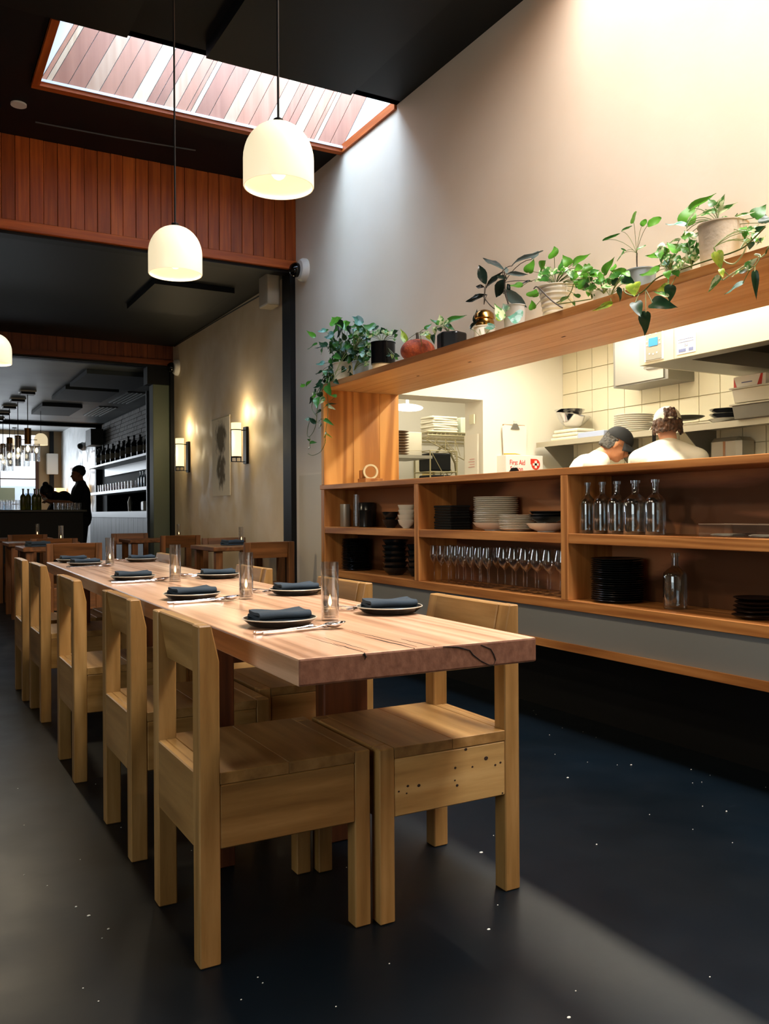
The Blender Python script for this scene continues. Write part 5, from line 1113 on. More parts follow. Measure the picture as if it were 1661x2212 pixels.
def leafmat(name, c1, c2=None, rough=0.35, sc=14):
    m, nt, b = new_mat(name)
    N, L = nt.nodes, nt.links
    b.inputs['Roughness'].default_value = rough
    tc = N.new('ShaderNodeTexCoord'); oi = N.new('ShaderNodeObjectInfo')
    no = N.new('ShaderNodeTexNoise'); no.inputs['Scale'].default_value = 2.6 if c2 else 1.5
    no.noise_dimensions = '4D'
    L.new(tc.outputs['Object'], no.inputs['Vector'])
    mw = N.new('ShaderNodeMath'); mw.operation = 'MULTIPLY'; mw.inputs[1].default_value = 50
    L.new(oi.outputs['Random'], mw.inputs[0]); L.new(mw.outputs[0], no.inputs['W'])
    rp = N.new('ShaderNodeValToRGB')
    rp.color_ramp.elements[0].position = 0.46 if c2 else 0.3; rp.color_ramp.elements[1].position = 0.54 if c2 else 0.7
    rp.color_ramp.elements[0].color = lin(c1)
    a = lin(c1)
    rp.color_ramp.elements[1].color = lin(c2) if c2 else (a[0] * 0.7, a[1] * 0.72, a[2] * 0.7, 1)
    L.new(no.outputs['Fac'], rp.inputs['Fac'])
    hs = N.new('ShaderNodeHueSaturation')
    jm = N.new('ShaderNodeMath'); jm.operation = 'MULTIPLY_ADD'; jm.inputs[1].default_value = 0.35; jm.inputs[2].default_value = 0.82
    L.new(oi.outputs['Random'], jm.inputs[0]); L.new(jm.outputs[0], hs.inputs['Value'])
    L.new(rp.outputs['Color'], hs.inputs['Color']); L.new(hs.outputs['Color'], b.inputs['Base Color'])
    tr = N.new('ShaderNodeBsdfTranslucent'); L.new(hs.outputs['Color'], tr.inputs['Color'])
    mx = N.new('ShaderNodeMixShader'); mx.inputs[0].default_value = 0.22
    out = [n for n in N if n.type == 'OUTPUT_MATERIAL'][0]
    L.new(b.outputs[0], mx.inputs[1]); L.new(tr.outputs[0], mx.inputs[2]); L.new(mx.outputs[0], out.inputs[0])
    return m
LM = [leafmat('leaf_bright', '#5a9a2c'), leafmat('leaf_green', '#3f7a2c'), leafmat('leaf_dark', '#1e4224'),
      leafmat('leaf_variegated', '#4f8a3c', '#c9d3a2'), leafmat('leaf_sky_sheen', '#6fa890', '#a8c8c0', rough=0.2),  # the blue-green leaf has the skylight's reflection painted into its colour
      leafmat('leaf_lime', '#a4b23a', '#7f9a2c'), leafmat('leaf_rubber', '#1d2a22', rough=0.22), leafmat('leaf_rubber_grey', '#5d6a66', rough=0.25)]
STEM = mat('plant_stem', '#5c6a30', 0.5)
STEMB = mat('plant_stem_brown', '#33281a', 0.6)

def leaf_mesh(kind):
    # outline half width along the length 0..1
    if kind == 'heart': st = [(-0.06, 0.22), (0.0, 0.42), (0.12, 0.50), (0.28, 0.49), (0.45, 0.41), (0.62, 0.28), (0.8, 0.14), (0.92, 0.05), (1.0, 0.0)]
    elif kind == 'round': st = [(0.0, 0.12), (0.06, 0.30), (0.2, 0.45), (0.5, 0.52), (0.75, 0.44), (0.9, 0.28), (1.0, 0.06)]
    else: st = [(0.0, 0.03), (0.1, 0.22), (0.25, 0.40), (0.45, 0.50), (0.65, 0.44), (0.82, 0.27), (0.94, 0.10), (1.0, 0.0)]
    vs = []; fs = []
    for i, (x, w) in enumerate(st):
        xm = x if i else 0.02
        dr = -0.16 * x * x + 0.05 * math.sin(x * 7)
        for u in (-1, -0.5, 0, 0.5, 1):
            xx_ = x + (0.05 if (i == 0 and u == 0) else 0)
            vs.append((xx_, u * w, dr + 0.10 * abs(u) * w * 1.6 + 0.02 * math.sin(x * 11 + u * 3)))
    for i in range(len(st) - 1):
        for j in range(4):
            a = i * 5 + j
            fs.append((a, a + 1, a + 6, a + 5))
    return vs, fs
LMESH = {}
for kd in ('heart', 'round', 'long'):
    for ti, m_ in enumerate(LM):
        vs, fs = leaf_mesh(kd)
        me = bpy.data.meshes.new('leaf_' + kd); me.from_pydata(vs, [], fs); me.materials.append(m_)
        for p in me.polygons: p.use_smooth = True
        LMESH[(kd, ti)] = me

def plant(key, label, pot_fn, pot_loc, spill=None, kind='heart', stemr=0.0016, stemmat=None, cat='plant'):
    att, leaves = LEAF_DATA[key]
    t = empty('potted_plant' if pot_fn else 'trailing_plant', pot_loc)
    tag(t, label, cat, 'plants on the oak shelf')
    if pot_fn: pot_fn(t)
    org = Vector(pot_loc); st = MB()
    for (bx, by, bz, tx, ty, tz, w, tone) in leaves:
        b = Vector((bx, by, bz)); tp = Vector((tx, ty, tz))
        d = tp - b; ln = max(d.length, 0.012); X = d.normalized()
        N_ = Vector((-0.80, -0.45, 0.30)) + Vector((random.uniform(-.35, .35), random.uniform(-.35, .35), random.uniform(-.3, .4)))
        Z = (N_ - X * N_.dot(X)).normalized(); Y = Z.cross(X)
        kd = kind
        if kind == 'long': kd = 'long' if tone >= 6 else 'heart'
        o = bpy.data.objects.new('leaf', LMESH[(kd, int(tone))]); COL.objects.link(o)
        o.parent = t
        M = Matrix((X, Y, Z)).transposed().to_4x4()
        o.matrix_local = Matrix.Translation(b - org) @ M @ Matrix.Diagonal((ln * 1.12, w * 1.28, (ln + w) / 2, 1))
        # petiole towards the nearest feeding point
        A = Vector(att)
        if spill:
            cand = [Vector(q) for q in spill] + [A]
            A = min(cand, key=lambda q: (q - b).length)
        mid = (A + b) / 2 + Vector((0, 0, 0.25 * (A - b).length if bz > 2.0 and A.z <= bz else 0.05 * (A - b).length))
        if (A - b).length < 0.45:
            pts = []
            for i in range(6):
                u = i / 5
                pts.append(A * (1 - u) ** 2 + mid * 2 * u * (1 - u) + b * u * u - org)
            st.tube(pts, stemr, 5)
    if spill:
        pass
    if st.v: tag(st.build('stems', stemmat or STEM, t, smooth=True), kind='stuff')
    return t
def vine(parent, pts, r=0.0028, m_=None, nm='vine'):
    org = Vector(parent.location)
    P = [Vector(p) for p in pts]; out = []
    for i in range(len(P) - 1):
        p0 = P[max(i - 1, 0)]; p1 = P[i]; p2 = P[i + 1]; p3 = P[min(i + 2, len(P) - 1)]
        for k in range(4):
            u = k / 4
            out.append(0.5 * ((2 * p1) + (p2 - p0) * u + (2 * p0 - 5 * p1 + 4 * p2 - p3) * u * u + (3 * p1 - p0 - 3 * p2 + p3) * u ** 3) - org)
    out.append(P[-1] - org)
    return MB().tube(out, r, 6).build(nm, m_ or STEM, parent, smooth=True)

SOIL = mat('soil', '#1c140e', 0.95)
def pot(r0, r1, h, m_, ribs=0, rim=0.004, name='pot', z=0.0, parent=None, soil=True):
    def f(t):
        pr = [(r0 * 0.96, 0.0), (r0, 0.003)]
        n = 24 if ribs else 6
        for i in range(n + 1):
            u = i / n
            pr.append((r0 + (r1 - r0) * u + (0.0022 * math.sin(u * PI * 2 * ribs) if ribs else 0), 0.003 + (h - 0.003) * u))
        pr += [(r1 + rim, h), (r1 + rim, h + 0.004), (r1 - 0.005, h + 0.004), (r1 - 0.008, h - 0.012)]
        o = MB().lathe([(a, b + z) for a, b in pr], 36, cap1=False).build(name, m_, t, smooth=True)
        if soil: MB().lathe([(r1 - 0.007, h - 0.014 + z), (0.001, h - 0.010 + z)], 20, cap0=False).build('soil', SOIL, t)
    return f
PZ = 1.9955
V5 = [[2.67, 5.524, 1.985], [2.67, 5.612, 1.977], [2.67, 5.713, 1.97], [2.67, 5.793, 1.931], [2.67, 5.887, 1.838], [2.67, 5.803, 1.76]]
V6 = [[2.70, 5.64, 2.02], [2.66, 5.598, 1.923], [2.66, 5.582, 1.829], [2.66, 5.595, 1.716], [2.66, 5.625, 1.636], [2.66, 5.639, 1.551], [2.66, 5.677, 1.513], [2.66, 5.732, 1.486], [2.66, 5.853, 1.473], [2.66, 5.936, 1.491]]
V7 = [[2.70, 5.68, 2.02], [2.67, 5.728, 1.913], [2.67, 5.79, 1.802], [2.67, 5.805, 1.718], [2.67, 5.853, 1.654], [2.67, 5.927, 1.619], [2.67, 5.969, 1.632], [2.67, 5.962, 1.684], [2.67, 5.929, 1.729]]
t = plant('trail', 'big trailing green pothos spilling down the left end of the oak shelf', pot(0.07, 0.085, 0.15, mat('cream_pot', '#c9bba4', 0.6)), (2.86, 5.72, PZ), V5 + V6[:5] + V7 + [[2.86, 5.75, 2.16]])
for v_ in (V5, V6, V7): vine(t, v_, 0.0022)
t = plant('varieg', 'bushy small-leaved variegated plant left of the black pot', pot(0.05, 0.06, 0.12, mat('grey_pot', '#9aa0a4', 0.5)), (2.85, 5.44, PZ), [[2.85, 5.46, 2.12], [2.80, 5.45, 2.2], [2.79, 5.43, 2.05]])
def jarpot(t):
    pot(0.074, 0.074, 0.055, mat('pale_wood_stand', '#d3b78c', 0.6), name='stand', soil=False)(t)
    pot(0.083, 0.083, 0.145, mat('black_glossy_pot', '#08090b', 0.12), z=0.055)(t)
plant('jar', 'small variegated plant on upright stems in a glossy black pot with a pale base', jarpot, (2.86, 5.13, PZ), None)
def pumpkin():
    t = empty('wicker_pumpkin', (2.86, 4.68, PZ)); tag(t, 'rust-orange woven pumpkin ornament between the black pots', 'ornament')
    vs = []; fs = []; R_ = 26; S_ = 64
    for j in range(R_ + 1):
        th = -PI / 2 + PI * j / R_
        for i in range(S_):
            a = 2 * PI * i / S_
            lobes = 1 + 0.05 * abs(math.cos(a * 4))
            weave = 1 + 0.025 * math.sin(a * 32 + (PI if j % 2 else 0))
            r = 0.105 * math.cos(th) * lobes * weave + 0.001
            vs.append((r * math.cos(a), r * math.sin(a), 0.075 + 0.075 * math.sin(th) * (1 - 0.12 * math.exp(-(math.cos(th) * 3) ** 2))))
    for j in range(R_):
        for i in range(S_):
            k = (i + 1) % S_
            fs.append((j * S_ + i, j * S_ + k, (j + 1) * S_ + k, (j + 1) * S_ + i))
    MB().add(vs, fs).build('body', mat('rust_wicker', '#a84a22', 0.75, vary=('#6e2810', 30), bump=0.6, bscale=90), t, smooth=True)
    MB().tube([(0, 0, 0.13), (0.003, 0.004, 0.165), (0.0, 0.006, 0.19)], [0.014, 0.010, 0.009], 8).build('stalk', STEMB, t, smooth=True)
    MB().tube([(0, 0.02, 0.145), (0.0, 0.06, 0.15), (0.0, 0.085, 0.165)], [0.008, 0.005, 0.001], 6).build('tendril', STEMB, t, smooth=True)
pumpkin()
def hexpot(t):
    pts = [(0.092 * math.cos(PI / 3 * i + 0.3), 0.092 * math.sin(PI / 3 * i + 0.3)) for i in range(6)]
    MB().prism(pts, 0.0, 0.115, 'z').build('pot', mat('black_faceted_pot', '#07080a', 0.3), t, bevel=0.012, seg=2)
plant('hexp', 'variegated pothos in a low black faceted pot', hexpot, (2.86, 4.29, PZ), [[2.84, 4.29, 2.11], [2.80, 4.55, 2.16]])
def goldpot(t):
    pot(0.058, 0.060, 0.085, WHITEC, name='pot', soil=False)(t)
    MB().lathe([(0.050, 0.085), (0.054, 0.09), (0.056, 0.115), (0.050, 0.13), (0.058, 0.135), (0.054, 0.160), (0.036, 0.178), (0.012, 0.186), (0.001, 0.187)], 32, cap1=False).build('lid', mat('brass', '#b58a4a', 0.2, metal=1.0), t, smooth=True)
plant('gold', 'small pothos, blue-grey sky sheen painted on leaves, beside a white jar with brass lid', goldpot, (2.86, 3.96, PZ), [[2.80, 3.80, 2.0], [2.80, 3.90, 2.0], [2.82, 4.10, 2.0]])
t = plant('rub', 'dark rubber plant with long leathery leaves in a grey-white pot', pot(0.05, 0.062, 0.16, mat('grey_white_pot', '#b8b6b2', 0.5)), (2.90, 3.74, PZ), [[2.88, 3.80, 2.30], [2.88, 3.81, 2.24], [2.88, 3.82, 2.36], [2.88, 3.99, 2.22]], kind='long', stemr=0.002, stemmat=STEMB)
vine(t, [[2.89, 3.76, 2.14], [2.88, 3.79, 2.24], [2.88, 3.80, 2.36]], 0.0045, STEMB, 'trunk')
vine(t, [[2.89, 3.78, 2.14], [2.88, 3.90, 2.18], [2.88, 4.0, 2.27]], 0.003, STEMB, 'trunk')
V9 = [[2.72, 3.062, 2.102], [2.72, 3.096, 2.055], [2.72, 3.19, 2.035], [2.72, 3.061, 2.017], [2.72, 2.95, 2.005]]
V8 = [[2.76, 3.40, 2.16], [2.71, 3.308, 2.14], [2.71, 3.208, 2.054], [2.71, 3.13, 2.002]]
t = plant('rib', 'upright bright green pothos in a ribbed cream pot', pot(0.062, 0.09, 0.165, mat('ribbed_cream_pot', '#cfc8b6', 0.4), ribs=7), (2.85, 3.335, PZ), None)
vine(t, V8, 0.0035, STEMB); vine(t, V9, 0.0025)
plant('row', 'low bright green pothos between the ribbed pot and the blue-grey pot', pot(0.045, 0.055, 0.06, mat('white_small_pot', '#cfd0ce', 0.4)), (2.84, 2.99, PZ), [[2.80, 2.95, 2.03], [2.80, 3.03, 2.03], [2.75, 2.86, 2.0]])
t = plant('pil', 'round-leaved plant on thin stalks in a blue-grey pot', pot(0.055, 0.064, 0.115, mat('blue_grey_pot', '#8d979d', 0.45)), (2.87, 2.79, PZ), [[2.87, 2.815, 2.185], [2.87, 2.818, 2.20]], kind='round', stemr=0.0011)
vine(t, [[2.87, 2.81, 2.10], [2.872, 2.818, 2.15], [2.87, 2.816, 2.2]], 0.003, STEMB, 'trunk')
V1 = [[2.68, 2.393, 2.004], [2.68, 2.462, 1.999], [2.68, 2.527, 1.990], [2.68, 2.583, 1.961], [2.68, 2.618, 1.95], [2.68, 2.647, 1.948], [2.68, 2.696, 1.972], [2.68, 2.707, 1.994]]
V1b = [[2.70, 2.246, 2.006], [2.70, 2.289, 2.006], [2.70, 2.363, 2.005], [2.70, 2.415, 2.004], [2.69, 2.484, 2.0]]
t = plant('vine', 'pothos vine with heart-shaped dark leaves hanging below the oak shelf edge', pot(0.045, 0.052, 0.07, mat('clear_grey_pot', '#a9b0b0', 0.3)), (2.87, 2.58, PZ), V1 + V1b + [[2.80, 2.55, 2.03]])
vine(t, V1, 0.003); vine(t, V1b, 0.003)
V2 = [[2.69, 2.023, 2.058], [2.69, 2.089, 2.02], [2.69, 2.131, 2.006], [2.69, 2.219, 2.006], [2.69, 2.247, 2.044]]
V3 = [[2.69, 2.105, 2.007], [2.69, 2.118, 1.985], [2.69, 2.152, 1.96], [2.69, 2.182, 1.967], [2.69, 2.207, 1.987], [2.69, 2.233, 2.021]]
V4 = [[2.68, 2.015, 1.958], [2.68, 2.035, 1.95], [2.68, 2.04, 1.96], [2.68, 2.061, 1.967], [2.68, 2.04, 1.951], [2.68, 2.06, 1.925], [2.68, 2.081, 1.916], [2.68, 2.102, 1.93], [2.68, 2.102, 1.937], [2.68, 2.171, 1.917], [2.68, 2.199, 1.908], [2.68, 2.215, 1.925]]
t = plant('big', 'largest pothos, variegated, in a sandy grey stone pot at the right', pot(0.083, 0.094, 0.185, mat('stone_pot', '#c3b6a2', 0.85, vary=('#a89c88', 9), bump=0.2)), (2.86, 2.345, PZ), V2 + [[2.84, 2.35, 2.19], [2.80, 2.45, 2.03]])
vine(t, V2, 0.003); vine(t, V3, 0.003, mat('pale_stem', '#b8bd86', 0.5))
t = plant('hang', 'pale vine with hanging leaves at the right end of the shelf edge', pot(0.04, 0.05, 0.07, mat('dull_pot', '#8a8478', 0.6)), (2.86, 1.96, PZ), V3 + V4)
vine(t, V4 + [] , 0.003, mat('pale_stem_2', '#c4c894', 0.5)); vine(t, [[2.84, 1.97, 2.06], [2.74, 1.98, 2.03], [2.68, 2.0, 1.98], [2.68, 2.015, 1.958]], 0.003)

# ================================================================== sconces, scroll, cameras, speaker
SCG = mat('sconce_glass', '#ffe9b0', 0.4, emit='#ffe6b0', estr=1.4)
def sconce(y, z0, label):
    t = empty('wall_lamp', (WX, y, z0)); tag(t, label, 'lamp', 'cylinder wall lamps on the plaster wall')
    B('backplate', BLKM, -0.028, 0.0, -0.045, 0.045, -0.02, 0.35, t, 0.003)
    MB().lathe([(0.050, 0.05), (0.050, 0.385), (0.047, 0.385), (0.047, 0.05)], 28, cap0=False, cap1=False).build('glass_cylinder', SCG, t, smooth=True, loc=(-0.115, 0, 0))
    MB().lathe([(0.0505, 0.31), (0.053, 0.31), (0.053, 0.32), (0.0505, 0.32), (0.0505, 0.31)], 28, cap0=False, cap1=False).build('band', BLKM, t, loc=(-0.115, 0, 0))
    mb = MB()
    mb.lathe([(0.052, 0.040), (0.052, 0.052), (0.001, 0.052)], 28).add([], [])
    o = mb.build('cup', BLKM, t, loc=(-0.115, 0, 0))
    mb = MB()
    for dx in (-0.163, -0.115, -0.067):
        mb.box(dx - 0.004, dx + 0.004, -0.004, 0.004, 0.0, 0.045)
    mb.box(-0.167, -0.0, -0.005, 0.005, -0.004, 0.004).box(-0.06, 0, -0.005, 0.005, 0.31, 0.32)
    mb.box(-0.171, -0.165, -0.005, 0.005, -0.004, 0.32)
    mb.build('bracket', BLKM, t)
    point('wall_lamp_light', (WX - 0.115, y, z0 + 0.50), 4.0, (1.0, 0.82, 0.52), 0.07)
    point('wall_lamp_light', (WX - 0.16, y, z0 + 0.2), 8.5, (1.0, 0.80, 0.48), 0.05)
sconce(8.22, 1.56, 'lit cylinder wall lamp with black bracket, right of the hanging scroll')
sconce(10.22, 1.56, 'lit cylinder wall lamp with black bracket, left of the hanging scroll')
def art_mat():
    m, nt, b = new_mat('scroll_print')
    N, L = nt.nodes, nt.links
    tc = N.new('ShaderNodeTexCoord')
    mp = N.new('ShaderNodeMapping'); mp.inputs['Scale'].default_value = (1, 9, 6)
    L.new(tc.outputs['Object'], mp.inputs[0])
    no = N.new('ShaderNodeTexNoise'); no.inputs['Scale'].default_value = 1.6; no.inputs['Detail'].default_value = 6; L.new(mp.outputs[0], no.inputs[0])
    sx = N.new('ShaderNodeSeparateXYZ'); L.new(tc.outputs['Object'], sx.inputs[0])
    # two printed clumps, one above the other
    def clump(zc, zh, yh):
        a = N.new('ShaderNodeMath'); a.operation = 'SUBTRACT'; a.inputs[1].default_value = zc; L.new(sx.outputs[2], a.inputs[0])
        a2 = N.new('ShaderNodeMath'); a2.operation = 'DIVIDE'; a2.inputs[1].default_value = zh; L.new(a.outputs[0], a2.inputs[0])
        a3 = N.new('ShaderNodeMath'); a3.operation = 'POWER'; a3.inputs[1].default_value = 2; L.new(a2.outputs[0], a3.inputs[0])
        c = N.new('ShaderNodeMath'); c.operation = 'DIVIDE'; c.inputs[1].default_value = yh; L.new(sx.outputs[1], c.inputs[0])
        c2 = N.new('ShaderNodeMath'); c2.operation = 'POWER'; c2.inputs[1].default_value = 2; L.new(c.outputs[0], c2.inputs[0])
        s = N.new('ShaderNodeMath'); s.operation = 'ADD'; L.new(a3.outputs[0], s.inputs[0]); L.new(c2.outputs[0], s.inputs[1])
        return s
    s1, s2 = clump(0.20, 0.20, 0.18), clump(-0.14, 0.20, 0.15)
    mn = N.new('ShaderNodeMath'); mn.operation = 'MINIMUM'; L.new(s1.outputs[0], mn.inputs[0]); L.new(s2.outputs[0], mn.inputs[1])
    ad = N.new('ShaderNodeMath'); ad.operation = 'MULTIPLY_ADD'; ad.inputs[1].default_value = 2.6; L.new(no.outputs['Fac'], ad.inputs[0]); L.new(mn.outputs[0], ad.inputs[2])
    rp = N.new('ShaderNodeValToRGB'); rp.color_ramp.elements[0].position = 0.55; rp.color_ramp.elements[1].position = 0.82
    dv = N.new('ShaderNodeMath'); dv.operation = 'MULTIPLY'; dv.inputs[1].default_value = 0.33; L.new(ad.outputs[0], dv.inputs[0])
    rp.color_ramp.elements[0].color = lin('#6b5e46'); rp.color_ramp.elements[1].color = lin('#f4ead4')
    L.new(dv.outputs[0], rp.inputs[0]); L.new(rp.outputs[0], b.inputs['Base Color']); b.inputs['Roughness'].default_value = 0.85
    return m
t = empty('hanging_scroll', (WX, 9.01, 1.655)); tag(t, 'unframed paper scroll with two dark leaf prints between the wall lamps', 'picture')
B('paper', art_mat(), -0.010, -0.004, -0.29, 0.29, -0.42, 0.42, t)
B('rod', mat('scroll_edge', '#c9bc9c', 0.8), -0.014, -0.001, -0.295, 0.295, 0.415, 0.43, t)
def dome_cam(y, z, r, label):
    t = empty('security_camera', (WX, y, z)); tag(t, label, 'camera', 'dome cameras')
    Mx = Matrix.Rotation(-PI / 2, 4, 'Y')
    MB().lathe([(r, 0), (r, 0.03), (r * 0.8, 0.055), (r * 0.5, 0.06)], 26, Mx).build('base', WHITEP, t, smooth=True)
    MB().ball((-0.075, 0.02, 0.0), r * 0.62).build('eyeball', mat('camera_black', '#060607', 0.1), t, smooth=True)
dome_cam(6.78, 3.12, 0.10, 'white dome camera at the end of the cedar beam')
dome_cam(10.68, 2.87, 0.10, 'smaller looking dome camera under the far cedar beam')
t = empty('wall_speaker', (2.92, 7.30, 2.90)); tag(t, 'beige box speaker high beside the black wall post', 'speaker')
mb = MB().prism([(-0.085, -0.125), (0.02, -0.125), (0.05, -0.09), (0.05, 0.10), (-0.085, 0.10)], 0.0, 0.29, 'z')
mb.build('case', mat('beige_case', '#b5a78c', 0.6), t, bevel=0.015, seg=2)
MB().tube([(0.10, -0.1, 0.28), (0.12, -0.3, 0.27), (0.12, -0.5, 0.26)], 0.005, 6).build('cable', WHITEP, t)
o = MB().tube([(WX - 0.01, 7.5, 3.13), (WX - 0.015, 8.4, 3.14), (WX - 0.01, 9.2, 3.15), (WX - 0.01, 10.8, 3.155)], 0.007, 6).build('wall_cable', mat('black_cable', '#101010', 0.6))
tag(o, 'thin dark cable along the top of the plaster wall', 'cable')
o = B('junction_box', mat('black_box_speaker', '#2a2a20', 0.6), 3.35, 3.6, 18.2, 18.75, 2.45, 2.78); tag(o, 'dark square speaker box at the far end of the brick wall', 'speaker')

# ================================================================== kitchen behind the pass
t = empty('extractor_hood', (4.06, 3.97, 1.96)); tag(t, 'large stainless extractor hood with a control panel on its front', 'hood')
HS = mat('hood_front', '#b5ad98', 0.35, metal=0.25, spec=0.5)
B('front', HS, 0.0, 0.02, -3.4, 0.0, 0.0, 0.9, t)
B('end', HS, 0.02, 1.04, -0.02, 0.0, 0.0, 0.9, t)
B('underside_rim', STEELD, 0.02, 1.04, -0.30, -0.02, 0.0, 0.012, t)
B('underside_rim', STEELD, 0.02, 0.12, -3.4, -0.30, 0.0, 0.012, t)
B('filter_bay', mat('hood_dark', '#3a352c', 0.6, metal=0.4), 0.12, 1.04, -3.4, -0.30, 0.10, 0.12, t)
B('inner_lip', STEELD, 0.12, 1.04, -0.31, -0.30, 0.0, 0.11, t)
B('seam', STEELD, -0.001, 0.0, -0.283, -0.280, 0.0, 0.9, t)
cp = B('control_panel', mat('panel_grey', '#7d7a70', 0.4), -0.008, -0.001, -0.19, -0.06, 0.02, 0.20, t, 0.002)
B('frame', WHITEP, 0.0, 0.006, -0.075, 0.075, -0.095, 0.095, cp)
B('screen', mat('lcd_blue', '#1b5f9a', 0.3, emit='#4fb0f0', estr=0.55), -0.006, -0.0042, -0.036, 0.036, -0.005, 0.045, cp)
for dy, dz in ((-0.05, 0.03), (-0.05, 0.005), (0.05, 0.03), (0.05, 0.005), (-0.03, -0.05), (0.0, -0.055), (0.03, -0.05), (-0.025, 0.07), (0.025, 0.07)):
    B('button', WHITEP, -0.006, -0.004, dy - 0.004, dy + 0.004, dz - 0.004, dz + 0.004, cp)
lb = B('label_plate', PAPER, -0.003, -0.001, -0.445, -0.305, 0.02, 0.13, t)
INK = mat('ink_blue_grey', '#5a6288', 0.7)
R90 = (PI / 2, 0, -PI / 2)
for k, (y_, z_) in enumerate(((0.04, 0.03), (0.05, 0.01))):
    B('printed_line', INK, -0.0022, -0.0012, -0.06, 0.06, 0.028 - k * 0.016, 0.032 - k * 0.016, lb)
for (a, b_) in ((-0.055, -0.02), (0.0, 0.055)):
    B('printed_block', INK, -0.0022, -0.0012, a, b_, -0.045, -0.025, lb)
text('JU', 0.026, INK, (-0.0022, 0.01, -0.012), R90, lb)

t = empty('wall_cabinet', (4.82, 4.72, 2.0)); tag(t, 'stainless wall cabinet with a bar handle, left of the hood', 'cabinet')
B('body', STEELD, 0.012, 0.285, -0.275, 0.275, 0, 0.62, t, 0.002)
B('door', STEEL, 0.0, 0.012, -0.24, 0.245, 0.012, 0.62, t, 0.002)
MB().tube([(-0.0, -0.20, 0.10), (-0.022, -0.20, 0.10), (-0.022, -0.08, 0.10), (0, -0.08, 0.10)], 0.008, 8).build('handle', CHROME, t, smooth=True)
t = empty('steel_shelf', (4.75, 3.0, 1.62)); tag(t, 'long stainless wall shelf behind the cooks', 'shelf')
B('shelf_board', HS, 0, 0.35, -0.5, 2.83, 0.0, 0.012, t)
B('front_lip', HS, -0.004, 0.0, -0.5, 2.83, -0.028, 0.014, t)
for y in (2.76, 2.0, 1.25, 0.55):
    MB().prism([(0.0, -0.0), (0.35, -0.0), (0.35, -0.26), (0.30, -0.26)], y - 0.002, y + 0.002, 'y').build('bracket', STEELD, t)
# on the steel shelf
ZS = 1.6350
def kput(o, loc, label, cat, group=None): o.location = loc; tag(o, label, cat, group); return o
o = lathe_obj('mixing_bowl', [(0.06, 0), (0.10, 0.03), (0.145, 0.10), (0.150, 0.10), (0.147, 0.105), (0.10, 0.035), (0.05, 0.005), (0.001, 0.004)], CHROME, 36)
kput(o, (4.92, 5.58, ZS + 0.118), 'shiny steel mixing bowl tilted on stacked towels', 'bowl'); o.rotation_euler = (0.12, 0.1, 0)
o = lathe_obj('mixing_bowl', [(0.05, 0), (0.09, 0.03), (0.125, 0.08), (0.128, 0.08), (0.085, 0.03), (0.045, 0.006), (0.001, 0.004)], CHROME, 36)
kput(o, (4.92, 5.60, ZS + 0.185), 'second steel bowl nested on the mixing bowl', 'bowl')
for i in range(3):
    o = MB().box(-0.10, 0.10, -0.17, 0.16 - 0.02 * i, 0, 0.03).build('folded_towel', mat('cream_towel_%d' % i, '#e6dcc4', 0.9), bevel=0.012, seg=3)
    kput(o, (4.90, 5.55, ZS + 0.031 * i), ('bottom', 'middle', 'top')[i] + ' cream folded towel under the steel bowls', 'towel', 'towels on the steel shelf')
o = MB().box(-0.12, 0.12, -0.15, 0.15, 0, 0.045).build('blue_box', mat('pale_blue_plastic', '#aab4cf', 0.4), bevel=0.004); kput(o, (4.90, 5.20, ZS), 'flat pale blue container on the steel shelf', 'container')
WP2 = lathe_obj('dinner_plate', plate_prof(0.15, 0.02), WHITEC)
for i in range(9):
    put(WP2, (4.91, 4.86, ZS + i * 0.0155), 'white plate, ' + pos(i, 9) + ' the tall stack on the steel shelf', 'plate', 'white plates on the steel shelf')
o = lathe_obj('oval_platter', plate_prof(0.13, 0.02), WHITEC); kput(o, (4.90, 4.52, ZS + 0.035), 'cream platter leaning right of the tall white stack', 'platter'); o.rotation_euler = (0.12, 0, 0)
o = lathe_obj('dark_pan', plate_prof(0.14, 0.02), mat('dark_pan_metal', '#3a3830', 0.4, metal=0.6)); kput(o, (4.90, 4.36, ZS + 0.062), 'dark flat pan on the steel shelf above the black cap', 'pan')
o = lathe_obj('small_platter', plate_prof(0.11, 0.02), WHITEC); kput(o, (4.90, 4.25, ZS), 'white oval dish under the dark pan', 'dish')
for i in range(3):
    o = lathe_obj('steel_dish', plate_prof(0.13 - 0.01 * i, 0.03), CHROME); kput(o, (4.90, 3.98 + 0.01 * i, ZS + 0.034 * i), ('lowest', 'middle', 'top')[i] + ' steel dish of the stack beside the plastic tubs', 'dish', 'steel dishes')
TUB = mat('cloudy_plastic', '#c4bca8', 0.35)
for i, (dz, lab) in enumerate(((0.0, 'dark lower plastic tub at the right end of the steel shelf'), (0.105, 'cloudy plastic tub on top of the dark tub'))):
    t = empty('food_tub', (4.88, 3.66, ZS + dz)); tag(t, lab, 'tub', 'food tubs')
    MB().prism([(-0.13, 0.0), (0.13, 0.0), (0.15, 0.09), (-0.15, 0.09)], -0.16, 0.16, 'x').build('tub', mat('tub_%d' % i, ('#6d675a', '#c9c0aa')[i], 0.4), t, bevel=0.004)
    B('lid', TUB, -0.17, 0.17, -0.165, 0.165, 0.09, 0.10, t, 0.002)
t = empty('carton', (4.86, 3.72, ZS + 0.21)); tag(t, 'small white carton with red corners on the plastic tub', 'box')
B('box_body', PAPER, -0.08, 0.08, -0.12, 0.12, 0, 0.075, t)
REDM = mat('print_red', '#c2301c', 0.6)
MB().prism([(-0.09, 0.0), (-0.055, 0.0), (-0.085, 0.075), (-0.10, 0.075)], -0.0812, -0.0802, 'x').build('red_print', REDM, t)
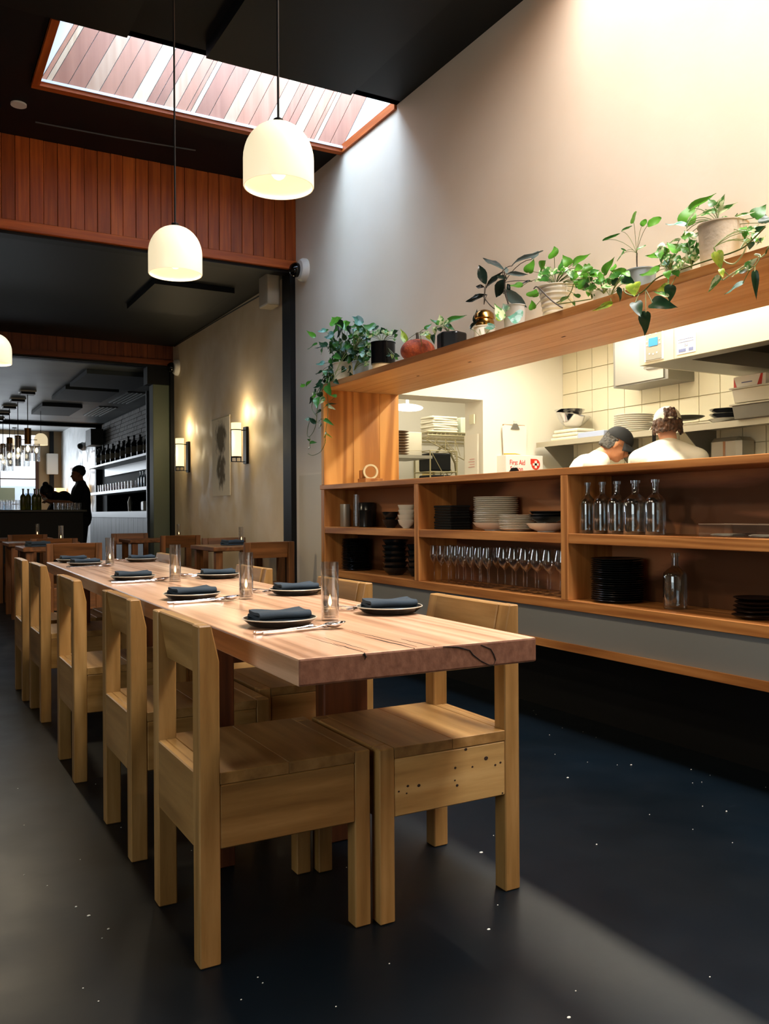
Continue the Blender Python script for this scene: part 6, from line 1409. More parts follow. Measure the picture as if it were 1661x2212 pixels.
MB().prism([(0.12, 0.0), (0.095, 0.0), (0.12, 0.07)], -0.0812, -0.0802, 'x').build('red_print', REDM, t)
B('grey_print', INK, -0.0812, -0.0802, -0.02, 0.06, 0.03, 0.036, t)
o = MB().cyl((0, 0, 0), (0, 0, 0.095), 0.07, n=28).build('vertical_duct', HS, smooth=True); kput(o, (4.98, 3.56, ZS + 0.28), 'pale vertical pipe in front of the tiles under the hood', 'pipe')
o.location = (5.025, 3.62, 1.862)
# equipment under the shelf
t = empty('towel_dispenser', (5.02, 4.05, 1.30)); tag(t, 'stainless dispenser on the tiles right of the standing cook', 'dispenser')
B('case', STEEL, -0.09, 0.09, -0.13, 0.13, 0.0, 0.25, t, 0.03)
B('highlight_strip', CHROME, -0.094, -0.089, -0.02, 0.0, 0.05, 0.22, t)
t = empty('steel_container', (4.86, 3.78, 1.27)); tag(t, 'small square steel container at the right under the shelf', 'container')
B('case', STEEL, -0.06, 0.06, -0.07, 0.07, 0.0, 0.12, t, 0.012)
B('opening', mat('opening_dark', '#6b675c', 0.5), -0.063, -0.06, -0.04, 0.04, 0.02, 0.10, t)
o = B('work_counter', STEEL, 4.55, 5.11, 0.6, 5.85, 0.88, 0.92); tag(o, 'stainless work counter along the tiled wall', 'counter')
o2 = B('counter_base', STEELD, 4.62, 5.11, 0.6, 5.85, 0.0, 0.88); o2.location = Vector(o2.location) - Vector(o.location); o2.parent = o
o = B('counter_riser', STEEL, 4.78, 5.11, 3.4, 4.4, 0.92, 1.268); tag(o, 'raised steel ledge at the back of the work counter', 'ledge')
o = lathe_obj('round_pan', plate_prof(0.12, 0.05), STEEL); kput(o, (4.72, 5.72, 1.05), 'round steel lid leaning by the far end of the counter', 'lid'); o.rotation_euler = (0, 1.2, 0.5)
o = B('cutting_board_stack', WHITEC, 4.62, 4.95, 4.9, 5.5, 0.92, 1.262); tag(o, 'white stacked boards at the far end of the work counter', 'boards')

# first aid box on the end wall
t = empty('first_aid_box', (4.57, 5.9, 1.20)); tag(t, 'white wall box printed First Aid Station with a red cross mark', 'first aid box')
B('case', WHITEP, -0.19, 0.20, -0.13, 0.0, 0.0, 0.32, t, 0.004)
RX = (PI / 2, 0, 0)
RED = mat('red_letters', '#d8321e', 0.6)
text('First Aid', 0.060, RED, (-0.155, -0.1315, 0.238), RX, t, sx=0.78)
text('Station', 0.060, RED, (-0.150, -0.1315, 0.184), RX, t, sx=0.80)
mb = MB()
cx, cz, rr_ = 0.120, 0.245, 0.046
ring = [(cx + rr_ * math.cos(2 * PI * i / 28), cz + rr_ * math.sin(2 * PI * i / 28)) for i in range(28)]
MB().prism(ring, -0.1318, -0.1308, 'y').build('emblem_disc', RED, t)
MB().prism([(cx - rr_ - 0.008, cz), (cx, cz), (cx, cz + rr_ + 0.0), (cx - rr_ - 0.008, cz + rr_)], -0.1317, -0.1307, 'y').build('emblem_block', RED, t)
MB().box(cx - 0.012, cx + 0.012, -0.1328, -0.1316, cz - 0.032, cz + 0.032).box(cx - 0.032, cx + 0.032, -0.1328, -0.1316, cz - 0.010, cz + 0.010).build('emblem_cross', WHITEP, t)

o = MB().tube([(-0.02, 0, 0), (0.10, 0.0, 0.004), (0.16, 0.01, 0.0)], [0.006, 0.005, 0.002], 6).build('marker_pen', mat('yellow_pen', '#d9a72c', 0.5)); kput(o, (4.40, 5.80, 1.527), 'yellow and black marker lying on the first aid box', 'pen')
t = empty('clipboard', (4.545, 5.895, 1.53)); tag(t, 'clipboard with white sheets on the kitchen end wall', 'clipboard')
B('board', mat('clipboard_brown', '#b08a5c', 0.6), -0.115, 0.115, -0.02, -0.012, 0.0, 0.255, t)
for k in range(4):
    o = MB().box(-0.118, 0.118, -0.0255 - k * 0.0016, -0.0245 - k * 0.0016, -0.01, 0.245).build('sheet', PAPER, t, rot=(0, 0.03 * k - 0.05, 0))
MB().prism([(-0.045, 0.215), (0.045, 0.215), (0.018, 0.262), (-0.018, 0.262)], -0.042, -0.030, 'y').build('clip', STEELD, t)
MB().tube([(-0.012, -0.036, 0.26), (-0.018, -0.036, 0.285), (0, -0.036, 0.275), (0.018, -0.036, 0.285), (0.012, -0.036, 0.26)], 0.0018, 5).build('clip_wire', STEEL, t)
# things seen through the doorway
o = B('wall_note', mat('yellow_note', '#f2eec4', 0.8), 4.165, 4.235, 6.14, 6.15, 1.80, 1.88)
tag(o, 'pale yellow note sheet on the door edge', 'note')
o.location = (4.22, 6.03, 1.83); o.rotation_euler = (0, 0, PI / 2); o.data.materials[0] = mat('yellow_note2', '#efe9c8', 0.8)
t = empty('paper_sheets', (4.228, 6.03, 1.33)); tag(t, 'sheaf of white order sheets hanging on the door jamb', 'paper')
for k in range(3):
    B('sheet', PAPER, -0.012 - 0.003 * k, -0.010 - 0.003 * k, -0.10 + 0.006 * k, 0.11 - 0.008 * k, 0.0 + 0.01 * k, 0.37, t)
PK = mat('ink_pink', '#d88a80', 0.8)
for k in range(4):
    B('handwriting', PK, -0.0205, -0.0185, -0.05, 0.02 + 0.02 * (k % 2), 0.16 - 0.022 * k, 0.164 - 0.022 * k, t)
WIRE = mat('wire_cream', '#b9ad86', 0.4, metal=0.5)
t = empty('wire_shelf', (4.60, 7.55, 1.82)); tag(t, 'wall-mounted wire shelf in the room behind the doorway', 'shelf')
mb = MB()
for y in (-0.2, 0.62):
    mb.tube([(0, y, 0.0), (1.2, y, 0.0)], 0.008, 6); mb.tube([(0, y, 0.035), (1.2, y, 0.035)], 0.006, 6)
for i in range(25):
    mb.tube([(0.05 * i, -0.2, 0.035), (0.05 * i, 0.62, 0.035)], 0.0035, 4)
    mb.tube([(0.05 * i, -0.2, 0.0), (0.05 * i + 0.025, -0.2, 0.035)], 0.003, 4)
mb.build('wire_deck', WIRE, t)
mb = MB(); mb.tube([(0.02, -0.2, -0.02), (0.02, 0.62, -0.02)], 0.006, 5); 
mb.tube([(0.0, -0.19, -0.03), (0.45, -0.19, -0.03), (0.45, -0.19, -0.24), (0.0, -0.19, -0.05)], 0.006, 5)
for a in (0.10, 0.22, 0.34): mb.tube([(a, -0.19, -0.03), (a + 0.06, -0.19, -0.03 - (a + 0.06) * 0.42)], 0.004, 5); mb.tube([(a, -0.19, -0.03 - a * 0.42 - 0.02), (a + 0.0, -0.19, -0.03)], 0.004, 5)
mb.build('bracket', WIRE, t)
for i in range(7):
    o = MB().box(-0.15, 0.16, -0.12, 0.12, 0, 0.022).build('folded_linen', mat('linen_%d' % i, '#e9e2cc', 0.9), bevel=0.008, seg=2, rot=(0, 0, 0.05 * (i % 3)))
    kput(o, (4.86 + 0.01 * (i % 2), 7.55, 1.862 + 0.024 * i), 'folded cream linen, ' + pos(i, 7) + ' the pile on the wire shelf', 'linen', 'linen pile on the wire shelf')
o = MB().box(-0.11, 0.11, -0.08, 0.08, 0, 0.17).build('plastic_bin', mat('mint_plastic', '#dfe8cf', 0.4), bevel=0.01, seg=2); kput(o, (5.20, 7.55, 1.862), 'pale green plastic bin on the wire shelf', 'bin')
# rack with stacked plates at the left inside the doorway
t = empty('wire_rack', (4.62, 7.45, 1.2)); tag(t, 'wire frame rack holding black boxes beyond the pass', 'rack')
mb = MB()
for x in (-0.02, 0.30):
    for y in (-0.15, 0.15): mb.tube([(x, y, -1.2), (x, y, 0.46)], 0.008, 6)
for z in (0.0, 0.25, 0.46):
    for y in (-0.15, 0.15): mb.tube([(-0.02, y, z), (0.30, y, z)], 0.006, 5)
    for x in (-0.02, 0.30): mb.tube([(x, -0.15, z), (x, 0.15, z)], 0.006, 5)
mb.tube([(0.0, -0.15, 0.44), (0.28, -0.15, 0.0)], 0.004, 5)
mb.build('frame', WIRE, t)
for k in range(2):
    o = B('bin', BLACK, 4.63, 4.87, 7.33, 7.57, 1.21 + 0.25 * k, 1.42 + 0.22 * k, None, 0.01); tag(o, ('lower', 'upper')[k] + ' black box in the wire rack beyond the pass', 'box', 'black boxes in the wire rack')
WP3 = lathe_obj('rack_plate', plate_prof(0.145, 0.02), mat('brown_white_plate', '#e2d6c2', 0.3, vary=('#8a6a48', 3)))
for i in range(9):
    put(WP3, (4.22, 7.35, 1.60 + i * 0.027), 'cream plate, ' + pos(i, 9) + ' the stack just inside the doorway', 'plate', 'plates inside the doorway')
o = B('side_shelf', STEEL, 3.9, 4.5, 7.1, 7.6, 1.565, 1.595); tag(o, 'steel ledge under the plate stack inside the doorway', 'ledge')
o = B('tall_carton', mat('cream_carton', '#e6dcc0', 0.7), 4.38, 4.58, 7.42, 7.62, 1.66, 1.85, None, 0.004); tag(o, 'cream carton beside the plate stack inside the doorway', 'box')
o = B('flat_carton', mat('cream_carton_2', '#d8cfb6', 0.7), 4.37, 4.58, 7.42, 7.62, 1.597, 1.66, None, 0.004); tag(o, 'flat cream carton under the taller one', 'box')
o = B('sink_counter', STEEL, 4.98, 5.6, 7.62, 8.19, 0.0, 0.92); tag(o, 'stainless sink counter in the room behind the doorway', 'counter')
t = empty('sprayer_faucet', (5.02, 7.9, 0.92)); tag(t, 'spring-hose sprayer tap in the room behind the doorway', 'faucet')
MB().tube([(0, 0, 0), (0, 0, 0.62), (0.03, 0, 0.76), (0.10, 0, 0.84), (0.20, 0, 0.80), (0.28, 0, 0.66), (0.30, 0, 0.50)], 0.012, 8).build('hose', mat('hose_cream', '#a89e7e', 0.35, metal=0.5), t, smooth=True)
mb = MB()
for i in range(22):
    u = i / 21; a = PI * u
    mb.lathe([(0.020, -0.003), (0.020, 0.003)], 10, Matrix.Translation((0.03 + 0.135 * (1 - math.cos(a)), 0, 0.68 + 0.165 * math.sin(a))) @ Matrix.Rotation(PI / 2 - a + PI / 2, 4, 'Y'), cap0=False, cap1=False)
mb.build('spring', WIRE, t)
MB().tube([(0.12, 0, 0.62), (0.20, 0.0, 0.50), (0.24, 0, 0.55), (0.18, 0, 0.66), (0.10, 0, 0.66)], 0.008, 6).build('handle_ring', WIRE, t, smooth=True)
t = empty('wall_poster', (5.12, 8.195, 1.35)); tag(t, 'small notice poster in a blue-green frame on the far back wall', 'poster')
B('backing', mat('poster_cream', '#efe6c6', 0.8), -0.17, 0.17, -0.012, 0.0, 0.0, 0.32, t)
FRB = mat('poster_frame', '#86a0a0', 0.6)
for a in ((-0.175, -0.165, 0.0, 0.32), (0.165, 0.175, 0.0, 0.32), (-0.175, 0.175, 0.30, 0.32)): B('frame', FRB, a[0], a[1], -0.018, -0.010, a[2], a[3], t)
B('print_area', mat('poster_amber', '#e3c884', 0.8), -0.07, 0.10, -0.014, -0.012, 0.02, 0.16, t)
for k in range(3): B('print_line', INK, -0.05, 0.08, -0.0145, -0.012, 0.18 + 0.025 * k, 0.186 + 0.025 * k, t)
t = empty('ceiling_lamp', (4.28, 7.2, 2.06)); tag(t, 'glowing white lamp under the ceiling behind the doorway', 'lamp')
MB().ball((0, 0, 0), (0.17, 0.10, 0.035)).build('diffuser', mat('lamp_white', '#ffffff', 0.4, emit='#ffffff', estr=4), t, smooth=True)
MB().cyl((0, 0, 0.03), (0, 0, 0.61), 0.015).build('stem', WHITEP, t)

# ================================================================== people
SKIN = mat('skin_warm', '#c98a62', 0.5, vary=('#b97a54', 18))
SKIN2 = mat('skin_light', '#dfa384', 0.5)
SHIRT = mat('shirt_white', '#efe8d8', 0.85, bump=0.1, bscale=40)
TROU = mat('trousers_dark', '#1c1e22', 0.9)
def figure(name, loc, rz, label, skin, J, shirt_m, trou_m, sleeves='short', head_rot=(0, 0, 0), voxel=0.009, group=None, fit=1.0):
    """J: joints in local metres, x forward, y left, z up"""
    t = empty(name, loc, rz); tag(t, label, 'person', group)
    V = {k: Vector(v) for k, v in J.items()}
    b = MB()
    # head, in its own frame
    HM = Matrix.Translation(V['head']) @ Euler(head_rot, 'XYZ').to_matrix().to_4x4()
    b.ball((-0.012, 0, 0.028), (0.092, 0.074, 0.088), HM)
    b.ball((0.022, 0, -0.035), (0.062, 0.058, 0.072), HM)
    b.ball((0.048, 0, -0.083), (0.030, 0.032, 0.024), HM)
    b.caps(HM @ Vector((0.076, 0, 0.010)), HM @ Vector((0.096, 0, -0.028)), 0.008, 0.013)
    b.ball((0.068, 0, 0.022), (0.020, 0.050, 0.012), HM)
    b.ball((0.074, 0, -0.058), (0.014, 0.024, 0.010), HM)
    for s in (-1, 1):
        b.ball((-0.008, s * 0.076, -0.008), (0.018, 0.010, 0.032), HM)
        b.ball((0.050, s * 0.036, -0.022), (0.024, 0.020, 0.020), HM)
    b.caps(HM @ Vector((-0.018, 0, -0.04)), V['neck'], 0.052, 0.058)
    b.caps(V['neck'], V['chest'], 0.060, 0.12)
    chest = V['chest']; waist = V['waist']; hips = V['hips']
    b.caps(V['shL'], V['shR'], 0.058, 0.058)
    b.ball(chest, (0.11, 0.16, 0.16)); b.caps(chest, waist, 0.125, 0.118); b.caps(waist, hips, 0.118, 0.128)
    for s, S in ((1, 'L'), (-1, 'R')):
        b.caps(V['neck'] + Vector((0, s * 0.03, -0.02)), V['sh' + S], 0.042, 0.056)
        b.caps(V['sh' + S], V['el' + S], 0.050, 0.038); b.caps(V['el' + S], V['wr' + S], 0.038, 0.026)
        d = (V['wr' + S] - V['el' + S]).normalized()
        hnd = V['wr' + S] + d * 0.055
        side = d.cross(Vector((0, 0, 1)));
        if side.length < .1: side = Vector((0, 1, 0))
        side.normalize()
        b.caps(V['wr' + S], hnd, 0.024, 0.030)
        up = side.cross(d).normalized()
        for k, (off, ln) in enumerate(((-0.026, 0.060), (-0.009, 0.070), (0.009, 0.066), (0.026, 0.052))):
            p = hnd + side * off + d * 0.018
            q = p + d * ln * 0.55 - up * 0.012; r_ = q + d * ln * 0.35 - up * 0.026
            b.caps(p, q, 0.0095, 0.009, 8); b.caps(q, r_, 0.009, 0.0078, 8)
        th = V['wr' + S] + d * 0.02 - side * 0.024
        b.caps(th, th + d * 0.035 - side * 0.028, 0.012, 0.010, 8); b.caps(th + d * 0.035 - side * 0.028, th + d * 0.062 - side * 0.034, 0.010, 0.008, 8)
        b.caps(V['hip' + S], V['kn' + S], 0.085, 0.058); b.caps(V['kn' + S], V['an' + S], 0.056, 0.038)
        b.caps(V['an' + S] + Vector((-0.03, 0, -0.035)), V['an' + S] + Vector((0.15, 0, -0.045)), 0.038, 0.030)
    o = b.build('body', skin, t, smooth=True)
    md = o.modifiers.new('fuse', 'REMESH'); md.mode = 'VOXEL'; md.voxel_size = voxel; md.use_smooth_shade = True
    sm = o.modifiers.new('soft', 'SMOOTH'); sm.factor = 0.5; sm.iterations = 2
    # shirt
    b = MB(); g = 0.012
    b.ball(chest, (0.140, 0.185, 0.178)); b.caps(chest, waist, 0.140, 0.136); b.caps(waist, hips + Vector((0, 0, 0.03)), 0.136, 0.145)
    b.caps(V['shL'], V['shR'], 0.070, 0.070)
    b.caps(V['neck'] + Vector((-0.008, 0, -0.030)), chest, 0.080, 0.145)
    b.lathe([(0.064, -0.035), (0.070, -0.03), (0.066, 0.018), (0.058, 0.018), (0.056, -0.035)], 20, Matrix.Translation(V['neck']), cap0=False, cap1=False)
    for s, S in ((1, 'L'), (-1, 'R')):
        b.caps(V['neck'] + Vector((0, s * 0.03, -0.025)), V['sh' + S], 0.062, 0.072)
        if sleeves == 'short': b.caps(V['sh' + S], V['sh' + S].lerp(V['el' + S], 0.8), 0.066, 0.058)
        else: b.caps(V['sh' + S], V['el' + S], 0.066, 0.053); b.caps(V['el' + S], V['el' + S].lerp(V['wr' + S], 0.9), 0.053, 0.038)
    o = b.build('shirt', shirt_m, t, smooth=True)
    md = o.modifiers.new('fuse', 'REMESH'); md.mode = 'VOXEL'; md.voxel_size = voxel + 0.001; md.use_smooth_shade = True
    sm = o.modifiers.new('soft', 'SMOOTH'); sm.factor = 0.5; sm.iterations = 3
    tx = bpy.data.textures.new('folds', 'CLOUDS'); tx.noise_scale = 0.13
    dm = o.modifiers.new('folds', 'DISPLACE'); dm.texture = tx; dm.strength = 0.010; dm.mid_level = 0.3
    b = MB(); b.caps(hips + Vector((0, 0, 0.03)), hips, 0.142, 0.140)
    for S in 'LR':
        b.caps(V['hip' + S], V['kn' + S], 0.100, 0.075); b.caps(V['kn' + S], V['an' + S], 0.072, 0.058)
    o = b.build('trousers', trou_m, t, smooth=True)
    md = o.modifiers.new('fuse', 'REMESH'); md.mode = 'VOXEL'; md.voxel_size = 0.014; md.use_smooth_shade = True
    b = MB()
    for S in 'LR': b.caps(V['an' + S] + Vector((-0.035, 0, -0.045)), V['an' + S] + Vector((0.16, 0, -0.050)), 0.046, 0.036)
    b.build('shoes', BLACK, t, smooth=True)
    # eyes and mouth
    for s in (-1, 1):
        MB().ball((0.074, s * 0.030, 0.002), (0.010, 0.013, 0.007), HM, 10, 7).build('eye', mat('eye_white', '#efe9e0', 0.3), t, smooth=True)
        MB().ball((0.0825, s * 0.030, 0.002), (0.0035, 0.005, 0.005), HM, 8, 6).build('iris', mat('iris_dark', '#20140c', 0.2), t, smooth=True)
        MB().caps(HM @ Vector((0.084, s * 0.016, 0.026)), HM @ Vector((0.076, s * 0.046, 0.026)), 0.004, 0.003, 8).build('eyebrow', mat('brow_dark', '#2a2420', 0.8), t)
    MB().caps(HM @ Vector((0.083, -0.016, -0.058)), HM @ Vector((0.083, 0.016, -0.058)), 0.0045, 0.0045, 8).build('lips', mat('lips', '#a85c48', 0.5), t)
    return t, HM
def joints(lean=0.0, z=1.0, arms='work'):
    """a standing figure about 1.73 m tall leaning forward by 'lean' metres at the head"""
    L_ = lean
    J = dict(hips=(0, 0, 0.93), waist=(0.0 + L_ * 0.2, 0, 1.08), chest=(L_ * 0.6, 0, 1.30), neck=(L_ * 0.9, 0, 1.475), head=(0.03 + L_ * 1.15, 0, 1.60),
             shL=(L_ * 0.75, 0.175, 1.40), shR=(L_ * 0.75, -0.175, 1.40), elL=(L_ * 0.7 + 0.06, 0.24, 1.14), elR=(L_ * 0.7 + 0.06, -0.24, 1.14),
             wrL=(L_ + 0.27, 0.17, 1.06), wrR=(L_ + 0.27, -0.17, 1.06), hipL=(0, 0.09, 0.90), hipR=(0, -0.09, 0.90),
             knL=(0.02, 0.10, 0.49), knR=(0.02, -0.10, 0.49), anL=(0, 0.11, 0.085), anR=(0, -0.11, 0.085))
    return J
HAIRB = mat('hair_brown', '#5e3a22', 0.6, vary=('#2e1a0e', 40), bump=0.8, bscale=60)
HAIRG = mat('hair_grey', '#55514a', 0.7, vary=('#2a2826', 60), bump=0.8, bscale=90)
HAIRK = mat('hair_black', '#060505', 0.6)
def fuse_hair(o):
    md = o.modifiers.new('fuse', 'REMESH'); md.mode = 'VOXEL'; md.voxel_size = 0.004; md.use_smooth_shade = True
    return o
def cap_on(t, HM, m_, brim_dir=1, band=None):
    vs = MB()
    pr = []
    for i in range(0, 9):
        a = PI / 2 * i / 8
        pr.append((math.cos(a), math.sin(a)))
    v = MB()
    Mc = HM @ Matrix.Translation((-0.010, 0, 0.036)) @ Matrix.Rotation(-0.10 * brim_dir, 4, 'Y')
    v.lathe([(0.101 * r, 0.092 * z) for r, z in pr] + [(0.094 * r, 0.086 * z) for r, z in reversed(pr)], 28, Mc, cap0=False, cap1=False, sy=0.86)
    v.build('cap', m_, t, smooth=True)
    # brim
    b = MB(); vs = []; fs = []
    n = 12
    for j in range(5):
        u = j / 4
        for i in range(n + 1):
            a = -1.15 + 2.3 * i / n
            r = 0.098 + 0.075 * u * math.cos(a * 0.95)
            vs.append((brim_dir * (r * math.cos(a)), (r * math.sin(a)) * 0.86, -0.002 - 0.018 * u - 0.05 * u * (math.sin(a) ** 2)))
    for j in range(4):
        for i in range(n): fs.append((j * (n + 1) + i, j * (n + 1) + i + 1, (j + 1) * (n + 1) + i + 1, (j + 1) * (n + 1) + i))
    o = b.add(vs, fs, Mc).build('brim', m_, t, smooth=True)
    md = o.modifiers.new('t', 'SOLIDIFY'); md.thickness = 0.003
    return Mc
# cook with the black cap, bent over and looking down to the right
J = joints(0.16)
J['head'] = (0.27, 0.0, 1.500); J['neck'] = (0.15, 0, 1.420); J['chest'] = (0.07, 0, 1.265); J['shL'] = (0.09, 0.175, 1.345); J['shR'] = (0.09, -0.175, 1.345)
t, HM = figure('person', (4.075, 4.565, 0), -0.62, 'cook in a black cap, glasses and white shirt bending forward', SKIN, J, SHIRT, TROU, head_rot=(0.0, 0.62, -0.12))
cap_on(t, HM, mat('cap_black', '#0c0d0f', 0.8))
b = MB()
random.seed(3)
for i in range(220):
    a = random.uniform(1.55, 4.75); z_ = random.uniform(-0.055, 0.035)
    b.ball((-0.012 + 0.090 * math.cos(a), 0.075 * math.sin(a), z_), (0.011, 0.010, 0.012), HM, 8, 6)
fuse_hair(b.build('hair', HAIRG, t, smooth=True))
b = MB()
for s in (-1, 1):
    b.lathe([(0.018, -0.001), (0.020, 0.0), (0.018, 0.001)], 16, HM @ Matrix.Translation((0.090, s * 0.028, 0.0)) @ Matrix.Rotation(PI / 2, 4, 'Y'), cap0=False, cap1=False)
    b.tube([HM @ Vector((0.090, s * 0.047, 0.004)), HM @ Vector((0.0, s * 0.079, 0.006))], 0.0012, 5)
b.build('glasses', mat('glasses_metal', '#8f8a80', 0.3, metal=0.8), t)
V = {k: Vector(v) for k, v in J.items()}
b = MB()
for s in (-1, 1):
    b.tube([V['neck'] + Vector((-0.055, s * 0.055, 0.005)), V['neck'] + Vector((0.03, s * 0.085, -0.035)), V['chest'] + Vector((0.13, s * 0.07, 0.03))], 0.011, 6)
b.build('apron_strap', mat('apron_charcoal', '#3a3c3e', 0.9), t)
# cook with the cream cap, seen from behind
J = joints(0.10)
J['shL'] = (0.06, 0.178, 1.375); J['shR'] = (0.06, -0.178, 1.375); J['chest'] = (0.05, 0, 1.27); J['head'] = (0.125, 0.0, 1.598); J['neck'] = (0.085, 0, 1.475)
t, HM = figure('person', (4.27, 3.92, 0), 0.86, 'cook seen from behind, cream cap over curly brown hair, white shirt', SKIN2, J, SHIRT, TROU, head_rot=(0, 0.12, 0.08))
cap_on(t, HM, mat('cap_cream', '#e6dcc6', 0.85))
b = MB(); random.seed(5)
for i in range(260):
    a = random.uniform(1.35, 4.95); z_ = random.uniform(-0.052, 0.028)
    rr_ = 1.0 + 0.10 * random.random()
    b.ball(((-0.014 + 0.093 * math.cos(a)) * rr_, 0.080 * math.sin(a) * rr_, z_), (0.010, 0.009, 0.013), HM, 8, 6)
for i in range(90):
    zz = random.uniform(0.02, 0.098)
    b.ball((-0.112 + 0.5 * max(0, zz - 0.045) + random.uniform(-0.004, 0.006), random.uniform(-0.034, 0.034) * (1 - 3.5 * max(0, zz - 0.06)), zz), (0.011, 0.010, 0.012), HM, 8, 6)
fuse_hair(b.build('hair', HAIRB, t, smooth=True))
MB().tube([HM @ Vector((-0.106, -0.046, 0.026)), HM @ Vector((-0.126, 0, 0.028)), HM @ Vector((-0.106, 0.046, 0.026))], 0.006, 6).build('cap_strap', mat('cap_cream_2', '#cfc4aa', 0.85), t)
MB().lathe([(0.055, 0), (0.058, 0.10)], 3, None).build('mask_strap', BLACK, t, loc=(0.20, 0.075, 1.50)).scale = (0.35, 0.25, 0.8)

# people at the bar
DSH = mat('shirt_black', '#08090a', 0.9)
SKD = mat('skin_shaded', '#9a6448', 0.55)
J = joints(0.02)
J['elL'] = (0.14, 0.24, 1.17); J['wrL'] = (0.42, 0.14, 1.20); J['elR'] = (0.12, -0.24, 1.15); J['wrR'] = (0.40, -0.15, 1.19)
t, HM = figure('person', (2.41, 13.86, 0), PI - 0.15, 'barman in black standing in profile at the right end of the black bar', SKD, J, DSH, TROU, head_rot=(0, 0.05, 0), voxel=0.012)
t.scale = (1.03, 1.03, 1.035)
b = MB(); random.seed(8)
b.ball((-0.028, 0, 0.040), (0.092, 0.080, 0.082), HM)
for i in range(50):
    a = random.uniform(0, 2 * PI); e = random.uniform(0.1, 1.4)
    b.ball((-0.025 + 0.088 * math.cos(e) * math.cos(a), 0.076 * math.cos(e) * math.sin(a), 0.044 + 0.078 * math.sin(e)), (0.02, 0.018, 0.016), HM, 8, 6)
b.build('hair', HAIRK, t, smooth=True)
J = joints(0.42)
J['head'] = (0.50, 0, 1.37); J['neck'] = (0.38, 0, 1.355); J['chest'] = (0.24, 0, 1.235); J['shL'] = (0.30, 0.16, 1.305); J['shR'] = (0.30, -0.16, 1.305); J['waist'] = (0.10, 0, 1.07)
J['elL'] = (0.46, 0.24, 1.05); J['elR'] = (0.46, -0.24, 1.05); J['wrL'] = (0.66, 0.16, 0.99); J['wrR'] = (0.66, -0.16, 0.99)
t, HM = figure('person', (2.46, 14.28, 0), PI - 0.1, 'dark-haired person in black bending low behind the bar beside the barman', SKD, J, DSH, TROU, head_rot=(0, 0.75, 0), voxel=0.012)
b = MB()
b.ball((-0.035, 0, 0.03), (0.105, 0.095, 0.10), HM); b.ball((-0.09, 0, 0.11), (0.045, 0.045, 0.045), HM); b.ball((-0.02, 0.06, -0.05), (0.06, 0.03, 0.07), HM); b.ball((-0.02, -0.06, -0.05), (0.06, 0.03, 0.07), HM)
b.build('hair', HAIRK, t, smooth=True)
MB().ball((0.055, 0, -0.05), (0.045, 0.056, 0.045), HM).build('face_mask', mat('mask_white', '#cfcfcb', 0.8), t, smooth=True)

# ================================================================== the bar
t = empty('bar_counter', (0.4, 13.0, 0)); tag(t, 'long black bar counter with a thin pale edge', 'bar')
B('front', BLACK, -2.2, 1.88, 0.0, 0.55, 0, 1.08, t)
B('top', mat('bar_top_dark', '#1a1c1c', 0.3), -2.25, 1.93, -0.04, 0.62, 1.08, 1.112, t, 0.004)
t = empty('back_bar', (3.3, 13.34, 0)); tag(t, 'pale grey back bar with open shelves in front of the brick wall', 'shelving')
GW = wood('grey_board', '#646b70', '#484f54', 'z', rough=0.5, across=20, along=1.2, jitter=0.14)
GWM = mat('pale_grey_paint', '#a3acb2', 0.4)
yb = 0.05
k = 0
while yb < 4.6:
    w = (0.30, 0.36, 0.27, 0.40)[k % 4]
    B('board', GW, 0.0, 0.02, yb, yb + w - 0.004, 0, 0.985, t, 0.002); yb += w; k += 1
B('counter_top', GWM, -0.02, 0.38, 0.04, 4.75, 0.985, 1.088, t)
B('end_panel', mat('grey_end_panel', '#6a7174', 0.5), -0.02, 0.38, 0.0, 0.045, 0, 2.93, t)
B('shelf_board', GWM, 0.0, 0.38, 0.045, 4.9, 1.955, 1.99, t)
B('shelf_board', GWM, 0.0, 0.38, 0.045, 4.75, 1.42, 1.47, t)
B('shelf_lip', GWM, 0.30, 0.36, 0.045, 4.75, 1.80, 1.955, t)
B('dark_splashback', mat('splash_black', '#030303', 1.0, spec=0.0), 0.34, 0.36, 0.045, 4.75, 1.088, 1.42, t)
DBT = mat('bottle_dark_glass', '#0a0c0a', 0.15)
WB_ = lathe_obj('wine_bottle', bottle_prof(0.040, 0.32), DBT, 16)
WBt = empty('wine_bottle_set')
bpy.data.objects.remove(WBt)
LBL = mat('bottle_label', '#8d8878', 0.7)
lab_ = MB().lathe([(0.0408, 0.07), (0.0408, 0.16)], 16, cap0=False, cap1=False).build('label', LBL, WB_)
y_ = 13.5
for i in range(22):
    sc_ = (0.95, 1.05, 0.88, 1.1, 1.0)[i % 5]
    put(WB_, (3.42 + 0.07 * (i % 2), y_, 1.9905), ((ORD[i] + ' ') if i else 'nearest ') + 'dark wine bottle from the near end, upper back-bar shelf', 'bottle', 'wine bottles on the upper back-bar shelf', (1.35, 1.35, sc_ * 1.12))
    y_ += 0.21 if i < 18 else 0.24
TG = mat('bar_glass_bright', '#d5dde2', 0.1)
BG1 = lathe_obj('tumbler', [(0.030, 0), (0.034, 0.10), (0.031, 0.10), (0.028, 0.006), (0.001, 0.006)], GLT, 16)
for i in range(26):
    put(BG1, (3.36 + 0.09 * (i % 2), 14.6 + 0.115 * i, 1.4705), ((ORD[i] + ' ') if i else 'nearest ') + 'clear glass from the near end, lower back-bar shelf', 'glass', 'glasses on the lower back-bar shelf', (1.15, 1.15, 1.3))
CB = lathe_obj('clear_bottle', bottle_prof(0.045, 0.27), GLB, 16)
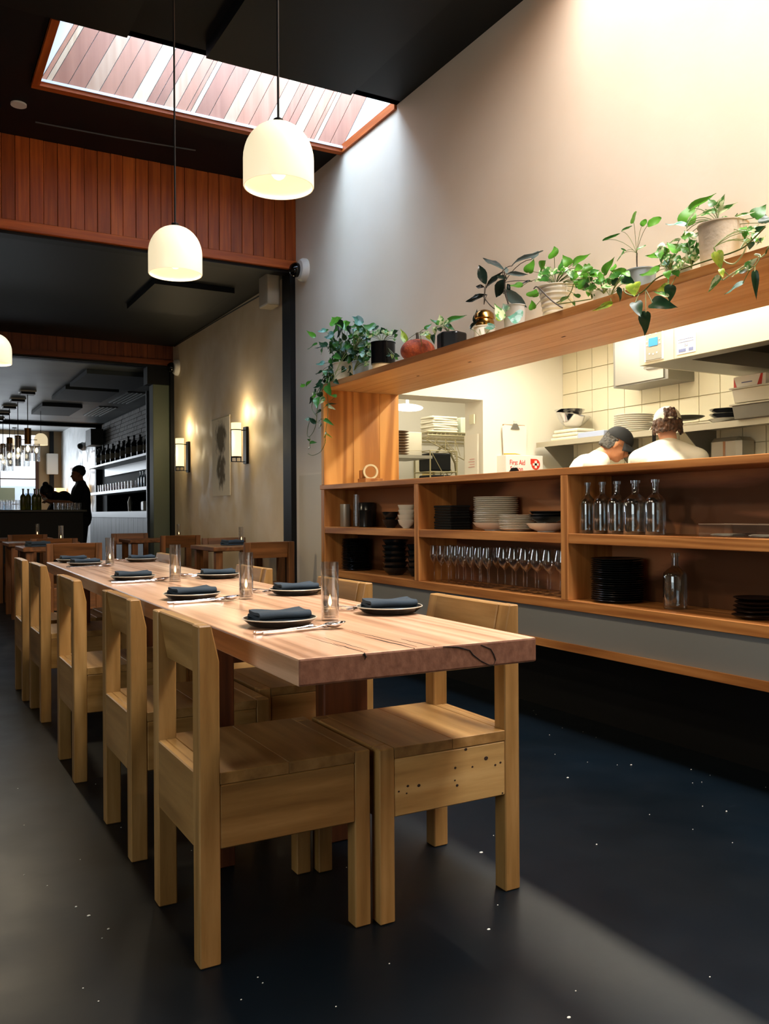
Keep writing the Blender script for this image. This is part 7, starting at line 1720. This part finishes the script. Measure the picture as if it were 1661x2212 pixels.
for i in range(5):
    put(CB, (3.42, 13.55 + 0.19 * i, 1.4705), ((ORD[i] + ' ') if i else 'nearest ') + 'clear liqueur bottle, near end of the lower back-bar shelf', 'bottle', 'clear bottles on the lower back-bar shelf')
o = MB().box(-0.05, 0.05, -0.09, 0.09, 0, 0.16).build('card_reader', WHITEP, bevel=0.02, seg=2); kput(o, (3.40, 13.95, 1.0885), 'white square device on the back-bar counter', 'device')
o = lathe_obj('steel_shaker', [(0.03, 0), (0.04, 0.16), (0.02, 0.22), (0.015, 0.25), (0.001, 0.252)], STEEL, 16); kput(o, (3.40, 15.0, 1.0885), 'steel shaker on the dark part of the back-bar counter', 'shaker')
o = lathe_obj('brown_jar', [(0.06, 0), (0.06, 0.18), (0.03, 0.20), (0.001, 0.2)], mat('brown_jar_m', '#5a4a38', 0.4), 16); kput(o, (3.52, 13.62, 1.0885), 'brown jar beside the white device on the back bar', 'jar')
# bottles and glasses on the bar
GB = lathe_obj('bar_bottle', bottle_prof(0.04, 0.30), mat('bottle_green_brown', '#3b3a20', 0.15, vary=('#6f7a26', 6)), 16)
for i, (x, y, l_) in enumerate(((1.50, 13.2, 'leftmost'), (1.58, 13.3, 'second'), (1.65, 13.18, 'third'), (1.72, 13.32, 'rightmost'))):
    put(GB, (x, y, 1.1125), l_ + ' green-brown bottle of the cluster standing on the black bar', 'bottle', 'bottle cluster on the bar')
for i in range(6):
    put(BG1, (1.95 + 0.065 * i, 13.25 + 0.05 * (i % 2), 1.1125), ('leftmost ' if i == 0 else ORD[i] + ' from left ') + 'small clear glass in front of the bending person', 'glass', 'small glasses on the bar')
for i in range(5):
    put(BG1, (1.15 + 0.07 * i, 13.22 + 0.06 * (i % 2), 1.1125), ('leftmost ' if i == 0 else ORD[i] + ' from left ') + 'small clear glass left of the bar bottle cluster', 'glass', 'small glasses on the bar, left', (1, 1, 1.4))

# cluster of slim glass pendants over the bar
BRASS = mat('brass_dull', '#a0703c', 0.35, metal=0.7)
for i, (x, y, zc, lab) in enumerate(((1.68, 14.15, 2.36, 'slim pendant with a wood-brass cap and clear glass, nearest of the row over the bar'), (1.65, 15.15, 2.33, 'second slim brass-capped pendant over the bar'),
                             (1.63, 16.2, 2.38, 'third slim brass-capped pendant over the bar'), (1.63, 17.3, 2.35, 'fourth slim brass-capped pendant over the bar'), (1.63, 18.3, 2.38, 'farthest slim brass-capped pendant over the bar'))):
    t = empty('glass_pendant', (x, y, zc)); tag(t, lab, 'lamp', 'slim pendants over the bar')
    MB().cyl((0, 0, 0.0), (0, 0, 2.915 - zc), 0.006, n=6).build('cord', BLACK, t)
    MB().box(-0.10, 0.10, -0.10, 0.10, 2.87 - zc, 2.905 - zc).build('canopy', BLACK, t)
    MB().box(-0.115, 0.115, -0.115, 0.115, 2.905 - zc, 2.928 - zc).build('canopy_plate', WHITEP, t)
    MB().lathe([(0.045, -0.24), (0.05, -0.235), (0.05, 0.0), (0.01, 0.005)], 16).build('cap', BRASS, t, smooth=True)
    MB().lathe([(0.048, -0.24), (0.048, -0.50), (0.046, -0.50), (0.046, -0.24)], 16, cap0=False, cap1=False).build('glass_tube', GLT, t, smooth=True)
    MB().ball((0, 0, -0.31), (0.028, 0.028, 0.05)).build('bulb', BULB, t, smooth=True)
    for s in (-1, 1):
        o = MB().lathe([(0.05, -0.45), (0.05, -0.18), (0.048, -0.18), (0.048, -0.45)], 16, cap0=False, cap1=False).build('side_glass', GLT, t, smooth=True, loc=(s * 0.13, 0.05, -0.05 * s))
        MB().ball((s * 0.13, 0.05, -0.33), (0.022, 0.022, 0.04)).build('bulb', BULB, t, smooth=True)
    mb = MB(); mb.tube([(-0.14, 0.05, -0.17), (0.14, 0.05, -0.17)], 0.006, 5); mb.build('arm', BRASS, t)
# ceiling panels, vents
for i, (x0, x1, y0, y1, w_) in enumerate(((2.10, 3.0, 11.65, 12.95, 'nearest'), (2.09, 2.85, 13.25, 14.6, 'middle'), (2.07, 2.72, 15.5, 16.9, 'farthest'))):
    o = B('ceiling_baffle', mat('baffle_dark_%d' % i, '#2b3336', 0.7), x0, x1, y0, y1, 2.87, 2.925); tag(o, w_ + ' of the three dark acoustic panels under the bar ceiling', 'panel', 'acoustic panels')
for (x, y0, y1, w_) in ((3.2, 13.55, 14.95, 'nearer'), (3.17, 15.6, 17.1, 'farther')):
    t = empty('ceiling_vent', (x, (y0 + y1) / 2, 2.925)); tag(t, w_ + ' slotted air vent in the bar ceiling', 'vent', 'slotted vents')
    a = (y1 - y0) / 2
    B('backing', BLACK, -0.16, 0.16, -a, a, -0.004, 0.004, t)
    for k in range(5): B('slat', mat('vent_slat', '#a8adae', 0.5), -0.15 + 0.07 * k, -0.12 + 0.07 * k, -a, a, -0.016, -0.004, t)
# framed things on the street-side walls
for (y, z0, z1, w, lab) in ((19.6, 1.95, 2.45, 0.35, 'pale framed picture on the white wall above the barman'), (22.2, 1.2, 2.2, 0.5, 'tall bright framed mirror on the white wall left of the barman')):
    t = empty('picture_frame', (3.73, y, z0)); tag(t, lab, 'picture', 'frames on the white wall')
    B('frame', mat('frame_brown', '#7a4a28', 0.5), -0.05, 0, -w, w, 0, z1 - z0, t); B('sheet', mat('sheet_pale', '#dfe6ea', 0.3), -0.055, -0.05, -w + 0.05, w - 0.05, 0.05, z1 - z0 - 0.05, t)
for (y, lab) in ((20.6, 'right glowing shade lamp low on the white wall behind the barman'), (23.6, 'left glowing shade lamp low on the white wall near the window')):
    t = empty('wall_lamp', (3.66, y, 1.30)); tag(t, lab, 'lamp', 'shade lamps near the street window')
    MB().lathe([(0.13, 0), (0.13, 0.42)], 20, cap0=False, cap1=False).build('shade', mat('shade_amber', '#ffd9a0', 0.5, emit='#ffcf8c', estr=1.6), t, smooth=True, loc=(-0.1, 0, 0))
    B('stem', BLKM, -0.09, 0.05, -0.01, 0.01, 0.10, 0.12, t)
t = empty('street_camera', (3.72, 21.0, 2.62)); tag(t, 'dark round camera on the white wall near the street', 'camera')
MB().ball((-0.03, 0, 0), 0.10).build('base', mat('cam_grey', '#b9bcbc', 0.5), t, smooth=True); MB().ball((-0.10, -0.05, 0), 0.07).build('lens', BLACK, t, smooth=True)
t = empty('white_wall_box', (3.48, 24.3, 2.1)); tag(t, 'pale box on the black post beside the street window', 'speaker')
B('case', WHITEP, -0.14, 0.14, -0.1, 0.06, 0.0, 0.55, t, 0.01)
t = empty('window_poster', (2.35, 24.36, 1.38)); tag(t, 'pale green poster in the lower street window', 'poster')
B('sheet', mat('poster_green', '#c9d3b4', 0.8), -0.25, 0.22, -0.01, 0, 0, 0.36, t)
# light crumbs on the dark floor
random.seed(11)
CRM = mat('crumb', '#d8d4c8', 0.8)
b = MB()
for (x, y, r_) in [(1.9, 2.05, .004), (2.28, 2.62, .007), (2.62, 2.62, .006), (2.78, 2.45, .004), (2.5, 2.05, .005), (1.55, 2.18, .008), (1.28, 1.77, .006), (1.2, 1.38, .006), (0.85, 1.3, .005), (0.42, 2.35, .006), (0.45, 2.25, .005), (0.40, 2.42, .004)]:
    b.ball((x, y, 0.001), (r_ * 0.8, r_ * 0.55, 0.002), None, 8, 5)
for i in range(60):
    b.ball((random.uniform(0.1, 2.9), random.uniform(1.2, 3.6), 0.0008), (0.0022, 0.0016, 0.001), None, 6, 4)
o = b.build('floor_crumbs', CRM); tag(o, 'scattered pale crumbs and specks on the dark floor', 'crumbs', kind='stuff')
